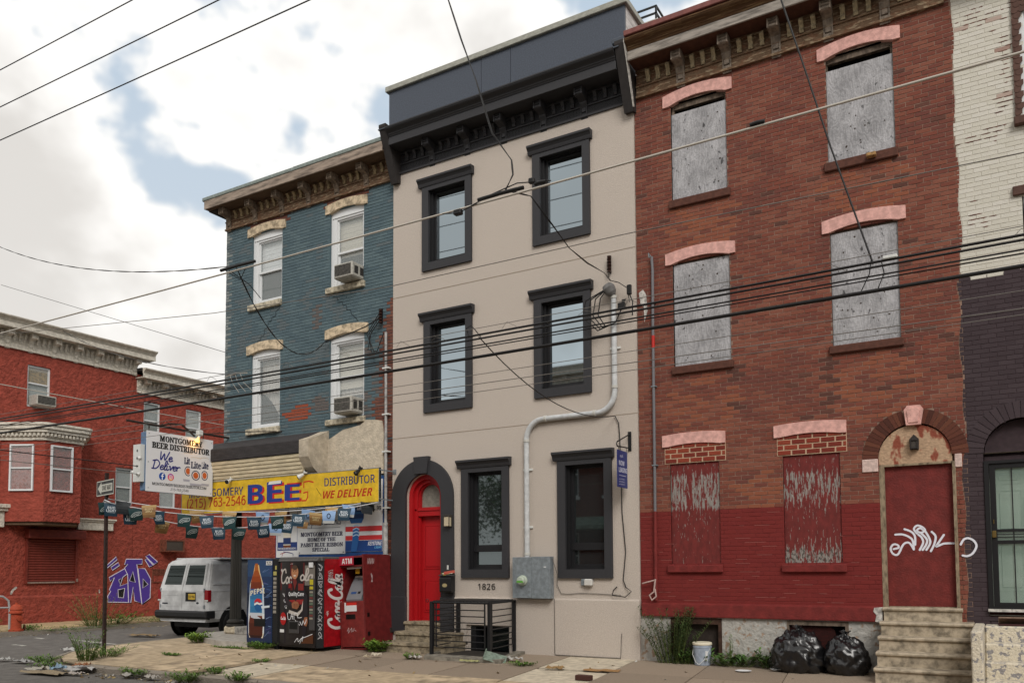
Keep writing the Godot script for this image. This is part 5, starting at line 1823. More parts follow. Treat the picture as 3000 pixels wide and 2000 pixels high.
func make_across() -> void:
	# the far side of our street: seen only mirrored in window glass, and keeping light off the lower walls
	var tones := ["6a3a30", "5b342c", "73463a", "664038"]
	for k in 4:
		var x := -3.4 + 5.3 * k
		var h := thing("row_house", ["dark brick row house opposite with pale cornice and green awning, seen mirrored in window glass", "second brick house opposite, mirrored above the meter box, with grey steps", "third brick house opposite, behind the photographer's left shoulder", "last brick house opposite, behind the photographer's right shoulder"][k], "house", "row houses across the street")
		h.position = Vector3(x, 0, 17)
		h.rotation.y = PI
		var b := MB.new()
		var holes := []
		for f in [[1.2, 3.1], [4.6, 6.5], [7.5, 9.1]]:
			for s in [-1.45, .65]:
				holes.append([s, s + .95, f[0], f[1]])
		wall_holes(b, -2.62, 2.62, -.1, 10.0, holes, .0, -.25)
		b.box(-2.62, -.1, -9, 2.62, 10.0, -.25)
		part(b, "wall", M("across%d" % k, tones[k], .92, {"tex": "blotch", "scale": .8}), h)
		for q in holes:
			b = MB.new()
			b.ring(q[0], q[2], q[1], q[3], .07, .07, .07, .07, -.12, -.05)
			b.box(q[0], (q[2] + q[3]) / 2 - .03, -.12, q[1], (q[2] + q[3]) / 2 + .03, -.06)
			b.box(q[0] - .06, q[2] - .12, .0, q[1] + .06, q[2], .06)
			var w := part(b, "window", M("vinyl"), h)
			pane(w, q[0] + .06, q[2] + .06, q[1] - .06, q[3] - .06, -.1, M("dark_glass"))
		cornice(h, -2.62, 2.62, 9.2, {"wood": M("cream_old"), "brackets": [-2.2, -1.1, 0, 1.1, 2.2]})
		b = MB.new()
		b.prism(PackedVector2Array([Vector2(.0, 3.75), Vector2(1.1, 3.35), Vector2(1.1, 3.2), Vector2(.0, 3.2)]), -2.5, 2.5, func(v: Vector3) -> Vector3: return Vector3(v.z, v.y, v.x))
		part(b, "awning", M("awning_green", "8c9a8c", .8, {"tex": "stain", "scale": 1.0}), h)
	for k in 5:
		var p: Vector3 = [Vector3(-8.2, 0, 19.5), Vector3(-13.5, 0, 18.8), Vector3(-18.5, 0, 21.0), Vector3(-24, 0, 20), Vector3(-11, 0, 24)][k]
		tree(p, 6.8 + .5 * (k % 3), 2.9, 50 + k, ["leafy tree on the lot opposite, nearest the brick houses", "second leafy tree on the lot opposite, left of the nearest one", "third leafy tree on the lot opposite", "farthest leafy tree on the lot opposite", "leafy tree at the back of the lot opposite"][k], "trees on the lot across the street")
	tree(Vector3(-19.3, 0, -10.0), 10.8, 1.5, 77, "tree whose leafy tips show over the roof of the lower red stucco building", "")

func tree(p: Vector3, height: float, r: float, seed_: int, label: String, group: String) -> void:
	var t := thing("tree", label, "tree", group)
	t.position = p
	var g := RandomNumberGenerator.new()
	g.seed = seed_
	var b := MB.new()
	b.tube([Vector3(0, -.2, 0), Vector3(.05, height * .3, .03), Vector3(-.05, height * .55, 0), Vector3(0, height * .85, .1)], .17, 8, .04)
	var tips := []
	for i in 9:
		var a := i * 2.4
		var y := height * g.randf_range(.35, .6)
		var q := Vector3(cos(a), 0, sin(a)) * r * g.randf_range(.5, .85) + Vector3(0, y + height * g.randf_range(.12, .3), 0)
		b.tube([Vector3(0, y, 0), Vector3(0, y, 0).lerp(q, .5) + Vector3(0, -.1, 0), q], .07, 5, .015)
		tips.append(q)
	part(b, "trunk", M("bark", "5a4c3f", .95, {"tex": "stain", "scale": 2.0}), t)
	var lf := MB.new()
	lf.quad(Vector3(-.5, 0, 0), Vector3(0, 0, -.28), Vector3(.5, .06, 0), Vector3(0, 0, .28))
	var mm := MultiMesh.new()
	mm.transform_format = MultiMesh.TRANSFORM_3D
	mm.use_colors = true
	mm.mesh = lf.mesh()
	var n := 3600
	mm.instance_count = n
	for i in n:
		var c: Vector3 = tips[g.randi() % 9] if g.randf() < .7 else Vector3(0, height * .78, 0)
		var d := Vector3(g.randfn(), g.randfn() * .75, g.randfn()) * r * .27
		var at := c + d
		at.y = clampf(at.y, height * .3, height)
		var s := g.randf_range(.12, .22)
		mm.set_instance_transform(i, Transform3D(Basis.from_euler(Vector3(g.randf() * TAU, g.randf() * TAU, g.randf() * TAU)).scaled(Vector3(s, s, s)), at))
		mm.set_instance_color(i, L("4a6632").lerp(L("2f4a22"), g.randf()))
	var mi := MultiMeshInstance3D.new()
	mi.name = "crown"
	mi.multimesh = mm
	mi.material_override = M("leaf", "ffffff", .7, {"vc": true, "back": "303a18"})
	mi.set_meta("kind", "stuff")
	t.add_child(mi, true)

# ---- signs on the shop ----
func flood_lamp(called: String, p: Vector3, aim: Vector3, label: String, m: Material) -> void:
	var b := MB.new()
	b.lathe([Vector2(.0, 0), Vector2(.045, 0), Vector2(.05, .03), Vector2(.0, .035)], p, 12)
	b.tube([p + Vector3(0, .02, 0), p + Vector3(0, .06, .02), p + aim * .06], .014, 6)
	b.lathe([Vector2(.0, 0), Vector2(.03, .0), Vector2(.038, .05), Vector2(.06, .13), Vector2(.055, .135), Vector2(.0, .13)], p + aim * .04, 12, aim)
	var t := thing(called, label, "spotlight", "spotlights of the beer shop")
	part(b, "housing", m, t)
	b = MB.new()
	b.lathe([Vector2(.0, .136), Vector2(.05, .137), Vector2(.045, .15), Vector2(.0, .158)], p + aim * .04, 12, aim)
	part(b, "lens", M("lamp_lens", "2a2a2a", .2), t)
	base_at(t, p)

func make_shop_front() -> void:
	# long yellow sign
	var t := thing("shop_sign", "long yellow sign reading Montgomery Beer Distributor, we deliver, over the vending machines", "sign")
	var b := MB.new()
	b.prism(PackedVector2Array([Vector2(-6.18, 2.965), Vector2(.03, 3.015), Vector2(.03, 3.72), Vector2(-6.18, 3.70)]), .45, .5)
	part(b, "panel", M("sign_yellow", "e2ba2c", .5, {"tex": "wash", "scale": .4}), t)
	b = MB.new()
	b.col = L("26336e")
	text(b, "MONTGOMERY", "sans", -5.9, 3.365, 1.88, .18, .503)
	text(b, "MONTGOMERY", "sans", -5.893, 3.362, 1.88, .18, .5035)
	text(b, "DISTRIBUTOR", "sans", -1.49, 3.415, 1.40, .17, .503)
	text(b, "DISTRIBUTOR", "sans", -1.484, 3.412, 1.40, .17, .5035)
	b.col = L("b3271b")
	text(b, "(215) 763-2546", "sans", -5.975, 3.07, 2.04, .27, .503)
	text(b, "(215) 763-2546", "sans", -5.968, 3.066, 2.04, .27, .5035)
	text(b, "WE DELIVER", "sans_bold", -1.57, 3.145, 1.40, .165, .503, .28)
	b.col = L("c62a20")
	text(b, "B", "sans_bold", -3.80, 3.10, .5, .44, .503)
	text(b, "E", "sans_bold", -3.18, 3.11, .48, .46, .503)
	text(b, "E", "sans_bold", -2.62, 3.12, .46, .42, .503)
	b.stroke([[-1.82, 3.52], [-1.95, 3.55], [-2.1, 3.54], [-2.1, 3.42]], .03, .503, false, 1)
	b.stroke([[-2.1, 3.3], [-1.98, 3.32], [-1.98, 3.2], [-2.03, 3.13], [-2.14, 3.13]], .03, .503, false, 1)
	b.col = L("263a86")
	text(b, "B", "sans_bold", -3.86, 3.13, .5, .44, .505)
	text(b, "E", "sans_bold", -3.24, 3.14, .48, .46, .505)
	text(b, "E", "sans_bold", -2.68, 3.15, .46, .36, .505)
	b.col = L("d6d6d2")
	b.flat(PackedVector2Array([Vector2(-3.2, 3.54), Vector2(-2.8, 3.55), Vector2(-2.78, 3.62), Vector2(-3.16, 3.61)]), .507)
	b.col = L("4a3a16")
	b.stroke([[-1.72, 3.38], [-1.66, 3.3], [-1.6, 3.24], [-1.59, 3.2]], .012, .503)
	part(b, "lettering", M("print"), t)
	b = MB.new()
	b.ring(-6.18, 2.96, .03, 3.72, .012, .012, .012, .012, .44, .506)
	for y in [3.05, 3.66]:
		b.box(.03, y, .46, .045, y + .03, .5)
		b.box(.03, y, .0, .05, y + .025, .5)
		b.box(.02, y - .04, .0, .1, y + .06, .045)
	b.box(-5.3, 3.3, .0, -5.27, 3.33, .46)
	part(b, "bracket", M("grey_metal"), t)
	base_at(t, Vector3(-3.07, 2.96, .47))
	flood_lamp("spotlight", Vector3(-4.4, 3.72, .52), Vector3(.2, -.35, .9).normalized(), "white spotlight above MONTGOMERY on the yellow sign", M("white_metal"))
	flood_lamp("spotlight", Vector3(-2.02, 3.72, .54), Vector3(-.75, -.5, .45).normalized(), "white spotlight above the peeling R of the yellow sign, tilted down left", M("white_metal"))
	flood_lamp("spotlight", Vector3(-.46, 3.72, .52), Vector3(-.1, -.6, .7).normalized(), "dark spotlight above DISTRIBUTOR on the yellow sign", M("black_metal"))
	# blade sign across the pavement: its face looks along +x
	var fx := Transform3D(Basis(Vector3(0, 0, -1), Vector3.UP, Vector3(1, 0, 0)), Vector3(-5.0, 0, 2.31))
	t = thing("blade_sign", "white hanging box sign with beer cans and We Deliver, jutting from the shop corner", "sign")
	b = MB.new()
	b.xf = fx
	b.bbox(.0, 3.37, -.25, 1.74, 4.67, -.012, .01)
	part(b, "sign_box", M("sign_blue_side", "647d9c", .6, {"tex": "blotch", "scale": 1.0}), t)
	b = MB.new()
	b.xf = fx
	b.box(-.03, 3.355, -.011, 1.75, 4.69, .0)
	part(b, "face_plate", M("sign_white", "d9dadd", .5), t)
	b = MB.new()
	b.xf = fx
	b.col = L("17171b")
	text(b, "MONTGOMERY", "serif_bold", .3, 4.49, 1.14, .125, .003, 0, 0, 0, .006)
	text(b, "BEER DISTRIBUTOR", "serif_bold", .11, 4.325, 1.53, .13, .003, 0, 0, 0, .006)
	text(b, "MONTGOMERYBEERDISTRIBUTOR.COM", "sans", .13, 3.5, 1.44, .062, .003, 0, 0, 0, .002)
	text(b, "215-763-2546", "sans", .6, 3.41, .48, .056, .003)
	b.col = L("c58a3a")
	b.col = L("23277a")
	script(b, "We", .3, 4.06, .33, .22, .003, .03, .2)
	script(b, "Deliver", .12, 3.86, .7, .22, .003, .028, .22)
	b.col = L("1f4fa0")
	b.disc(.38, 3.71, .085, .085, .003)
	b.col = L("d83a6a")
	b.disc(.6, 3.71, .082, .082, .003)
	b.col = L("8a3aa8")
	b.flat(PackedVector2Array([Vector2(.53, 3.75), Vector2(.6, 3.79), Vector2(.66, 3.765), Vector2(.6, 3.74)]), .004)
	b.col = L("e9a84a")
	b.flat(PackedVector2Array([Vector2(.54, 3.67), Vector2(.6, 3.63), Vector2(.66, 3.66), Vector2(.6, 3.69)]), .004)
	b.col = L("f0f0f2")
	b.stroke([[.41, 3.765], [.385, 3.76], [.38, 3.73], [.38, 3.64]], .022, .005, false, 2)
	b.stroke([[.355, 3.715], [.41, 3.715]], .02, .0055, false, 1)
	b.stroke([[.565, 3.745], [.635, 3.745], [.635, 3.675], [.565, 3.675]], .012, .005, true, 2)
	b.stroke([[.6, 3.73], [.62, 3.71], [.6, 3.69], [.58, 3.71]], .011, .005, true, 3)
	for q in [[.92, 3.68, .27], [1.38, 3.62, .27], [1.1, 3.6, .33]]:  # three cans
		var zz := .003 + .002 * float(q[0] > 1.0) + .003 * float(q[0] == 1.1)
		var w: float = q[2]
		var y0: float = q[1]
		b.col = L("a9a9b4")
		b.flat(PackedVector2Array([Vector2(q[0] + .02, y0 - .03), Vector2(q[0] + w - .02, y0 - .03), Vector2(q[0] + w, y0 + .03), Vector2(q[0], y0 + .03)]), zz)
		b.col = L("dadadc")
		b.flat(PackedVector2Array([Vector2(q[0], y0 + .02), Vector2(q[0] + w, y0 + .02), Vector2(q[0] + w, y0 + .56), Vector2(q[0] + w - .03, y0 + .62), Vector2(q[0] + .03, y0 + .62), Vector2(q[0], y0 + .56)]), zz + .0005)
		b.col = L("b9a37c")
		b.stroke([[q[0] + .02, y0 + .615], [q[0] + w / 2, y0 + .63], [q[0] + w - .02, y0 + .615]], .008, zz + .001)
		b.col = L("20234e")
		b.disc(q[0] + w / 2, y0 + .21, w * .36, .115, zz + .001)
		b.col = L("dcd6d0")
		b.disc(q[0] + w / 2, y0 + .21, w * .29, .093, zz + .0014)
		b.col = L("c5602c")
		b.disc(q[0] + w / 2, y0 + .21, w * .22, .075, zz + .0018)
		b.col = L("1c1f45")
		text(b, "Lite", "serif_bold", q[0] + .03, y0 + .37, w - .06, .16, zz + .001, 0, 0, 0, .006)
	for k in 5:
		b.col = L("c58a3a")
	part(b, "print", M("print"), t)
	b = MB.new()
	b.xf = fx
	for p in [[.03, 4.63], [1.7, 4.62], [1.7, 3.42], [.03, 3.43], [.9, 3.39], [.87, 4.65], [1.71, 4.1], [.02, 4.0]]:
		b.disc(p[0], p[1], .012, .012, .004, 8)
	part(b, "screw", M("grey_metal"), t)
	b = MB.new()
	b.box(-5.34, 3.56, 2.315, -5.09, 4.38, 2.42)
	part(b, "bolted_channel", M("white_metal"), t)
	b = MB.new()
	for y in [3.72, 3.9, 4.07, 4.24]:
		b.prism(PackedVector2Array([Vector2(-5.2, y - .035), Vector2(-5.175, y), Vector2(-5.2, y + .035), Vector2(-5.225, y)]), 2.4, 2.424)
	part(b, "bolt_hole", M("black_metal"), t)
	b = MB.new()
	for p in [Vector3(-5.36, 3.78, 2.4), Vector3(-5.1, 4.07, 2.43), Vector3(-5.12, 3.72, 2.44)]:
		b.ball(p, .04)
	part(b, "bulb", M("white_metal"), t)
	b = MB.new()
	b.tube([Vector3(-5.12, 4.86, 2.75), Vector3(-5.12, 4.84, 1.2), Vector3(-5.12, 4.84, -.02)], .026, 8)
	b.tube([Vector3(-5.12, 4.84, .7), Vector3(-4.2, 4.86, .35), Vector3(-3.3, 4.84, .01)], .012, 6)
	for z in [2.2, .75]:
		b.tube([Vector3(-5.12, 4.83, z), Vector3(-5.12, 4.66, z)], .014, 6)
	b.tube([Vector3(-5.1, 4.84, 2.0), Vector3(-5.06, 4.93, 1.7), Vector3(-5.05, 4.95, 1.4), Vector3(-5.05, 4.8, 1.15), Vector3(-5.05, 4.73, 1.05)], .022, 6)
	b.tube([Vector3(-5.12, 4.86, 1.9), Vector3(-5.1, 5.0, 1.8), Vector3(-5.16, 4.9, 1.6)], .008, 5)
	part(b, "hanging_pipe", M("rust_pipe", "3d312b", .8, {"tex": "stain", "scale": 3.0}), t)
	b = MB.new()
	b.bbox(-5.0, 4.74, .93, -4.88, 4.87, 1.07, .02)
	b.tube([Vector3(-4.94, 4.76, 1.0), Vector3(-4.9, 4.68, 1.05)], .03, 8)
	part(b, "lamp_holder", M("white_metal"), t)
	b = MB.new()
	b.lathe([Vector2(.02, 0), Vector2(.03, .04), Vector2(.065, .1), Vector2(.06, .12), Vector2(.0, .135)], Vector3(-4.9, 4.7, 1.05), 12, Vector3(-.12, -.9, .3).normalized())
	part(b, "lamp_bulb", M("bulb_lit", "f0d9a0", .4, {"glow": "ffc766", "ge": .8}), t)
	var om := OmniLight3D.new()
	om.name = "lamp_light"
	om.light_color = Color(1, .72, .38)
	om.light_energy = .035
	om.omni_range = 6.0
	om.omni_attenuation = 2.0
	om.light_size = .06
	om.shadow_enabled = true
	om.position = Vector3(-4.9, 4.54, 1.12)
	t.add_child(om)
	base_at(t, Vector3(-5.12, 3.36, 1.44))
	# posters on the blue wall
	t = thing("poster", "tall white poster with a bottle and blue band, left of the Temple Students sign", "poster", "posters on the blue shop wall")
	b = MB.new()
	b.box(-3.44, 1.9, .0, -2.735, 3.1, .012)
	part(b, "sheet", M("poster_white", "d2d3d4", .5), t)
	b = MB.new()
	b.col = L("243a72")
	b.rect(-3.4, 2.06, -2.77, 2.25, .015)
	b.ring(-3.4, 2.06, -2.77, 3.08, .008, .008, .008, .008, .0125, .0145)
	b.col = L("6e3d22")
	b.flat(PackedVector2Array([Vector2(-3.2, 2.12), Vector2(-2.98, 2.12), Vector2(-2.97, 2.2), Vector2(-2.97, 2.78), Vector2(-3.03, 2.9), Vector2(-3.03, 3.08), Vector2(-3.15, 3.08), Vector2(-3.15, 2.9), Vector2(-3.21, 2.78), Vector2(-3.21, 2.2)]), .017)
	b.col = L("d9d3c4")
	b.rect(-3.208, 2.18, -2.972, 2.78, .019)
	b.col = L("c9a77a")
	b.rect(-3.2, 2.66, -2.98, 2.78, .0195)
	b.col = L("223566")
	b.rect(-3.208, 2.2, -2.972, 2.35, .02)
	b.col = L("b3262c")
	script(b, "Hamms", -3.2, 2.5, .2, .12, .021, .012, .1)
	b.col = L("dfe1e6")
	text(b, "THE BEER REFRESHING", "serif_bold", -3.38, 2.085, .59, .04, .021)
	b.col = L("a0333a")
	b.stroke([[-3.3, 1.98], [-3.1, 2.02], [-2.92, 1.99]], .014, .016)
	b.stroke([[-3.25, 1.93], [-3.22, 2.0]], .012, .016)
	b.col = L("243a72")
	b.stroke([[-3.2, 2.03], [-2.92, 1.99], [-2.9, 1.93]], .014, .017)
	part(b, "print", M("print"), t)
	base_at(t, Vector3(-3.09, 1.9, 0))
	t = thing("poster", "white sign lettered Temple Students, Montgomery Beer home of the Pabst Blue Ribbon special", "sign", "posters on the blue shop wall")
	b = MB.new()
	b.box(-2.728, 1.963, .0, -1.335, 3.0, .014)
	part(b, "sheet", M("poster_grey", "c9cbcc", .5), t)
	b = MB.new()
	b.col = L("20213c")
	script(b, "Temple Students", -2.62, 2.62, 1.17, .21, .017, .016, .22)
	b.rect(-2.6, 2.545, -1.47, 2.552, .017)
	text(b, "MONTGOMERY BEER", "serif_bold", -2.66, 2.365, 1.26, .09, .017, 0, 0, 0, .004)
	text(b, "HOME OF THE", "serif_bold", -2.45, 2.25, .84, .08, .017, 0, 0, 0, .004)
	text(b, "PABST BLUE RIBBON", "serif_bold", -2.66, 2.13, 1.27, .085, .017, 0, 0, 0, .004)
	text(b, "SPECIAL", "serif_bold", -2.3, 2.025, .51, .08, .017, 0, 0, 0, .004)
	for p in [[-2.69, 2.0], [-1.38, 2.0]]:
		b.disc(p[0], p[1], .014, .014, .017, 8)
	part(b, "print", M("print"), t)
	base_at(t, Vector3(-2.03, 1.963, 0))
	t = thing("poster", "poster with blue torch, red stripes and $54.99, right of the Temple Students sign", "poster", "posters on the blue shop wall")
	b = MB.new()
	b.box(-1.325, 2.0, .0, -.285, 3.55, .012)
	part(b, "sheet", M("poster_white"), t)
	b = MB.new()
	b.col = L("bd2f33")
	b.rect(-1.32, 2.44, -.29, 2.55, .015)
	b.rect(-1.32, 2.25, -.29, 2.35, .015)
	b.col = L("1c3f7c")
	b.rect(-1.32, 2.005, -.29, 2.24, .016)
	b.col = L("2a5fa0")  # arm, fist and torch
	b.flat(PackedVector2Array([Vector2(-1.16, 2.0), Vector2(-1.0, 2.0), Vector2(-.94, 2.25), Vector2(-.93, 2.5), Vector2(-1.1, 2.5), Vector2(-1.12, 2.25)]), .018)
	b.flat(PackedVector2Array([Vector2(-1.16, 2.62), Vector2(-.86, 2.62), Vector2(-.8, 2.72), Vector2(-.8, 2.86), Vector2(-1.22, 2.86), Vector2(-1.22, 2.72)]), .018)
	b.col = L("163a70")
	b.flat(PackedVector2Array([Vector2(-1.22, 2.72), Vector2(-.8, 2.72), Vector2(-.8, 2.82), Vector2(-1.22, 2.82)]), .019)
	b.rect(-1.15, 2.86, -.87, 3.4, .018)
	b.col = L("a9c3de")
	for y in [2.34, 2.41, 2.48, 2.55]:
		b.stroke([[-1.1, y], [-1.0, y + .03], [-.93, y]], .025, .0195)
	b.col = L("b9c4e0")
	b.flat(PackedVector2Array([Vector2(-.99, 2.9), Vector2(-.87, 2.9), Vector2(-.87, 3.4), Vector2(-.99, 3.4)]), .019)
	b.col = L("22306e")
	for y in [2.95, 3.08, 3.2]:
		b.stroke([[-.96, y], [-.9, y + .05], [-.95, y + .09]], .022, .0197)
	b.col = L("e4e6ea")
	text(b, "KEYSTONE", "sans_bold", -.68, 2.13, .37, .085, .018, .2)
	b.col = L("6fb3dd")
	text(b, "LIGHT", "sans_bold", -.5, 2.065, .2, .045, .018, .2)
	b.col = L("1a1a1e")
	text(b, "1/2 KEGS", "sans", -.76, 3.06, .38, .12, .016)
	text(b, "$54", "sans_bold", -.82, 2.83, .33, .2, .016)
	text(b, ".99", "sans_bold", -.47, 2.88, .15, .1, .016)
	part(b, "print", M("print"), t)
	base_at(t, Vector3(-.8, 2.0, 0))
	# strings of pennants from the sign pole to the yellow sign
	pennants("front string of beer pennants from the one way pole to the yellow sign", Vector3(-4.29, 2.975, 3.69), Vector3(-.02, 3.0, .48), .3, [["bud", -.012], ["eagle", .075], ["bud", .16], ["eagle", .251], ["bud", .332], ["eagle", .419], ["bud", .506], ["eagle", .591], ["bud", .676], ["gold", .74], ["sky", .788], ["bud", .847]], 5)
	pennants("lower rear string of beer pennants, tangled and twisted, behind the front string", Vector3(-4.3, 2.95, 3.66), Vector3(-1.7, 2.92, .25), .44, [["eagle", -.05], ["bud", .06], ["gold", .2], ["eagle", .33], ["bud", .45], ["eagle", .55], ["bud", .66], ["sky", .72], ["bud", .78], ["gold", .86], ["eagle", .93]], 6)
	pennants("upper rear string of amber and sky pennants, just under the yellow sign", Vector3(-4.3, 3.05, 3.68), Vector3(-.1, 3.06, .3), .26, [["dark", .03], ["gold", .12], ["gold", .29], ["gold", .41], ["sky", .53], ["gold", .6], ["sky", .7], ["gold", .79], ["sky", .85], ["dark", .92]], 8)

func pennants(label: String, a: Vector3, e: Vector3, sag: float, list: Array, seed_: int) -> void:
	var t := thing("pennant_string", label, "pennant string", "strings of beer pennants at the shop")
	var g := RandomNumberGenerator.new()
	g.seed = seed_
	var at := func(s: float) -> Vector3: return a.lerp(e, s) - Vector3(0, sag * 4.0 * s * (1.0 - s), 0)
	var pts := []
	for i in 25:
		pts.append(at.call(i / 24.0))
	var b := MB.new()
	b.tube(pts, .009, 5)
	part(b, "cord", M("cord", "c9c9cc", .6), t)
	var dir := (e - a)
	dir.y = 0
	var len_ := dir.length()
	dir = dir.normalized()
	var out := dir.cross(Vector3.UP)
	for q in list:
		var w := .285
		var h := .26
		b = MB.new()
		var sw := g.randf_range(-.35, .3)
		var yaw := g.randf_range(-.45, .45)
		var tilt := g.randf_range(-.12, .12)
		b.xf = Transform3D(Basis(dir, Vector3.UP, out) * Basis(Vector3.UP, yaw) * Basis(Vector3.BACK, tilt) * Basis(Vector3.RIGHT, sw), at.call(q[1] + w * .5 / len_))
		var kind: String = q[0]
		var base: Color = L({"bud": "1f3a4a", "eagle": "1d3b3f", "gold": "7a5a38", "sky": "7f9cc0", "dark": "22282c"}[kind])
		for i in 5:  # the cloth, bellied and narrowing
			var y0 := -h * i / 5.0
			var y1 := -h * (i + 1) / 5.0
			var w0 := w * .5 * (1.0 - .2 * i / 5.0)
			var w1 := w * .5 * (1.0 - .2 * (i + 1) / 5.0)
			var z0 := .03 * sin(i / 5.0 * PI) + .012
			var z1 := .03 * sin((i + 1) / 5.0 * PI) + .012
			b.col = base
			if kind == "gold":
				b.col = L("a58a5c") if i == 0 else base.lerp(L("8a6a42"), float(i % 2))
			if kind == "sky" and i == 4:
				b.col = L("b3b6b4")
			b.quad(Vector3(-w1, y1, z1), Vector3(w1, y1, z1), Vector3(w0, y0, z0), Vector3(-w0, y0, z0))
		var zf := .048
		if kind == "bud":
			b.col = L("c4cdd4")
			text(b, "BUD", "sans_bold", -.07, -.115, .14, .05, zf)
			text(b, "LIGHT", "sans_bold", -.09, -.172, .18, .05, zf)
			b.rect(-.075, -.188, .075, -.184, zf - .01)
		elif kind == "eagle":
			b.col = L("a9b4b4")
			b.stroke([[.09, -.07], [-.02, -.085], [-.085, -.14]], .014, zf)
			b.stroke([[.09, -.07], [.1, -.11], [.06, -.14], [-.02, -.155]], .012, zf)
			b.stroke([[.07, -.1], [-.01, -.115], [-.07, -.165]], .014, zf)
			b.stroke([[.05, -.125], [.0, -.145], [-.04, -.18]], .012, zf)
			b.stroke([[-.085, -.14], [-.095, -.17], [-.06, -.18]], .01, zf)
		elif kind == "gold":
			b.col = L("d0bf8e")
			text(b, "REDD'S", "serif_bold", -.075, -.115, .15, .04, zf)
			text(b, "APPLE", "serif_bold", -.065, -.16, .13, .035, zf)
		elif kind == "sky":
			b.col = L("25324a")
			b.stroke([[.0, -.06], [.03, -.09], [.03, -.13], [.0, -.16], [-.03, -.13], [-.03, -.09]], .016, zf, true)
		part(b, "pennant", M("print_cloth", "ffffff", .6, {"vc": true, "back": "202020"}), t)
	base_at(t, a)

func rows(b: MB, cx: float, list: Array, z: float) -> void:  # a shape given as rows: height, half width, colour
	for i in list.size() - 1:
		var p: Array = list[i]
		var q: Array = list[i + 1]
		b.col = L(p[2])
		b.quad(Vector3(cx - p[1], p[0], z), Vector3(cx + p[1], p[0], z), Vector3(cx + q[1], q[0], z), Vector3(cx - q[1], q[0], z))

func pv(l: Array) -> PackedVector2Array:
	var p := PackedVector2Array()
	for q in l:
		p.append(Vector2(q[0], q[1]))
	return p

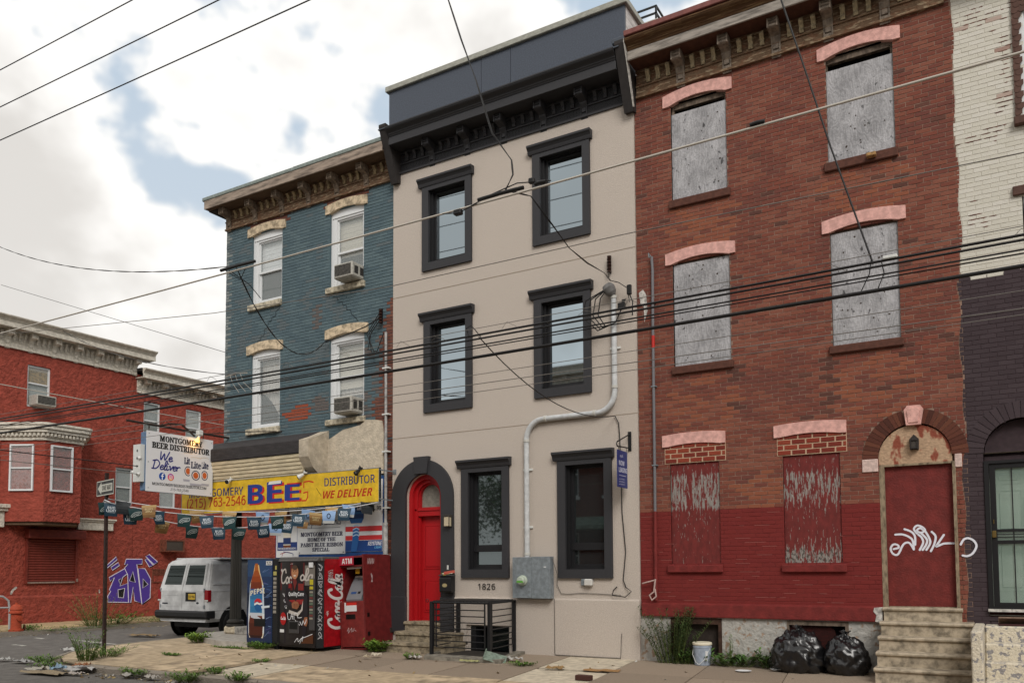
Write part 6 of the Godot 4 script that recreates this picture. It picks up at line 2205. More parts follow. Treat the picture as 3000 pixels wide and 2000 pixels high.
func make_machines() -> void:
	M("machine_black", "17181b", .4, {"tex": "blotch", "scale": 1.5})
	M("machine_red", "a3141d", .4, {"tex": "blotch", "scale": 1.2})
	M("kiosk_red", "702424", .5, {"tex": "blotch", "scale": .9})
	# cola machine with the big bottle
	var t := thing("vending_machine", "blue vending machine printed with a huge cola bottle, leftmost by the column", "vending machine", "vending machines by the shop")
	var b := MB.new()
	b.bbox(-2.74, .06, .68, -1.815, 1.855, 1.47, .02)
	part(b, "cabinet", M("machine_black"), t)
	b = MB.new()
	for p in [[-2.7, 1.4], [-1.9, 1.4], [-2.7, .8], [-1.9, .8]]:
		b.box(p[0] - .05, -.03, p[1] - .05, p[0] + .05, .06, p[1] + .05)
	part(b, "foot", M("machine_black"), t)
	b = MB.new()
	var g := RandomNumberGenerator.new()
	g.seed = 4
	b.col = L("1c2b4e")
	b.bbox(-2.73, .1, 1.47, -1.985, 1.84, 1.495, .01)
	var z := 1.4955
	for k in 5:
		b.col = L(["1d2b4c", "1a2645", "151d36", "203458", "294468"][k])
		b.rect(-2.72, .12 + k * .34, -1.995, .46 + k * .34, z)
	for k in 26:  # flying light behind the bottle
		var x := g.randf_range(-2.3, -2.05)
		var y := g.randf_range(.2, 1.75)
		var ln := g.randf_range(.08, .26)
		b.col = L(["4a648e", "6f84a6", "34507e", "574a82"][k % 4])
		b.stroke([[x, y], [minf(x + ln * .7, -2.0), y + ln * g.randf_range(-.2, .6)]], g.randf_range(.006, .016), z + .0006, false, 1)
	rows(b, -2.44, [[.2, .2, "d7cdb8"], [.3, .23, "cfd3d6"], [.7, .24, "b9c6d4"], [1.3, .2, "d8c9a6"], [1.55, .1, "e0b878"], [1.72, .06, "e0b878"]], z + .001)
	rows(b, -2.45, [[.2, .16, "2c1510"], [.25, .2, "4a2014"], [.5, .21, "5a2918"], [.62, .19, "6a3018"], [.66, .185, "b9c0c8"], [.72, .18, "2f6f9a"], [.85, .18, "347aa6"], [1.0, .185, "2b6896"], [1.1, .185, "25508a"], [1.22, .18, "6e2c10"], [1.36, .16, "8c3d14"], [1.48, .12, "9a4a18"], [1.6, .06, "a85a20"], [1.7, .045, "a85a20"], [1.75, .045, "3a2a20"]], z + .0018)
	b.col = L("20558a")
	b.disc(-2.38, .88, .12, .14, z + .0026)
	b.col = L("c0282c")
	b.flat(pv([[-2.5, .92], [-2.49, .98], [-2.42, 1.02], [-2.33, 1.01], [-2.27, .95], [-2.34, .93], [-2.42, .96]]), z + .0032)
	b.col = L("e0e0dc")
	b.flat(pv([[-2.5, .91], [-2.42, .945], [-2.34, .92], [-2.27, .94], [-2.26, .9], [-2.34, .885], [-2.42, .905], [-2.5, .87]]), z + .0034)
	b.col = L("dcd6bc")
	text(b, "PEPSI", "sans_bold", -2.62, 1.07, .42, .105, z + .0034, 0.0, .06, .02)
	b.col = L("d9d9d6")
	b.rect(-2.165, 1.715, -1.99, 1.8, z + .003)
	b.col = L("141414")
	text(b, "125", "sans_bold", -2.15, 1.725, .14, .065, z + .0036)
	b.col = L("b9bec6")
	b.flat(pv([[-2.62, .72], [-2.5, .7], [-2.3, .6], [-2.35, .57], [-2.6, .62]]), z + .0036)
	b.col = L("c9d3dc")
	b.flat(pv([[-2.3, .86], [-2.05, .88], [-2.05, .84], [-2.28, .81]]), z + .0036)
	part(b, "front_print", M("print_gloss"), t)
	b = MB.new()
	b.box(-2.5, .44, 1.495, -2.17, .6, 1.502)
	part(b, "delivery_slot", M("slot", "050505", .4), t)
	b = MB.new()
	b.bbox(-1.975, .1, 1.47, -1.82, 1.84, 1.492, .008)
	var col := part(b, "selection_column", M("machine_black"), t)
	for i in 9:
		b = MB.new()
		b.bbox(-1.95, .72 + i * .085, 1.492, -1.86, .78 + i * .085, 1.502, .004)
		part(b, "selection_button", M("button", "8a857c", .5), col)
	b = MB.new()
	b.bbox(-1.95, 1.5, 1.492, -1.86, 1.58, 1.502, .004)
	b.box(-1.9, 1.62, 1.492, -1.86, 1.7, 1.5)
	part(b, "coin_slot", M("button_yellow", "a9a05c", .5), col)
	base_at(t, Vector3(-2.28, -.02, 1.07))
	# cola machine with the racing driver on its front
	t = thing("vending_machine", "black vending machine with a smiling racing driver on its front and red lettered side", "vending machine", "vending machines by the shop")
	b = MB.new()
	b.prism(pv([[-1.79, .66], [-.67, .66], [-.67, 1.36], [-.76, 1.47], [-1.79, 1.47]]), .05, 1.84, func(v: Vector3) -> Vector3: return Vector3(v.x, v.z, v.y))
	part(b, "cabinet", M("machine_black"), t)
	b = MB.new()
	b.bbox(-1.81, 1.78, .64, -.66, 1.875, 1.44, .02)
	b.prism(pv([[1.44, 1.875], [1.5, 1.79], [1.44, 1.78]]), -1.81, -.72, func(v: Vector3) -> Vector3: return Vector3(v.z, v.y, v.x))
	part(b, "top_bezel", M("machine_top", "5d5a58", .5, {"tex": "blotch", "scale": 2.0}), t)
	b = MB.new()
	b.box(-.672, .07, .68, -.655, 1.83, 1.35)
	part(b, "red_side", M("machine_red"), t)
	b = MB.new()
	b.xf = Transform3D(Basis(Vector3(0, 0, -1), Vector3.UP, Vector3(1, 0, 0)), Vector3(-.653, 0, 1.35))
	b.col = L("cfc9c6")
	script(b, "Coca-Cola", .5, .4, 1.1, .42, .001, .06, .12, 0.0, true)
	b.stroke([[.56, .45], [.6, .7], [.56, 1.0]], .04, .0012)
	b.col = L("d6cfcc")
	script(b, "-in", .1, .68, .1, .1, .001, .012, .1, 0.0, true)
	b.col = L("b7b0b0")
	for k in 4:
		var p := []
		for i in 6:
			p.append([.16 + .08 * sin(i * 2.1 + k), 1.42 + .05 * k + .04 * cos(i * 1.7 + k)])
		b.stroke(p, .008, .0014)
	part(b, "side_lettering", M("print_gloss"), t)
	# bowed front panel
	var fz := func(x: float) -> float: return 1.475 + .055 * (1.0 - pow((x + 1.27) / .5, 2))
	b = MB.new()
	var seg := 10
	for i in seg:
		var xa := lerpf(-1.775, -.775, float(i) / seg)
		var xb := lerpf(-1.775, -.775, float(i + 1) / seg)
		b.quad(Vector3(xa, .1, fz.call(xa)), Vector3(xb, .1, fz.call(xb)), Vector3(xb, 1.78, fz.call(xb)), Vector3(xa, 1.78, fz.call(xa)))
	b.box(-1.775, .06, 1.47, -.775, .1, 1.49)
	part(b, "front_panel", M("front_dark", "1b1414", .35), t)
	var pr := MB.new()
	var lay := func(pts: PackedVector2Array, dz: float, hex: String) -> void:
		pr.col = L(hex)
		var before := pr.v.size()
		pr.flat(pts, 0.0)
		for i in range(before, pr.v.size()):
			pr.v[i].z = fz.call(pr.v[i].x) + dz
	var ell := func(x: float, y: float, rx: float, ry: float, n := 14) -> PackedVector2Array:
		var p := PackedVector2Array()
		for i in n:
			p.append(Vector2(x + rx * cos(TAU * i / n), y + ry * sin(TAU * i / n)))
		return p
	lay.call(pv([[-1.76, 1.2], [-1.4, 1.2], [-1.05, 1.2], [-1.05, 1.76], [-1.4, 1.76], [-1.76, 1.76]]), .002, "5c1a1a")
	lay.call(pv([[-1.75, 1.62], [-1.4, 1.74], [-1.35, 1.74], [-1.72, 1.56]]), .003, "b9b2ae")
	lay.call(pv([[-1.04, 1.3], [-.8, 1.3], [-.8, 1.7], [-1.04, 1.7]]), .003, "6f6963")
	var before := pr.v.size()
	pr.col = L("b5aea8")
	script(pr, "Coc", -1.74, 1.34, .34, .3, 0.0, .034, .1)
	script(pr, "ola", -1.16, 1.4, .32, .26, 0.0, .032, .1)
	for i in range(before, pr.v.size()):
		pr.v[i].z = fz.call(pr.v[i].x) + .004
	# the driver: dark racing suit, one arm across, one hanging
	lay.call(pv([[-1.62, .12], [-1.02, .12], [-.98, .62], [-1.0, 1.0], [-1.04, 1.3], [-1.16, 1.38], [-1.3, 1.42], [-1.44, 1.36], [-1.56, 1.26], [-1.62, .95], [-1.6, .6]]), .006, "201a20")
	lay.call(pv([[-1.35, 1.36], [-1.3, 1.2], [-1.24, 1.36], [-1.26, 1.44], [-1.34, 1.44]]), .008, "6a2420")
	lay.call(ell.call(-1.3, 1.565, .1, .14), .009, "ad7856")
	lay.call(ell.call(-1.3, 1.66, .08, .05), .01, "4a3628")
	lay.call(pv([[-1.36, 1.6], [-1.24, 1.6], [-1.23, 1.63], [-1.37, 1.63]]), .0105, "8a5a3e")
	lay.call(ell.call(-1.335, 1.585, .014, .008, 8), .011, "2a1e18")
	lay.call(ell.call(-1.265, 1.585, .014, .008, 8), .011, "2a1e18")
	lay.call(pv([[-1.315, 1.53], [-1.285, 1.53], [-1.295, 1.58], [-1.305, 1.58]]), .011, "a87452")
	lay.call(ell.call(-1.3, 1.495, .038, .013, 10), .011, "d8cabb")
	lay.call(pv([[-1.48, 1.24], [-1.39, 1.25], [-1.39, 1.34], [-1.48, 1.33]]), .01, "7c1c1c")
	lay.call(pv([[-1.2, 1.2], [-1.06, 1.2], [-1.06, 1.33], [-1.2, 1.34]]), .01, "7a2a26")
	lay.call(pv([[-1.5, .92], [-1.08, .92], [-1.06, 1.02], [-1.5, 1.0]]), .01, "8a2422")
	lay.call(pv([[-1.48, .74], [-1.2, .68], [-1.08, .8], [-1.07, 1.0], [-1.12, .82], [-1.22, .75], [-1.45, .8]]), .011, "b9b1aa")
	lay.call(pv([[-1.62, 1.0], [-1.5, .9], [-1.32, .86], [-1.3, .92], [-1.44, .98], [-1.55, 1.1]]), .012, "2b2227")
	lay.call(pv([[-1.36, .84], [-1.22, .82], [-1.16, .9], [-1.2, .97], [-1.3, .98], [-1.38, .93]]), .013, "8f5d40")
	for k in 4:
		lay.call(pv([[-1.3 + .035 * k, .85], [-1.285 + .035 * k, .85], [-1.27 + .035 * k, .93], [-1.282 + .035 * k, .935]]), .0135, "6e442e")
	lay.call(pv([[-1.04, 1.2], [-.96, 1.1], [-.95, .7], [-1.02, .66], [-1.06, .9]]), .012, "241d22")
	lay.call(pv([[-1.03, .66], [-.96, .67], [-.95, .56], [-.98, .48], [-1.04, .5], [-1.05, .6]]), .0125, "8f5d40")
	lay.call(pv([[-1.12, .14], [-.82, .14], [-.82, .32], [-.98, .28]]), .0125, "4e2c1a")
	lay.call(ell.call(-1.64, .62, .1, .13, 18), .013, "a01c1c")
	before = pr.v.size()
	pr.col = L("d9dadd")
	text(pr, "QualityCare", "sans_bold", -1.47, 1.06, .42, .11, 0.0)
	script(pr, "Coca-Cola", -1.72, .6, .16, .06, 0.0, .01, .1)
	for s in [[[-1.5, .74], [-1.48, .62], [-1.42, .61]], [[-1.4, .62], [-1.37, .74], [-1.34, .62]], [[-1.39, .67], [-1.34, .67]], [[-1.3, .61], [-1.3, .73], [-1.22, .74]], [[-1.2, .74], [-1.2, .65], [-1.1, .66]], [[-1.26, .6], [-1.24, .52]], [[-1.22, .58], [-1.15, .5]], [[-1.14, .57], [-1.09, .5], [-1.06, .6], [-1.02, .52], [-.98, .62]]]:
		pr.stroke(s, .014, 0.0, false, 2)
	pr.stroke([[-1.28, .16], [-1.2, .24], [-1.18, .17], [-1.1, .24], [-1.0, .27], [-.84, .33]], .012, 0.0)
	pr.stroke([[-1.14, .14], [-1.06, .28], [-1.08, .18]], .01, 0.0)
	for k in range(2, 5):
		var p := []
		for i in 6:
			p.append([[-1.1, -1.5, -1.62, -1.6, -1.55, -1.1][k] + .04 * sin(i * 2.3 + k), [1.66, 1.62, 1.1, .98, .86, 1.58][k] + .035 * cos(i * 1.9 + 2 * k)])
		pr.stroke(p, .005, 0.0)
	for i in range(before, pr.v.size()):
		pr.v[i].z = fz.call(pr.v[i].x) + .015
	part(pr, "front_print", M("print_gloss"), t)
	b = MB.new()
	b.bbox(-1.45, .33, 1.52, -1.17, .58, 1.552, .01)
	var sl := part(b, "delivery_frame", M("frame_grey", "3d3b3b", .5), t)
	b = MB.new()
	b.box(-1.42, .42, 1.55, -1.2, .56, 1.556)
	part(b, "delivery_slot", M("slot"), sl)
	b = MB.new()
	b.bbox(-.93, .4, 1.47, -.785, 1.44, 1.515, .01)
	col = part(b, "selection_column", M("frame_grey"), t)
	for i in 10:
		b = MB.new()
		b.bbox(-.905, .62 + i * .058, 1.515, -.815, .66 + i * .058, 1.525, .004)
		part(b, "selection_button", M(["btn_a", "btn_b", "btn_c"][i % 3], ["8a8478", "6a3430", "5b6b58"][i % 3], .5), col)
	b = MB.new()
	b.bbox(-.905, 1.22, 1.515, -.81, 1.28, 1.525, .004)
	b.bbox(-.905, 1.31, 1.515, -.81, 1.42, 1.525, .004)
	part(b, "coin_slot", M("button_bright", "b3a626", .5), col)
	b = MB.new()
	b.box(-.93, 1.66, 1.5, -.83, 1.76, 1.525)
	b.box(-1.74, .34, 1.47, -1.6, .4, 1.502)
	part(b, "sticker", M("poster_white"), t)
	b = MB.new()
	b.xf = Transform3D(Basis(Vector3(.633, 0, -.774), Vector3.UP, Vector3(.774, 0, .633)), Vector3(-.76, 0, 1.472))
	b.col = L("a9a9ac")
	for k in 9:
		var p := []
		for i in 7:
			p.append([.07 + .045 * sin(i * 2.4 + k * 1.3), .3 + .17 * k + .07 * cos(i * 1.5 + k)])
		b.stroke(p, .009, .003)
	part(b, "graffiti", M("print"), t)
	base_at(t, Vector3(-1.25, -.02, 1.07))
	# red cash machine kiosk, leaning a little
	t = thing("cash_machine", "dark red cash machine kiosk with grey sloping console and ATM sign, beside the downspout", "ATM")
	b = MB.new()
	b.box(-.3, .0, -.82, .3, 1.9, -.78)
	b.box(.3, .0, -.85, .335, 1.92, .0)
	b.prism(pv([[-.82, .0], [.0, .0], [.0, .97], [-.1, .97], [-.1, 1.4], [-.25, 1.7], [.0, 1.7], [.0, 1.9], [-.82, 1.9]]), -.335, -.3, func(v: Vector3) -> Vector3: return Vector3(v.z, v.y, v.x))
	b.box(-.3, 1.86, -.8, .3, 1.9, .0)
	b.box(-.3, 1.68, -.8, .3, 1.71, -.03)
	b.box(-.3, .0, -.8, .3, .04, -.03)
	b.box(.18, 1.0, -.6, .3, 1.68, -.35)
	part(b, "kiosk", M("kiosk_red"), t)
	b = MB.new()
	b.bbox(-.3, .06, -.06, .298, .97, .004, .006)
	b.box(-.3, .96, -.7, .3, .985, -.0)
	part(b, "lower_panel", M("kiosk_panel", "7c2a28", .5, {"tex": "blotch", "scale": 1.0}), t)
	b = MB.new()
	b.box(-.335, 1.715, .001, .08, 1.895, .012)
	var sg := part(b, "top_sign", M("atm_red", "a02234", .45), t)
	b = MB.new()
	b.col = L("dedcdc")
	text(b, "ATM", "sans_bold", -.23, 1.745, .27, .11, .014)
	part(b, "lettering", M("print"), sg)
	b = MB.new()
	b.prism(pv([[-.5, .985], [-.06, .985], [-.05, 1.02], [-.1, 1.12], [-.22, 1.32], [-.32, 1.44], [-.36, 1.5], [-.5, 1.5]]), -.2, .2, func(v: Vector3) -> Vector3: return Vector3(v.z, v.y, v.x))
	var con := part(b, "console", M("console_grey", "75767a", .45), t)
	var slope := func(u: float, w: float) -> Vector3: return Vector3(u, lerpf(1.12, 1.44, w), lerpf(-.1, -.32, w))
	var patch := func(u0: float, w0: float, u1: float, w1: float, m: Material, called: String) -> void:
		var bb := MB.new()
		var o := Vector3(0, .55, .83) * .004
		bb.quad(slope.call(u0, w0) + o, slope.call(u1, w0) + o, slope.call(u1, w1) + o, slope.call(u0, w1) + o)
		part(bb, called, m, con)
	patch.call(-.09, .5, .1, .95, M("screen_off", "3f4044", .2), "screen")
	patch.call(-.12, .02, .02, .16, M("keypad_blue", "2c4a7c", .4), "keypad")
	patch.call(.06, .03, .13, .18, M("slot"), "card_slot")
	patch.call(-.14, .25, .0, .38, M("poster_white"), "label_sheet")
	b = MB.new()
	b.box(-.18, 1.44, -.35, .18, 1.5, -.34)
	b.box(-.18, 1.445, -.34, .18, 1.492, -.335)
	part(b, "header", M("poster_white"), con)
	b = MB.new()
	b.tube([Vector3(-.2, 1.66, -.12), Vector3(.18, 1.66, -.12)], .022, 8)
	part(b, "tube_light", M("white_metal"), t)
	b = MB.new()
	b.box(-.05, 1.54, -.2, .06, 1.64, -.19)
	part(b, "yellow_notice", M("notice", "c79c22", .6), t)
	b = MB.new()
	b.box(-.16, .78, .004, .12, .9, .01)
	b.box(-.2, .76, .004, -.16, .96, .008)
	part(b, "white_notice", M("poster_white"), t)
	b = MB.new()
	b.box(-.14, .9, .004, .12, .955, .008)
	part(b, "red_notice", M("notice_red", "c02a22", .6), t)
	b = MB.new()
	b.bbox(-.17, .62, .0, .08, .72, .009, .004)
	for y in [.28, .66]:
		b.bbox(.335, y, -.13, .342, y + .08, -.06, .002)
	part(b, "pull_slot", M("slot"), t)
	b = MB.new()
	b.col = L("b9a9a9")
	for s in [[[-.15, .38], [-.1, .45], [-.12, .34], [-.06, .42]], [[-.04, .36], [-.03, .45], [.0, .37], [.04, .44]], [[.05, .4], [.09, .38]]]:
		b.stroke(s, .009, .0055)
	b.xf = Transform3D(Basis(Vector3(0, 0, -1), Vector3.UP, Vector3(1, 0, 0)), Vector3(.3355, 0, .0))
	for k in 4:
		b.stroke([[.12 + k * .05, 1.72], [.14 + k * .05, 1.84], [.16 + k * .05, 1.73], [.18 + k * .05, 1.83]], .009, .001)
	for k in 3:
		b.stroke([[.22 + .02 * k, 1.36], [.26 - .02 * k, 1.45 + .03 * k], [.24, 1.52]], .012, .001)
	part(b, "graffiti", M("print"), t)
	t.position = Vector3(-.27, -.01, .92)
	t.rotation = Vector3(0, 0, .05)

func make_van() -> void:
	var t := thing("van", "white cargo van seen from behind, parked on the side street behind the column", "van")
	M("van_paint", "d3d4d4", .35, {"tex": "blotch", "scale": .35})
	var cx := -7.75
	var half := [[.93, .26], [.985, .34], [1.0, .5], [1.0, 1.08], [.985, 1.22], [.945, 1.55], [.9, 1.78], [.83, 1.87], [.62, 1.915], [.3, 1.935], [0, 1.94]]
	var rear := func(y: float) -> float: return -.8 - maxf(0.0, y - 1.08) * .26 - maxf(0.0, y - 1.8) * .8
	var ring := func(sx: float, z0: float, kind: int) -> Array:
		var p := []
		for s in [1.0, -1.0]:
			var l := half.duplicate()
			if s < 0.0:
				l.reverse()
			for q in l:
				if s < 0.0 and q[0] == 0.0:
					continue
				var y: float = q[1]
				var zz := z0
				if kind == 0:
					zz = rear.call(y) + z0
				elif kind == 2 and y > 1.05:
					y = 1.05 + (y - 1.05) * .12
				elif kind == 3:
					y = .26 + (y - .26) * .42
				p.append(Vector3(cx + s * q[0] * sx, y, zz))
		return p
	var b := MB.new()
	var rs := [ring.call(.955, .0, 0), ring.call(.99, -.05, 0), ring.call(1.0, -.12, 0), ring.call(1.0, -4.2, 1), ring.call(.98, -5.1, 2), ring.call(.93, -6.1, 2), ring.call(.88, -6.25, 3)]
	for i in rs.size() - 1:
		for j in rs[i].size():
			var j2: int = (j + 1) % rs[i].size()
			var mid: Vector3 = (rs[i][j] + rs[i][j2]) / 2.0
			b.face([rs[i][j], rs[i][j2], rs[i + 1][j2], rs[i + 1][j]], Vector3(mid.x - cx, mid.y - 1.0, 0))
	var poly := PackedVector2Array()
	for p in rs[0]:
		poly.append(Vector2(p.x, p.y))
	for k in 10:  # rear face in level slices, so that it leans
		var y0 := lerpf(.26, 1.94, k / 10.0)
		var y1 := lerpf(.26, 1.94, (k + 1) / 10.0)
		for s in Geometry2D.intersect_polygons(poly, pv([[cx - 2, y0], [cx + 2, y0], [cx + 2, y1], [cx - 2, y1]])):
			b.prism(s, -.03, 0.0, func(v: Vector3) -> Vector3: return Vector3(v.x, v.y, rear.call(v.y) + v.z))
	part(b, "body", M("van_paint"), t)
	b = MB.new()
	b.bbox(cx - .9, 1.9, -4.0, cx + .9, 1.955, -1.25, .05)
	part(b, "roof_skin", M("van_paint"), t)
	for s in [-1, 1]:
		var xa := cx + (.012 if s > 0 else -.86)
		var xe := cx + (.86 if s > 0 else -.012)
		b = MB.new()
		for q in [[.5, .66], [.664, .95], [.954, 1.08], [1.08, 1.3], [1.3, 1.55], [1.55, 1.8]]:
			var in0 := maxf(0.0, (q[0] - 1.1) * .12)
			var in1 := maxf(0.0, (q[1] - 1.1) * .12)
			b.prism(pv([[xa + (in0 if s < 0 else 0.0), q[0]], [xe - (in0 if s > 0 else 0.0), q[0]], [xe - (in1 if s > 0 else 0.0), q[1]], [xa + (in1 if s < 0 else 0.0), q[1]]]), .0, .022, func(v: Vector3) -> Vector3: return Vector3(v.x, v.y, rear.call(v.y) + v.z))
		var d := part(b, "rear_door", M("van_paint"), t)
		b = MB.new()
		for q in [[1.24, 1.5], [1.5, 1.755]]:
			var in0: float = (q[0] - 1.1) * .12
			var in1: float = (q[1] - 1.1) * .12
			b.prism(pv([[xa + .07 + (in0 if s < 0 else 0.0), q[0]], [xe - .07 - (in0 if s > 0 else 0.0), q[0]], [xe - .07 - (in1 if s > 0 else 0.0), q[1]], [xa + .07 + (in1 if s < 0 else 0.0), q[1]]]), .02, .027, func(v: Vector3) -> Vector3: return Vector3(v.x, v.y, rear.call(v.y) + v.z))
		part(b, "window", M("van_glass", "39403f", .03, {"metal": .8}), d)
		b = MB.new()
		for y in [.62, 1.05]:
			b.box(cx + s * .87 - .012, y, -.8, cx + s * .87 + .012, y + .09, -.765)
		part(b, "hinge", M("grey_metal"), d)
		b = MB.new()
		b.bbox(cx + s * .94 - .075, .8, -.9, cx + s * .94 + .075, 1.1, -.785, .012)
		var tl := part(b, "tail_light", M("tail_red", "8a1218", .2), t)
		b = MB.new()
		b.bbox(cx + s * .94 - .07, .8, -.89, cx + s * .94 + .07, .85, -.782, .008)
		part(b, "reverse_lens", M("lens_clear", "c4c2bd", .2), tl)
	b = MB.new()
	b.box(cx + .14, .8, -.78, cx + .55, 1.04, -.774)
	var ph := part(b, "plate_recess", M("rubber_black"), t)
	b = MB.new()
	b.box(cx + .26, .85, -.774, cx + .53, 1.0, -.768)
	part(b, "number_plate", M("plate_yellow", "c7a63a", .5), ph)
	b = MB.new()
	b.col = L("2a2a20")
	text(b, "E22 1NG", "sans_bold", cx + .28, .895, .23, .06, -.766)
	part(b, "plate_lettering", M("print"), ph)
	b = MB.new()
	b.disc(cx + .62, .76, .055, .028, -.775, 16)
	b.box(cx - .8, .72, -.78, cx - .58, .76, -.774)
	part(b, "badge", M("badge_dark", "2c3038", .3), t)
	b = MB.new()
	var bp := pv([[.0, .34], [.1, .36], [.14, .42], [.14, .52], [.1, .565], [.0, .575]])
	b.prism(bp, cx - 1.0, cx + 1.0, func(v: Vector3) -> Vector3: return Vector3(v.z, v.y + .012 * sin(v.z * 3.0), v.x - .8 + .02 * cos(v.z * 5.0) - .05 * pow(absf(v.z - cx), 4)))
	b.bbox(cx - 1.03, .36, -1.02, cx - .96, .56, -.72, .02)
	b.bbox(cx + .96, .36, -1.02, cx + 1.03, .56, -.72, .02)
	part(b, "bumper", M("bumper", "232324", .4, {"tex": "blotch", "scale": 1.5}), t)
	b = MB.new()
	for y in [1.06, 1.24, .56]:
		b.box(cx + .99, y, -4.2, cx + 1.012, y + .018, -.95)
	part(b, "side_crease", M("van_paint"), t)
	b = MB.new()
	b.box(cx - .7, .1, -5.6, cx + .7, .3, -1.1)
	b.box(cx - .85, .12, -1.75, cx + .85, .24, -1.6)
	b.tube([Vector3(cx + .5, .2, -2.0), Vector3(cx + .5, .14, -1.2)], .05, 8)
	part(b, "underbody", M("rubber_black"), t)
	for q in [[-.86, -1.65], [.86, -1.65], [-.86, -5.2], [.86, -5.2]]:
		var s := signf(q[0])
		b = MB.new()
		b.lathe([Vector2(.0, -.02), Vector2(.46, -.02), Vector2(.46, .006), Vector2(.0, .006)], Vector3(cx + s * 1.0, .22, q[1]), 24, Vector3(s, 0, 0))
		part(b, "wheel_arch", M("rubber_black"), t)
		b = MB.new()
		b.lathe([Vector2(.22, -.12), Vector2(.33, -.12), Vector2(.362, -.09), Vector2(.365, .09), Vector2(.33, .12), Vector2(.22, .115)], Vector3(cx + s * (.91 if s > 0 else .9), .185, q[1]), 28, Vector3(s, 0, 0))
		var w := part(b, "wheel", M("tyre", "1a1a1a", .9), t)
		b = MB.new()
		b.lathe([Vector2(.0, .05), Vector2(.08, .07), Vector2(.12, .05), Vector2(.2, .06), Vector2(.225, .1)], Vector3(cx + s * .91, .185, q[1]), 20, Vector3(s, 0, 0))
		b.lathe([Vector2(.225, -.1), Vector2(.2, -.02), Vector2(.0, .0)], Vector3(cx + s * .91, .185, q[1]), 20, Vector3(s, 0, 0))
		part(b, "rim", M("rim_grey", "8d8f91", .4, {"metal": .5}), w)
	base_at(t, Vector3(cx, -.18, -3.4))

func trash_bag(p: Vector3, s: Vector3, seed_: int, label: String) -> void:
	var g := FastNoiseLite.new()
	g.seed = seed_
	g.frequency = 1.6
	g.fractal_octaves = 3
	var b := MB.new()
	var n := 56
	var m := 34
	var at := func(i: int, j: int) -> Vector3:
		var a := TAU * i / n
		var t := float(j) / m
		var el := -PI / 2 + PI * t
		var r := cos(el) * (1.0 if t < .6 else 1.0 - .25 * (t - .6))
		var d := Vector3(cos(a) * r, sin(el), sin(a) * r)
		var fold := pow(maxf(0.0, t - .45) / .55, 1.2)
		var k := 1.0 + .2 * g.get_noise_3dv(d * 1.3) + .13 * absf(g.get_noise_3dv(d * 3.2)) - (.13 * fold * absf(sin(a * 6.5 + 2.0 * g.get_noise_3dv(d * 2.0))))
		d *= k
		if t > .93:
			d.y += (t - .93) * 2.2
			d.x *= .8; d.z *= .8
		d.y = maxf(d.y, -.62)
		return Vector3(d.x * s.x, (d.y + .62) * s.y, d.z * s.z)
	var nrm := func(i: int, j: int) -> Vector3:
		var du: Vector3 = at.call(i + 1, j) - at.call(i - 1, j)
		var dv: Vector3 = at.call(i, mini(j + 1, m)) - at.call(i, maxi(j - 1, 0))
		var r := dv.cross(du).normalized()
		return r if r.dot(at.call(i, j) - Vector3(0, s.y * .5, 0)) > 0.0 else -r
	for i in n:
		for j in m:
			var q := [at.call(i, j), at.call(i + 1, j), at.call(i + 1, j + 1), at.call(i, j + 1)]
			var w := [nrm.call(i, j), nrm.call(i + 1, j), nrm.call(i + 1, j + 1), nrm.call(i, j + 1)]
			b.tri_n(q[0], q[2], q[1], w[0], w[2], w[1])
			b.tri_n(q[0], q[3], q[2], w[0], w[3], w[2])
	var o := thing("trash_bag", label, "trash bag", "black trash bags on the pavement")
	o.position = p
	part(b, "bag", M("bin_bag", "111113", .3, {"spec": .6}), o)
	b = MB.new()
	var top: float = s.y * 1.62
	for k in 9:
		var a := k * .7
		b.face([Vector3(.02 * cos(a), top, .02 * sin(a)), Vector3(.09 * cos(a + .3), top + .06, .09 * sin(a + .3)), Vector3(.08 * cos(a + .9), top + .04 + .02 * (k % 3), .08 * sin(a + .9))], Vector3.UP)
	b.ball(Vector3(0, top, 0), .035)
	part(b, "knot", M("bin_bag"), o)

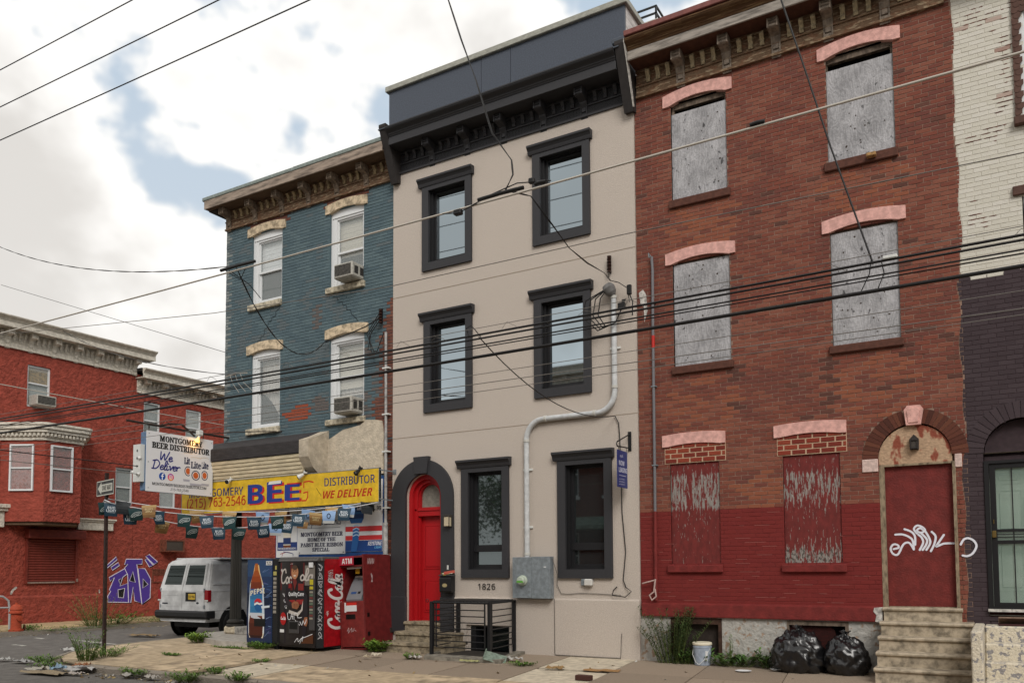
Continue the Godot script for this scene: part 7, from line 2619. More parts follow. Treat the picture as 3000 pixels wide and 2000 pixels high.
func make_street_things() -> void:
	# one way sign
	var t := thing("street_sign", "ONE WAY arrow sign on a dark rusty steel post at the kerb corner", "street sign")
	var b := MB.new()
	var at := Vector3(-4.3, -.05, 3.69)
	b.prism(pv([[-.04, -.02], [-.012, -.02], [-.012, .02], [.012, .02], [.012, -.02], [.04, -.02], [.04, -.01], [.022, -.01], [.022, .03], [-.022, .03], [-.022, -.01], [-.04, -.01]]), -.1, 3.62, func(v: Vector3) -> Vector3: return at + Vector3(v.x - .012 * v.z, v.z, v.y))
	part(b, "post", M("post_brown", "3a2a26", .7, {"tex": "stain", "scale": 2.0}), t)
	var dir := Vector3(.972, 0, .236).normalized()
	var out := dir.cross(Vector3.UP)
	var px := Transform3D(Basis(dir, Vector3.UP, out), at + Vector3(-.03, 3.32, .03))
	b = MB.new()
	b.xf = px
	b.bbox(-.46, -.155, .0, .46, .155, .006, .002)
	var pl := part(b, "plate", M("plate_black", "1c1d1c", .5), t)
	b = MB.new()
	b.xf = px
	b.col = L("c9c8bd")
	b.ring(-.455, -.15, .455, .15, .018, .018, .018, .018, .0065, .0075)
	b.flat(pv([[-.39, 0], [-.2, .125], [-.2, .075], [.38, .075], [.38, -.075], [-.2, -.075], [-.2, -.125]]), .0085)
	b.col = L("191a19")
	text(b, "ONE WAY", "sans_bold", -.15, -.05, .49, .1, .0105)
	part(b, "arrow_print", M("print"), pl)
	b = MB.new()
	b.lathe([Vector2(.045, 0), Vector2(.05, .03), Vector2(.045, .06)], at + Vector3(-.035, 3.0, 0), 10)
	b.tube([at + Vector3(-.08, 3.02, .04), at + Vector3(.0, 3.07, .06), at + Vector3(.12, 3.02, .02)], .014, 5)
	part(b, "rope_knot", M("cord"), t)
	base_at(t, at)
	# hydrant
	t = thing("fire_hydrant", "faded orange-red fire hydrant on the far corner", "fire hydrant")
	var hp := Vector3(-12.88, -.06, .72)
	M("hydrant", "b04a2e", .7, {"tex": "blotch", "scale": 2.0})
	b = MB.new()
	b.lathe([Vector2(.0, 0), Vector2(.19, 0), Vector2(.19, .05), Vector2(.145, .06), Vector2(.14, .1), Vector2(.135, .48), Vector2(.19, .5), Vector2(.19, .54), Vector2(.165, .56), Vector2(.16, .6)], hp, 20)
	part(b, "barrel", M("hydrant"), t)
	b = MB.new()
	b.lathe([Vector2(.175, .6), Vector2(.17, .63), Vector2(.14, .7), Vector2(.08, .745), Vector2(.04, .755), Vector2(.04, .8), Vector2(.0, .8)], hp, 20)
	part(b, "bonnet", M("hydrant"), t)
	b = MB.new()
	b.lathe([Vector2(.07, 0), Vector2(.08, .05), Vector2(.08, .09), Vector2(.0, .1)], hp + Vector3(.1, .36, 0), 14, Vector3(1, 0, 0))
	b.lathe([Vector2(.055, 0), Vector2(.06, .05), Vector2(.0, .07)], hp + Vector3(0, .36, -.1), 12, Vector3(0, 0, -1))
	part(b, "outlet", M("hydrant"), t)
	b = MB.new()
	b.lathe([Vector2(.08, 0), Vector2(.085, .03), Vector2(.03, .035), Vector2(.0, .05)], hp + Vector3(.02, .1, -.2), 12, Vector3(.2, 0, -1).normalized())
	part(b, "loose_cap", M("hydrant_cap", "6d4034", .7), t)
	base_at(t, hp)
	t = thing("bike_rack", "bent grey tube hoop at the left edge, behind the hydrant", "bike rack")
	b = MB.new()
	b.tube([Vector3(-13.45, -.05, .6), Vector3(-13.45, .5, .6), Vector3(-13.45, .78, .64), Vector3(-13.45, .9, .8), Vector3(-13.45, .93, 1.1), Vector3(-13.45, .9, 1.4), Vector3(-13.45, .5, 1.5), Vector3(-13.45, -.05, 1.5)], .03, 8)
	part(b, "hoop", M("rack_grey", "a3a5a6", .5), t)
	b = MB.new()
	b.tube([Vector3(-13.45, .58, .6), Vector3(-13.45, .6, 1.5)], .024, 8)
	part(b, "cross_bar", M("rack_grey"), t)
	base_at(t, Vector3(-13.45, -.06, 1.05))
	trash_bag(Vector3(8.3, -.005, .36), Vector3(.4, .4, .33), 3, "larger black trash bag, left of two, slumped below the broken red cellar board")
	trash_bag(Vector3(8.98, -.005, .33), Vector3(.33, .36, .3), 9, "smaller black trash bag, right of two, next to the stone stoop")
	# bucket
	t = thing("bucket", "pale blue plastic bucket with cream lid below the boarded cellar window", "bucket")
	b = MB.new()
	b.lathe([Vector2(.0, .0), Vector2(.125, .0), Vector2(.13, .01), Vector2(.148, .29), Vector2(.156, .295), Vector2(.156, .31), Vector2(.15, .315), Vector2(.152, .345)], Vector3(6.72, -.003, .22), 28)
	part(b, "pail", M("pail", "a3aebd", .45, {"tex": "blotch", "scale": 1.5}), t)
	b = MB.new()
	b.lathe([Vector2(.158, .335), Vector2(.162, .345), Vector2(.162, .37), Vector2(.15, .38), Vector2(.145, .372), Vector2(.0, .372)], Vector3(6.72, -.003, .22), 28)
	part(b, "lid", M("lid", "d8d0ba", .5), t)
	b = MB.new()
	b.tube([Vector3(6.58, .28, .26), Vector3(6.6, .18, .36), Vector3(6.66, .06, .39), Vector3(6.72, .02, .4), Vector3(6.8, .1, .37), Vector3(6.86, .28, .26)], .005, 5)
	part(b, "handle", M("white_metal"), t)
	b = MB.new()
	b.prism(pv([[6.8, .08], [6.84, .08], [6.85, .24], [6.81, .24]]), .33, .335)
	part(b, "label_strip", M("poster_white"), t)
	base_at(t, Vector3(6.72, -.003, .22))
	# poles that carry the wires, outside the picture
	for q in [[-27.0, "wooden utility pole far down the street to the left"], [27.0, "wooden utility pole far up the street to the right"]]:
		t = thing("utility_pole", q[1], "utility pole", "utility poles on our kerb")
		b = MB.new()
		b.lathe([Vector2(.17, -.2), Vector2(.14, 6.0), Vector2(.11, 12.8), Vector2(.0, 12.85)], Vector3(q[0], 0, 4.7), 12)
		part(b, "pole", M("pole_wood", "5c4c3e", .95, {"tex": "stain", "scale": Vector3(4, .5, 4)}), t)
		b = MB.new()
		b.box(q[0] - .06, 12.0, 3.6, q[0] + .06, 12.15, 5.8)
		part(b, "cross_arm", M("pole_wood"), t)
		base_at(t, Vector3(q[0], 0, 4.7))

func insulator(x: float, y0: float, y1: float, label: String) -> void:
	var t := thing("insulator_rack", label, "insulator", "wire racks on the walls")
	var n := 5
	var b := MB.new()
	b.box(x - .012, y0, .03, x + .012, y1, .05)
	part(b, "bar", M("cable"), t)
	for i in n:
		var y := lerpf(y0 + .03, y1 - .05, float(i) / (n - 1))
		b = MB.new()
		b.lathe([Vector2(.02, -.025), Vector2(.045, -.02), Vector2(.028, .0), Vector2(.045, .02), Vector2(.02, .025)], Vector3(x, y, .1), 10)
		b.box(x - .01, y - .03, .04, x + .01, y - .026, .12)
		part(b, "spool", M("spool", "3b2722", .35), t)
	base_at(t, Vector3(x, y0, .03))

func make_facade_things() -> void:
	# beige house
	var t := thing("mailbox", "black wall mailbox with an oval badge and flyers on top, right of the red door", "mailbox")
	var b := MB.new()
	b.prism(pv([[.1, 1.16], [.22, 1.15], [.24, 1.18], [.25, 1.42], [.2, 1.5], [.1, 1.51]]), 1.37, 1.65, func(v: Vector3) -> Vector3: return Vector3(v.z, v.y, v.x))
	part(b, "box", M("black_metal"), t)
	b = MB.new()
	b.bbox(1.355, 1.47, .1, 1.665, 1.5, .255, .008)
	part(b, "lid", M("mail_lid", "3a3b3d", .4), t)
	b = MB.new()
	b.disc(1.5, 1.29, .06, .038, .2475, 20)
	part(b, "badge", M("badge_gold", "b3a57a", .4, {"metal": .4}), t)
	base_at(t, Vector3(1.5, 1.15, .1))
	for k in 4:
		b = MB.new()
		b.xf = Transform3D(Basis.from_euler(Vector3(.15 * k, .5 * k - .8, .12 * (k - 1.5))), Vector3(1.47 + .03 * k, 1.51 + .012 * k, .17))
		b.bbox(-.11, 0, -.06, .11, .004, .06, .001)
		solo(b, "flyer", M(["fly_a", "fly_b", "fly_c", "fly_d"][k], ["b9a63a", "7c9a52", "c9c2b2", "a0483a"][k], .6), ["yellow flyer at the bottom of the pile on the black mailbox", "green flyer, second from the bottom on the black mailbox", "cream flyer, third from the bottom on the black mailbox", "red flyer on top of the pile on the black mailbox"][k], "flyer", "flyers on the mailbox")
	t = thing("wall_lamp", "small square wall lamp with frosted glass on the black door surround", "wall lamp")
	b = MB.new()
	b.box(1.43, 2.46, .085, 1.57, 2.7, .1)
	b.bbox(1.425, 2.66, .09, 1.575, 2.7, .2, .005)
	b.box(1.425, 2.46, .19, 1.437, 2.66, .2)
	b.box(1.563, 2.46, .19, 1.575, 2.66, .2)
	part(b, "frame", M("lamp_bronze", "3b3733", .4), t)
	b = MB.new()
	b.bbox(1.44, 2.47, .1, 1.56, 2.655, .192, .006)
	part(b, "glass", M("lamp_glass", "b9ad93", .3), t)
	base_at(t, Vector3(1.5, 2.46, .085))
	b = MB.new()
	b.bbox(1.45, 1.6, .085, 1.485, 1.69, .1, .004)
	solo(b, "doorbell", M("white_metal"), "small white doorbell above the black mailbox", "doorbell")
	t = thing("electric_meter", "grey double metal meter cabinet with a round glass dial on the beige wall", "electric meter")
	b = MB.new()
	b.bbox(3.06, 1.06, .085, 3.475, 1.83, .235, .006)
	b.bbox(3.48, 1.055, .085, 3.87, 1.835, .24, .006)
	part(b, "cabinet", M("grey_metal"), t)
	b = MB.new()
	b.lathe([Vector2(.1, 0), Vector2(.1, .03), Vector2(.085, .05), Vector2(.08, .1), Vector2(.06, .12), Vector2(.0, .125)], Vector3(3.29, 1.39, .235), 24, Vector3(0, 0, 1))
	part(b, "dial", M("dial_glass", "a9b3a4", .15), t)
	b = MB.new()
	b.prism(pv([[3.22, 1.35], [3.36, 1.35], [3.35, 1.39], [3.23, 1.39]]), .33, .362)
	part(b, "dial_card", M("dial_green", "5d9a44", .5), t)
	b = MB.new()
	b.box(3.74, 1.63, .24, 3.79, 1.65, .243)
	part(b, "label_sticker", M("poster_white"), t)
	base_at(t, Vector3(3.46, 1.06, .085))
	t = thing("service_conduit", "white conduit bending up the beige wall from meter cabinet to weatherhead", "conduit")
	b = MB.new()
	var p := [Vector3(3.31, 1.82, .1), Vector3(3.31, 4.05, .1)]
	for i in 7:
		var a := PI / 2 * i / 6.0
		p.append(Vector3(3.31 + .36 * (1.0 - cos(a)), 4.08 + .36 * sin(a), .1))
	for i in 7:
		var a := PI / 2 * i / 6.0
		p.append(Vector3(4.79 + .36 * sin(a), 4.44 + .36 * (1.0 - cos(a)), .1))
	p.append(Vector3(5.15, 6.55, .1))
	b.tube(p, .05, 12)
	part(b, "pipe", M("pvc"), t)
	b = MB.new()
	for q in [[3.31, 1.86, 0], [3.31, 4.02, 0], [5.15, 4.85, 0], [5.15, 6.5, 0], [3.7, 4.44, 1], [4.72, 4.44, 1]]:
		b = MB.new()
		b.lathe([Vector2(.05, 0), Vector2(.06, .004), Vector2(.062, .05), Vector2(.05, .056)], Vector3(q[0], q[1], .1), 14, Vector3.RIGHT if q[2] else Vector3.UP)
		part(b, "coupling", M("pvc2", "b9b8b2", .5), t)
	b = MB.new()
	for q in [Vector3(3.31, 2.4, .09), Vector3(3.31, 3.5, .09), Vector3(5.15, 5.6, .09), Vector3(4.2, 4.44, .09)]:
		var h := .1 if q.x != 4.2 else .02
		var v := .02 if q.x != 4.2 else .1
		b.box(q.x - h, q.y - v, .03, q.x + h, q.y + v, .06)
	part(b, "clip", M("white_metal"), t)
	b = MB.new()
	b.lathe([Vector2(.05, 0), Vector2(.1, .06), Vector2(.12, .16), Vector2(.09, .23), Vector2(.0, .26)], Vector3(5.15, 6.55, .12), 14, Vector3(-.45, .85, .2).normalized())
	part(b, "weatherhead", M("pvc_dark", "6b6a69", .5), t)
	base_at(t, Vector3(3.31, 1.82, .1))
	insulator(5.07, 7.0, 7.33, "black spool insulator rack on the beige wall above the weatherhead")
	insulator(-.29, 6.9, 7.24, "black spool insulator rack with tangled wires near the right edge of the blue-green house")
	# now leasing sign on its bracket
	t = thing("leasing_sign", "small dark blue NOW LEASING sign hanging from a black bracket on the beige house", "sign")
	var lx := Transform3D(Basis(Vector3(0, 0, -1), Vector3.UP, Vector3(1, 0, 0)), Vector3(5.4, 0, .6))
	b = MB.new()
	b.xf = lx
	b.bbox(.0, 3.015, -.012, .44, 3.665, .0, .003)
	part(b, "plate", M("leasing_blue", "23306e", .4), t)
	b = MB.new()
	b.xf = lx
	b.col = L("c9cde0")
	text(b, "NOW", "sans_bold", .06, 3.4, .24, .085, .003)
	text(b, "LEASING", "sans_bold", .05, 3.28, .36, .085, .003)
	b.rect(.06, 3.22, .36, 3.227, .003)
	for y in [3.15, 3.105, 3.06]:
		b.rect(.06, y, .08, y + .012, .003)
		text(b, "APARTMENTS", "sans", .1, y, .2, .02, .003)
	script(b, "apt", .1, 3.55, .14, .06, .003, .006, .1)
	part(b, "lettering", M("print"), t)
	b = MB.new()
	b.box(5.37, 3.7, .03, 5.43, 4.05, .045)
	b.tube([Vector3(5.4, 3.75, .045), Vector3(5.4, 3.72, .6), Vector3(5.4, 3.76, .63), Vector3(5.4, 3.8, .6), Vector3(5.4, 4.0, .05)], .012, 6)
	b.tube([Vector3(5.4, 3.73, .54), Vector3(5.4, 3.66, .54)], .006, 5)
	b.tube([Vector3(5.4, 3.73, .2), Vector3(5.4, 3.66, .2)], .006, 5)
	part(b, "bracket", M("black_metal"), t)
	base_at(t, Vector3(5.4, 3.0, .05))
	t = thing("junction_lamp", "small pale junction box with lamp under the lower right beige window", "wall lamp")
	b = MB.new()
	b.bbox(4.43, 1.3, .03, 4.5, 1.42, .09, .006)
	part(b, "back_box", M("grey_metal"), t)
	b = MB.new()
	b.bbox(4.5, 1.29, .03, 4.66, 1.42, .13, .02)
	part(b, "lamp_body", M("lens_clear"), t)
	base_at(t, Vector3(4.54, 1.29, .03))
	# cellar cage
	t = thing("railing_cage", "black steel railing cage around the cellar window well of the beige house", "railing")
	var fl := Vector3(1.95, .05, 1.3)
	var fr := Vector3(3.215, .05, 1.3)
	var rl := Vector3(1.74, .05, .1)
	var rr := Vector3(3.02, .05, .1)
	M("rail_black", "19191b", .4)
	for q in [fl, fr, rl, rr]:
		b = MB.new()
		b.bbox(q.x - .03, q.y, q.z - .03, q.x + .03, 1.02, q.z + .03, .004)
		part(b, "post", M("rail_black"), t)
	for s in [[fl, fr], [rl, fl], [rr, fr]]:
		var a: Vector3 = s[0].lerp(s[1], .08)
		var e: Vector3 = s[0].lerp(s[1], .92)
		b = MB.new()
		b.tube([s[0] + Vector3(0, .95, 0), s[1] + Vector3(0, .95, 0)], .022, 6)
		for q in [a, e]:
			b.tube([q + Vector3(0, .14, 0), q + Vector3(0, .94, 0)], .015, 6)
		part(b, "side_frame", M("rail_black"), t)
		for i in 7:
			b = MB.new()
			b.tube([a + Vector3(0, .14 + .113 * i, 0), e + Vector3(0, .14 + .113 * i, 0)], .011, 6)
			part(b, "rail", M("rail_black"), t)
	for i in 17:
		var f := (i + .5) / 17.0
		b = MB.new()
		b.tube([rl.lerp(rr, f) + Vector3(0, .975, 0), fl.lerp(fr, f) + Vector3(0, .975, 0)], .01, 5)
		part(b, "top_bar", M("rail_black"), t)
	b = MB.new()
	b.lathe([Vector2(.025, -.005), Vector2(.035, .0), Vector2(.025, .005)], fl + Vector3(-.1, .98, 0), 10, Vector3(0, 0, 1))
	part(b, "latch_ring", M("rail_black"), t)
	base_at(t, Vector3(2.48, .05, .7))
	b = MB.new()
	b.prism(pv([[1.86, 1.2], [3.36, 1.2], [3.02, .0], [3.22, .0], [3.6, 1.56], [1.98, 1.58], [1.78, 1.2], [1.62, .05], [1.72, .05]]), -.04, .055, func(v: Vector3) -> Vector3: return Vector3(v.x, v.z + gy(v.y) * .5, v.y))
	struct(part(b, "areaway_kerb", M("areaway", "8d877b", .92, {"tex": "stain", "scale": 1.0, "nor": "grain_n", "ns": .3}), self))
	b = MB.new()
	b.prism(pv([[1.75, .05], [3.0, .05], [3.3, 1.2], [1.9, 1.2]]), -.04, .008, func(v: Vector3) -> Vector3: return Vector3(v.x, v.z, v.y))
	struct(part(b, "areaway_floor", M("areaway_dark", "3f3a35", .95, {"tex": "blotch", "scale": 1.0}), self))
	# red house
	t = thing("door_lantern", "dark arched lantern on the stained stucco above the red sealed door", "lantern")
	b = MB.new()
	b.prism(pv([[9.93, 3.37], [10.05, 3.37], [10.055, 3.53], [9.99, 3.6], [9.925, 3.53]]), -.015, .04)
	b.bbox(9.94, 3.375, .04, 10.04, 3.4, .1, .004)
	b.bbox(9.935, 3.5, .04, 10.045, 3.53, .1, .004)
	b.box(9.94, 3.4, .09, 9.952, 3.5, .1)
	b.box(10.028, 3.4, .09, 10.04, 3.5, .1)
	part(b, "housing", M("lantern_dark", "2e2a28", .6), t)
	b = MB.new()
	b.box(9.955, 3.4, .04, 10.025, 3.5, .08)
	part(b, "glass", M("lantern_glass", "4c4844", .2), t)
	base_at(t, Vector3(9.99, 3.37, 0))
	t = thing("conduit", "thin grey conduit with red tape down the left edge of the red brick wall", "conduit")
	b = MB.new()
	b.tube([Vector3(5.87, 7.15, .05), Vector3(5.885, 6.9, .05), Vector3(5.875, 5.9, .05), Vector3(5.87, 4.1, .05), Vector3(5.865, 2.6, .05)], .026, 8)
	part(b, "upper_pipe", M("pipe_grey", "6d6c70", .5), t)
	b = MB.new()
	b.tube([Vector3(5.865, 2.6, .052), Vector3(5.86, 1.05, .052)], .03, 8)
	part(b, "lower_pipe", M("red_wall_paint"), t)
	b = MB.new()
	b.tube([Vector3(5.877, 5.72, .05), Vector3(5.876, 5.5, .05)], .031, 8)
	part(b, "red_tape", M("tape_red", "b3261f", .5), t)
	b = MB.new()
	b.tube([Vector3(5.87, 7.13, .06), Vector3(5.83, 7.2, .1), Vector3(5.86, 7.1, .14)], .012, 5)
	for y in [6.3, 4.8, 3.4]:
		b.box(5.83, y, .0, 5.92, y + .02, .08)
	part(b, "clip", M("grey_metal"), t)
	base_at(t, Vector3(5.86, 1.05, .05))
	b = MB.new()
	b.tube([Vector3(5.86, 1.4, .09), Vector3(5.7, 1.36, .1), Vector3(5.62, 1.34, .08)], .014, 5)
	b.tube([Vector3(5.87, 1.42, .1), Vector3(5.84, 1.2, .1), Vector3(5.76, 1.14, .11), Vector3(5.8, 1.05, .1), Vector3(5.88, 1.12, .1), Vector3(5.86, 1.25, .1)], .016, 5)
	solo(b, "rag", M("rag", "b39a94", .9), "twisted pale rag strips tied to the foot of the thin conduit on the red wall", "rag")
	b = MB.new()
	b.bbox(9.46, 7.99, .06, 9.6, 8.05, .16, .01)
	solo(b, "wood_scrap", M("scrap", "b08a5c", .9, {"tex": "stain", "scale": 4.0}), "small scrap of bare wood under the bottom edge of the top right grey board", "wood scrap")
	b = MB.new()
	b.prism(pv([[5.6, 6.55], [5.68, 6.6], [5.74, 6.5], [5.76, 6.2], [5.7, 6.0], [5.69, 6.3], [5.63, 6.35]]), .0, .006)
	solo(b, "plaster_smear", M("white_paint"), "white plaster smear on the red brick beside the thin conduit", "plaster smear")
	# blue house
	t = thing("downspout", "white downspout with a curved rusty shoe down the shop's right edge", "downspout")
	b = MB.new()
	b.tube([Vector3(-.17, 6.7, .06), Vector3(-.16, 4.5, .06)], .03, 10)
	b.tube([Vector3(-.16, 4.52, .06), Vector3(-.15, 2.6, .07)], .033, 10)
	b.tube([Vector3(-.15, 2.6, .08), Vector3(-.13, 1.1, .08), Vector3(-.12, .62, .08), Vector3(-.08, .48, .1), Vector3(.0, .4, .12)], .055, 10)
	part(b, "pipe", M("downpipe", "b3b2b0", .5, {"tex": "stain", "scale": 1.2}), t)
	b = MB.new()
	for y in [5.9, 4.9, 4.1, 2.9, 1.9, 1.15]:
		b.box(-.24, y, .0, -.07, y + .03, .1)
	part(b, "strap", M("white_metal"), t)
	b = MB.new()
	b.lathe([Vector2(.06, 0), Vector2(.065, .1), Vector2(.0, .12)], Vector3(.0, .3, .12), 10)
	part(b, "rusty_shoe", M("rust_pipe"), t)
	base_at(t, Vector3(-.15, .2, .06))

func wire(called: String, pts: Array, r: float, m: Material, label: String, group := "", k := 6) -> void:
	var b := MB.new()
	b.tube(pts, r, k)
	solo(b, called, m, label, "cable", group)

func sagged(a: Vector3, e: Vector3, sag: float, n := 14) -> Array:
	var p := []
	for i in n + 1:
		var s := float(i) / n
		p.append(a.lerp(e, s) - Vector3(0, sag * 4.0 * s * (1.0 - s), 0))
	return p

func twisted(pts: Array, r: float, turns: float) -> MB:  # two strands wound round each other
	var b := MB.new()
	for s in [0.0, PI]:
		var q := []
		for i in (pts.size() - 1) * 5 + 1:
			var f := i / 5.0
			var j := mini(int(f), pts.size() - 2)
			var p: Vector3 = pts[j].lerp(pts[j + 1], f - j)
			var d: Vector3 = (pts[j + 1] - pts[j]).normalized()
			var u := d.cross(Vector3(0, 0, 1)).normalized()
			var w := d.cross(u)
			var a: float = s + turns * f
			q.append(p + (u * cos(a) + w * sin(a)) * r)
		b.tube(q, r, 5)
	return b

func make_wires() -> void:
	var z := 4.7
	var along := func(y: float, sag: float, zz := 4.7) -> Array: return sagged(Vector3(-27, y + .25, zz), Vector3(27, y + .25, zz), sag + .25, 40)
	var grp := "street cables along the kerb"
	wire("cable", along.call(4.42, .02), .021, M("cable"), "thickest black street cable, lowest of the bundle", grp, 8)
	wire("cable", along.call(4.735, .04), .014, M("cable"), "topmost black cable of the street bundle, with lashing", grp)
	wire("cable", along.call(4.7, .07, 4.73), .012, M("cable"), "black cable lashed just under the topmost of the bundle", grp)
	wire("cable", along.call(4.585, .03), .009, M("cable"), "upper of the two thin black cables mid bundle", grp)
	wire("cable", along.call(4.535, .0, 4.66), .007, M("cable"), "lower of the two thin black cables mid bundle", grp)
	var b := MB.new()
	for i in 16:
		var x := -3.0 + i * .95 + .2 * sin(i * 2.1)
		b.tube([Vector3(x, 4.73, 4.7), Vector3(x + .08, 4.79 + .02 * sin(i * 3.0), 4.71), Vector3(x + .2, 4.74, 4.7), Vector3(x + .26, 4.69, 4.71)], .003, 4)
	solo(b, "lashing_wire", M("cable_grey"), "loose ends of lashing wire sticking out along the topmost bundle cable", "wire")
	wire("cable", along.call(6.52, .05), .014, M("cable_pale"), "pale spun aerial cable crossing all the houses between second and third floor", grp, 8)
	b = MB.new()
	for q in [[5.55, .35], [6.15, .08], [.55, .4], [8.9, .08]]:
		b.tube([Vector3(q[0] - q[1], 6.535, 4.705), Vector3(q[0], 6.54, 4.71), Vector3(q[0] + q[1], 6.535, 4.705)], .026, 7)
	b.bbox(4.82, 6.4, 4.67, 4.94, 6.47, 4.75, .01)
	b.bbox(5.98, 6.56, 4.67, 6.06, 6.63, 4.73, .01)
	b.tube([Vector3(4.5, 6.5, 4.7), Vector3(4.9, 6.42, 4.72), Vector3(5.4, 6.55, 4.72), Vector3(5.8, 6.62, 4.7), Vector3(6.3, 6.53, 4.7)], .008, 5)
	solo(b, "splice", M("cable"), "dark splice clamps and jumpers on the pale spun cable", "cable splice")
	var faint := "faint single wires in front of the houses"
	wire("wire", [Vector3(-27, 9.5, z), Vector3(-6.9, 6.5, z), Vector3(0, 5.85, z), Vector3(3.6, 5.63, z), Vector3(7.35, 5.62, z), Vector3(11.4, 5.54, z), Vector3(27, 5.4, z)], .006, M("cable_grey"), "single grey wire that crosses between second- and third-floor windows and rises to the left", faint, 5)
	for q in [[4.76, "thin grey wire just above the black bundle"], [4.14, "thin grey wire under the bundle, upper of two"], [3.91, "thin grey wire under the bundle, lowest of all"]]:
		wire("wire", along.call(q[0] + .02, -.0, 4.72), .0045, M("cable_grey"), q[1], faint, 5)
	for q in [[12.2, "highest black power line across the upper left sky"], [11.38, "middle black power line across the upper left sky"], [10.65, "lowest black power line across the upper left sky"]]:
		wire("power_line", sagged(Vector3(-27, q[0] + .55, z), Vector3(27, q[0] - .45, z), .2, 30), .011, M("cable"), q[1], "power lines across the sky")
	# service drops
	b = twisted(sagged(Vector3(.45, 6.56, z), Vector3(-18.0, 13.2, .7), .75, 30), .006, 2.2)
	solo(b, "service_drop", M("cable"), "twisted service cable hanging across the sky left of the blue-green house", "cable")
	b = twisted(sagged(Vector3(.5, 6.55, z), Vector3(-1.9, 6.72, .1), .75, 16), .0065, 1.4)
	b.tube([Vector3(-1.9, 6.72, .1), Vector3(-1.2, 6.8, .1), Vector3(-.7, 6.88, .12), Vector3(-.3, 7.0, .14)], .014, 5)
	b.tube([Vector3(.2, 6.55, 4.7), Vector3(.5, 6.35, 4.6), Vector3(.75, 6.5, 4.7)], .007, 5)
	b.tube([Vector3(.35, 6.5, 4.7), Vector3(.6, 6.28, 4.5), Vector3(.42, 6.2, 4.1)], .007, 5)
	solo(b, "service_drop", M("cable"), "black service cable drooping from the pale cable to the blue-green house's insulators", "cable")
	b = MB.new()
	for k in 3:
		b.tube([Vector3(-.3, 6.95 + .08 * k, .13), Vector3(-.5 - .06 * k, 6.7, .16), Vector3(-.6 + .1 * k, 6.35 - .06 * k, .14), Vector3(-.36, 6.3, .12), Vector3(-.2, 6.68, .1)], .011, 5)
	solo(b, "wire_loop", M("cable"), "looped black wires hanging under the blue-green house's insulators", "wire")
	b = twisted([Vector3(4.28, 10.72, 4.72), Vector3(4.68, 9.6, 4.7), Vector3(4.93, 8.85, 4.7), Vector3(5.17, 8.2, 4.7), Vector3(5.42, 7.4, 4.7), Vector3(5.72, 6.95, 4.7), Vector3(5.74, 6.75, 4.7), Vector3(5.62, 6.56, 4.7)], .0065, 1.6)
	solo(b, "service_drop", M("cable"), "twisted black cable coming down in front of the dark parapet", "cable")
	b = twisted([Vector3(5.7, 6.54, 4.68), Vector3(5.95, 6.45, 4.6), Vector3(6.1, 6.15, 4.3), Vector3(6.1, 6.0, 3.8), Vector3(5.9, 6.15, 2.8), Vector3(5.55, 6.5, 1.4), Vector3(5.2, 6.75, .35)], .006, 1.6)
	b.tube([Vector3(5.2, 6.75, .35), Vector3(5.3, 6.74, .2), Vector3(5.45, 6.62, .18), Vector3(5.5, 6.35, .2)], .008, 5)
	b.tube([Vector3(5.2, 6.75, .35), Vector3(5.1, 6.86, .2), Vector3(5.07, 6.98, .12)], .008, 5)
	solo(b, "service_drop", M("cable"), "black service cable from the pale cable to the beige house's weatherhead", "cable")
	b = MB.new()
	for k in 4:
		var w := .1 + .1 * k
		b.tube([Vector3(5.08, 6.68, .2), Vector3(5.05 - w, 6.5, .24), Vector3(5.0 - w, 6.2, .24), Vector3(5.08 - w * .5, 5.98 - .02 * k, .22), Vector3(5.22, 6.02, .2), Vector3(5.34, 6.25, .2), Vector3(5.36 + .02 * k, 6.42, .2)], .012, 5)
	b.bbox(5.28, 6.24, .18, 5.42, 6.36, .24, .01)
	b.bbox(5.46, 6.48, .18, 5.54, 6.66, .24, .01)
	b.tube([Vector3(5.5, 6.5, .2), Vector3(5.56, 6.35, .2), Vector3(5.55, 6.1, .2)], .012, 5)
	solo(b, "wire_loop", M("cable"), "looped black wires around the beige house's weatherhead", "wire")
	b = MB.new()
	b.tube([Vector3(8.2, 10.75, 4.72), Vector3(9.19, 7.85, 4.7), Vector3(9.43, 6.95, 4.7), Vector3(9.66, 6.06, 4.7), Vector3(10.04, 4.72, 4.7)], .011, 6)
	b.tube([Vector3(10.02, 4.76, 4.7), Vector3(10.0, 4.62, 4.7), Vector3(9.92, 4.46, 4.7)], .006, 5)
	b.tube([Vector3(10.12, 4.72, 4.7), Vector3(10.14, 4.6, 4.7), Vector3(10.08, 4.46, 4.7)], .006, 5)
	solo(b, "service_drop", M("cable"), "black wire dropping in front of the red brick house to the bundle", "cable")
	b = MB.new()
	b.bbox(10.13, 4.74, 4.67, 10.27, 4.775, 4.73, .008)
	solo(b, "splice_tube", M("white_metal"), "small white splice tube on the bundle before the red house's second-floor board", "cable splice")
	b = MB.new()
	b.tube([Vector3(5.05, 4.7, 4.7), Vector3(5.0, 4.82, 4.7), Vector3(5.08, 4.85, 4.7), Vector3(5.16, 4.76, 4.7), Vector3(5.24, 4.66, 4.7)], .007, 5)
	b.tube(sagged(Vector3(5.2, 4.68, 4.7), Vector3(5.13, 4.36, .06), .35, 14), .008, 5)
	b.tube([Vector3(5.13, 4.36, .06), Vector3(5.2, 4.22, .06), Vector3(5.22, 3.9, .06), Vector3(5.24, 2.6, .05), Vector3(5.3, 1.9, .05), Vector3(5.25, 1.4, .06), Vector3(5.3, 1.27, .06), Vector3(5.42, 1.2, .1), Vector3(5.3, 1.1, .1), Vector3(5.05, 1.13, .1), Vector3(5.06, 1.22, .06), Vector3(5.12, 1.28, .04)], .009, 6)
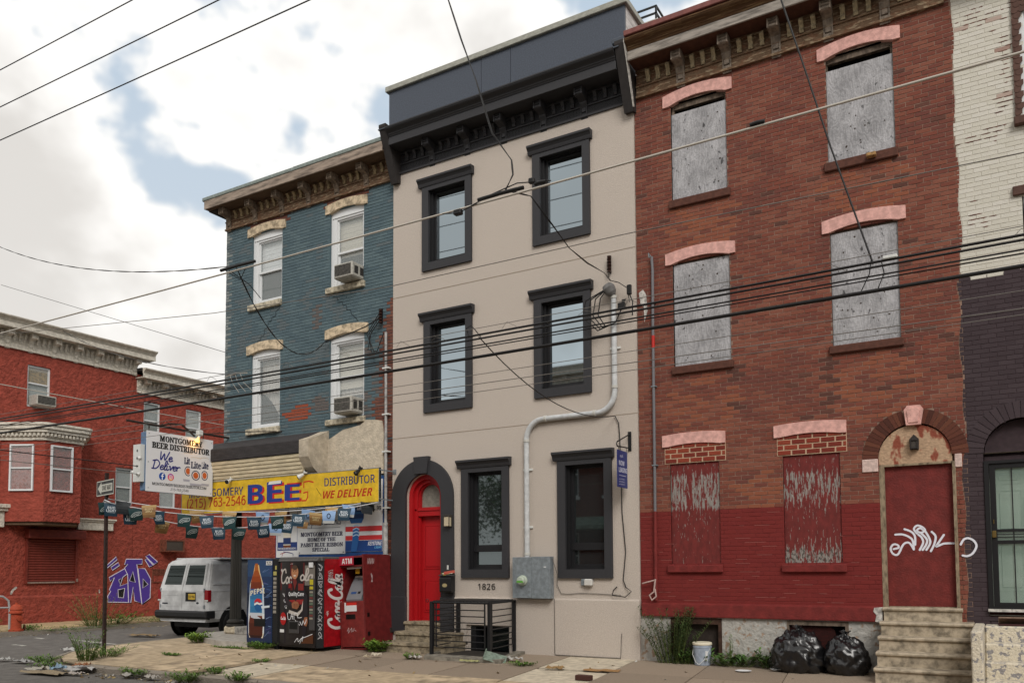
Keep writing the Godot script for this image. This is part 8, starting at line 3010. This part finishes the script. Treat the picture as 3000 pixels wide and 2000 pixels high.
	solo(b, "phone_cable", M("cable"), "thin black cable from the bundle down the beige wall behind the leasing sign", "cable")
	b = MB.new()
	b.tube([Vector3(3.9, 1.8, .2), Vector3(3.95, 1.5, .1), Vector3(3.93, 1.3, .06), Vector3(4.0, 1.15, .05), Vector3(4.15, 1.14, .05), Vector3(4.4, 1.16, .05), Vector3(4.8, 1.15, .05), Vector3(5.2, 1.13, .05)], .006, 5)
	b.tube([Vector3(3.88, 1.05, .092), Vector3(3.88, .05, .092), Vector3(3.9, .02, .1), Vector3(5.2, .02, .1), Vector3(5.22, .45, .092)], .007, 5)
	solo(b, "wall_cable", M("cable_grey"), "thin cable clipped along the beige wall beside and below the meter cabinet", "cable")
	b = twisted(sagged(Vector3(.55, 4.74, z), Vector3(-15.6, 9.6, -2.0), .25, 20), .005, 1.0)
	solo(b, "service_drop", M("cable"), "pair of black wires from the bundle to the cornice of the red stucco building", "cable")
	b = MB.new()
	b.tube([Vector3(.3, 4.75, z), Vector3(.55, 4.77, z), Vector3(.8, 4.75, z)], .009, 6)
	for k in 3:
		b.tube([Vector3(.4 + .12 * k, 4.76, z), Vector3(.5 + .12 * k, 4.6, 4.72), Vector3(.62 + .15 * k, 4.45, 4.7)], .0035, 5)
	solo(b, "splice", M("cable_pale"), "pale splice with dangling wires on the bundle before the blue-green house", "cable splice")
	var sd := "thin wires along the side street"
	wire("wire", sagged(Vector3(-5.42, 5.33, 14.0), Vector3(-5.42, 5.2, -.6), .05), .009, M("cable_pale"), "pale wire sloping across the red stucco wall to the shop corner", sd, 5)
	wire("wire", sagged(Vector3(-5.05, 3.98, 14.0), Vector3(-5.05, 3.88, 2.5), .03), .01, M("cable"), "dark wire ending at the blade sign, upper of two", sd, 5)
	wire("wire", sagged(Vector3(-5.05, 3.74, 14.0), Vector3(-5.05, 3.71, 2.5), .03), .007, M("cable_grey"), "grey wire ending at the blade sign, lower of two", sd, 5)
	wire("wire", [Vector3(-21.4, 12.5, -3.0), Vector3(-8.9, 8.17, -3.0), Vector3(-5.4, 6.9, -3.0)], .008, M("cable"), "thin wire falling across the sky to the side of the blue-green house", sd, 5)
	wire("wire", sagged(Vector3(-26, 3.9, 5.6), Vector3(26, 3.78, 5.6), .02, 24), .005, M("cable_grey"), "faint lowest wire in front of the shop signs", faint, 5)

# ---- plants and litter ----
func weed(p: Vector3, r: float, h: float, n: int, seed_: int, label: String, o := {}) -> void:
	var g := RandomNumberGenerator.new()
	g.seed = seed_
	var broad: float = o.get("broad", .012)
	var dark := L(o.get("dark", "2f4a1c"))
	var light := L(o.get("light", "6a8a36"))
	var stems := MB.new()
	var b := MB.new()
	for i in n:
		var a := g.randf() * TAU
		var d := sqrt(g.randf()) * r
		var root := Vector3(cos(a) * d * .5, 0, sin(a) * d * .5 * o.get("flat", 1.0))
		var hh := h * g.randf_range(.45, 1.0)
		var lean := Vector3(cos(a), 0, sin(a) * o.get("flat", 1.0)) * d * g.randf_range(.6, 1.2)
		var tip := root + lean + Vector3(0, hh, 0)
		var mid := root.lerp(tip, .5) + Vector3(0, hh * .12, 0)
		stems.tube([root, mid, tip], .004 + .003 * float(h > .4), 4, .0015)
		var leaves: int = o.get("leaves", 7)
		for k in leaves:
			var t := (k + .6) / leaves
			var at := root.lerp(mid, t * 2.0) if t < .5 else mid.lerp(tip, t * 2.0 - 1.0)
			var aa := a + k * 2.4 + g.randf() * .6
			var ln: float = o.get("leaf", .09) * g.randf_range(.6, 1.25)
			var dr := Vector3(cos(aa), g.randf_range(.1, .9), sin(aa)).normalized()
			var sd := dr.cross(Vector3.UP).normalized() * broad * g.randf_range(.7, 1.3)
			var m2 := at + dr * ln * .55 + Vector3(0, .012, 0)
			var e := at + dr * ln + Vector3(0, -.012 * g.randf(), 0)
			b.col = dark.lerp(light, clampf(g.randf() * .8 + .2 * t, 0, 1))
			if o.has("bloom") and t > .8 and g.randf() < o.bloom:
				b.col = L("8a7444")
			b.tri(at, m2 + sd, m2 - sd)
			b.tri(m2 - sd, m2 + sd, e)
	var t2 := thing("weed", label, o.get("cat", "weed"), o.get("group", "weeds on the pavement"))
	t2.position = p
	part(stems, "stem", M("stem_green", "55602f", .8), t2)
	part(b, "foliage", M("weed_leaf", "ffffff", .65, {"vc": true, "back": "20280e"}), t2)

func make_plants() -> void:
	weed(Vector3(-3.72, -.05, 4.42), .34, .55, 40, 1, "tallest weed clump at the kerb corner, left of the sign post", {"leaves": 9, "leaf": .1})
	weed(Vector3(-3.95, -.05, 3.9), .42, .17, 60, 2, "low grassy weeds around the sign post's foot", {"leaves": 6, "leaf": .12, "broad": .008})
	weed(Vector3(-4.75, -.12, 4.62), .25, .12, 34, 3, "small weed tuft in the gutter left of the broken kerb", {"leaf": .08})
	weed(Vector3(-3.9, -.16, 5.05), .28, .14, 30, 4, "small weed tuft in the gutter before the tall kerb clump", {"leaf": .08})
	weed(Vector3(-4.62, .0, 1.22), .22, .22, 40, 5, "bright green tuft at the tip of the marble pad", {"leaf": .13, "broad": .02, "light": "8aa83e"})
	weed(Vector3(-2.2, -.02, 1.58), .34, .14, 46, 6, "low weeds under the front of the blue vending machine", {"leaf": .08, "flat": .4})
	weed(Vector3(.36, -.01, .98), .22, .24, 60, 7, "bushy green weed at the foot of the cash machine", {"leaf": .1, "broad": .022, "light": "7c9c3c"})
	weed(Vector3(-.12, -.15, 5.0), .26, .17, 44, 8, "weed clump growing over the kerb below the pale slab", {"leaf": .1, "broad": .01})
	weed(Vector3(.06, -.06, 4.62), .15, .1, 22, 9, "small weed between kerb and pale slab", {"leaf": .08})
	weed(Vector3(.95, -.08, 4.95), .18, .13, 26, 10, "weed clump on the kerb right of the pale slab", {"leaf": .09})
	weed(Vector3(-1.5, -.15, 4.98), .3, .12, 30, 11, "sparse weeds along the gutter below the granite kerb", {"leaf": .08, "flat": .3})
	weed(Vector3(-.45, -.04, 3.16), .14, .05, 16, 12, "tiny weed in the joint above the pale slab's corner", {"leaf": .05})
	weed(Vector3(-2.9, -.04, 3.2), .3, .04, 24, 13, "flat grass in the tan slab joint right of the sign post", {"leaf": .06, "flat": .25})
	weed(Vector3(-2.9, -.02, 1.75), .5, .035, 30, 26, "flat grass in the slab joint before the marble pad", {"leaf": .05, "flat": .2})
	weed(Vector3(4.05, -.02, 1.62), .22, .06, 22, 14, "small weed in the joint right of the cellar cage", {"leaf": .07, "flat": .5})
	weed(Vector3(1.7, -.02, 1.62), .14, .09, 20, 15, "small weed in the joint left of the cellar cage", {"leaf": .07})
	weed(Vector3(6.2, .0, .22), .5, .95, 34, 16, "tall dark bushy weed with feathery stems against the left cellar window", {"leaves": 60, "leaf": .085, "broad": .009, "dark": "26341c", "light": "4f6236", "flat": .35})
	weed(Vector3(6.45, .0, .2), .26, .25, 30, 17, "short weeds between the feathery bush and the bucket", {"leaf": .1, "flat": .5, "dark": "263a1a", "light": "4f6e30"})
	weed(Vector3(7.25, .0, .2), .5, .2, 46, 18, "spreading dandelion leaves right of the bucket", {"leaf": .16, "broad": .024, "flat": .35, "leaves": 4, "dark": "2c4420", "light": "58783a"})
	weed(Vector3(7.78, .0, .2), .2, .3, 20, 19, "leafy weed beside the larger trash bag", {"leaf": .12, "broad": .02, "flat": .5, "dark": "2c4420", "light": "58783a"})
	weed(Vector3(7.15, .0, .12), .06, .55, 4, 27, "single thin stalk rising from the dandelion leaves", {"leaf": .05, "leaves": 12, "broad": .008})
	weed(Vector3(-12.95, -.06, -1.75), .75, 1.05, 60, 20, "tall dry seeding weed behind the sign post on the far pavement", {"leaves": 16, "leaf": .09, "broad": .008, "dark": "5a5c34", "light": "8c8452", "bloom": .7, "flat": .8})
	weed(Vector3(-13.2, -.06, -2.5), .7, .4, 60, 21, "green weeds at the far kerb right of the dry seeding weed", {"leaf": .14, "broad": .016})
	weed(Vector3(-13.0, -.06, -4.2), .7, .2, 50, 22, "low weeds along the far kerb left of the van", {"leaf": .12, "flat": 2.0})
	weed(Vector3(-12.95, -.06, .3), .3, .14, 30, 23, "small weed at the far kerb near the hydrant", {"leaf": .1})
	weed(Vector3(-13.2, -.06, 1.6), .5, .4, 46, 24, "green weeds around the bent tube hoop", {"leaf": .13, "broad": .014})
	weed(Vector3(-12.85, -.1, -.8), .9, .08, 50, 25, "low grass strip along the far kerb", {"leaf": .08, "flat": 2.0})

func paper(p: Vector3, w: float, d: float, turn: float, hex: String, label: String, cat := "litter", lift := .02, seed_ := 1) -> void:
	var g := FastNoiseLite.new()
	g.seed = seed_
	g.frequency = 1.0
	var b := MB.new()
	var n := 7
	var at := func(i: int, j: int) -> Vector3:
		var u := float(i) / n - .5
		var v := float(j) / n - .5
		var e := 1.0 + .12 * g.get_noise_2d(i * 3.0, j * 3.0)
		return Vector3(u * w * e, lift * (.5 + absf(g.get_noise_2d(u * 4.0 + 7.0, v * 4.0)) * 2.2), v * d * e)
	for i in n:
		for j in n:
			b.quad(at.call(i, j), at.call(i, j + 1), at.call(i + 1, j + 1), at.call(i + 1, j))
	var o := solo(b, "litter", M("paper_" + hex, hex, .8, {"tex": "blotch", "scale": 4.0}), label, cat, "litter on the ground")
	o.position = p
	o.rotation.y = turn

func make_litter() -> void:
	paper(Vector3(-2.98, -.14, 5.0), .62, .42, .5, "b9b7b4", "large printed leaflet lying on the rubble at the kerb corner", "litter", .05, 2)
	paper(Vector3(-2.96, -.075, 5.0), .26, .2, .5, "9a6a4a", "brown food picture on the large printed leaflet", "litter", .05, 3)
	paper(Vector3(-3.25, -.16, 5.45), 1.0, .3, .1, "9a8a70", "flattened brown cardboard in the gutter at the kerb corner", "litter", .03, 4)
	paper(Vector3(-3.75, -.16, 5.25), .5, .22, .3, "b5b0a4", "crumpled pale paper left of the blue plastic", "litter", .05, 5)
	paper(Vector3(-3.3, -.15, 5.2), .26, .2, .9, "8fa9bd", "pale blue crushed plastic in the gutter rubble", "litter", .08, 6)
	paper(Vector3(-2.6, -.16, 5.3), .3, .16, .2, "b3aaa2", "torn paper right of the blue plastic", "litter", .04, 7)
	paper(Vector3(-6.75, -.17, 2.86), .42, .22, .2, "bdbcb8", "white crumpled wrapper on the road behind the weeds", "litter", .06, 8)
	paper(Vector3(-6.1, -.17, 4.65), .3, .2, .4, "b9b8b4", "white scrap at the left edge of the road", "litter", .05, 9)
	paper(Vector3(-5.42, -.17, 4.66), .46, .2, .1, "a9a8a6", "grey wrapper on the road, right of the edge scrap", "litter", .05, 10)
	paper(Vector3(-9.1, -.17, -.6), .9, .35, .2, "8c7656", "dried brown leaf heap on the side street", "litter", .05, 11)
	paper(Vector3(-1.46, -.16, 5.03), .34, .2, .5, "aeaaa2", "grey paper in the gutter below the kerb", "litter", .05, 12)
	paper(Vector3(-.95, -.16, 5.05), .3, .16, .1, "b3aea6", "second grey paper in the gutter, left of the kerb weeds", "litter", .05, 13)
	paper(Vector3(-8.3, -.17, 1.34), .24, .12, .1, "b0aea8", "small white scrap beside the painted road line", "litter", .02, 14)
	paper(Vector3(.99, -.02, 2.0), .13, .09, .3, "cbbda4", "crumpled tissue on the pavement, nearer of two", "litter", .05, 15)
	paper(Vector3(.99, -.015, 1.72), .17, .11, 1.0, "cfc4b0", "crumpled tissue on the pavement, farther of two", "litter", .06, 16)
	paper(Vector3(1.84, -.015, 1.66), .22, .14, .2, "bdb9b2", "white crumpled paper left of the cellar cage's kerb", "litter", .05, 17)
	paper(Vector3(3.02, -.01, 1.66), .36, .08, .1, "a9a774", "yellow-green wrapper before the cellar cage's kerb", "litter", .03, 18)
	paper(Vector3(3.65, -.005, 1.15), .26, .16, .6, "b7b4ae", "white paper right of the green tray", "litter", .05, 19)
	paper(Vector3(4.78, -.02, 1.82), .3, .18, .2, "9a7c52", "dry brown leaf on the pale slab", "litter", .04, 20)
	paper(Vector3(5.54, -.015, 1.66), .58, .3, .25, "a67f52", "flat piece of brown cardboard on the pale slab", "litter", .015, 21)
	paper(Vector3(8.08, -.0, .5), .36, .12, .1, "9a9a98", "grey paper at the foot of the larger trash bag", "litter", .03, 22)
	paper(Vector3(9.16, .0, .42), .1, .1, .4, "c4c2be", "small white tissue at the foot of the smaller trash bag", "litter", .12, 23)
	var b := MB.new()
	b.bbox(5.6, -.03, 2.62, 5.84, .045, 2.74, .008)
	solo(b, "loose_brick", M("loose_brick", "4b2f27", .9, {"tex": "grain", "scale": 3.0}), "single dark brick lying on the pale slab near the bottom edge", "brick")
	b = MB.new()
	b.lathe([Vector2(.0, .004), Vector2(.08, .004), Vector2(.11, .014), Vector2(.125, .016), Vector2(.11, .01), Vector2(.08, .0)], Vector3(7.54, -.005, .75), 22)
	solo(b, "paper_plate", M("poster_white"), "white paper plate on the pavement between bucket and trash bags", "plate")
	b = MB.new()
	b.xf = Transform3D(Basis.from_euler(Vector3(.35, .4, -.3)), Vector3(3.4, .06, 1.42))
	b.bbox(-.2, -.01, -.16, .2, .015, .16, .006)
	b.bbox(-.2, .015, -.16, -.18, .05, .16, .004)
	solo(b, "plastic_tray", M("tray_green", "8a9a8c", .5, {"tex": "stain", "scale": 3.0}), "faded green plastic tray leaning on the cellar cage's kerb", "tray")
	var g := RandomNumberGenerator.new()
	g.seed = 31
	b = MB.new()
	for i in 420:  # leaf scraps and grit along the kerbs
		var a := Vector3(g.randf_range(-3.6, 3.0), -.172, 4.95 + absf(g.randfn()) * .18)
		if i % 3 == 0:
			a = Vector3(-12.6 + absf(g.randfn()) * .2, -.172, g.randf_range(-7.0, 2.5))
		if i % 7 == 0:
			a = Vector3(g.randf_range(-3.0, 9.0), .0, g.randf_range(.2, 4.4))
			a.y = gy(a.z) + .01
		b.col = L(["8a7654", "6e5c44", "a39a88", "9c8a5e", "b5b2aa"][i % 5])
		b.xf = Transform3D(Basis.from_euler(Vector3(g.randf() * .6, g.randf() * TAU, g.randf() * .6)), a)
		var s := g.randf_range(.012, .04)
		b.quad(Vector3(-s, 0, -s * .5), Vector3(-s, .006, s * .5), Vector3(s, 0, s * .6), Vector3(s, .006, -s * .5))
	var o := part(b, "gutter_debris", M("debris", "ffffff", .9, {"vc": true}), self)
	o.set_meta("kind", "stuff")
	tag(o, "leaf scraps and grit scattered along kerbs and pavement joints", "debris")
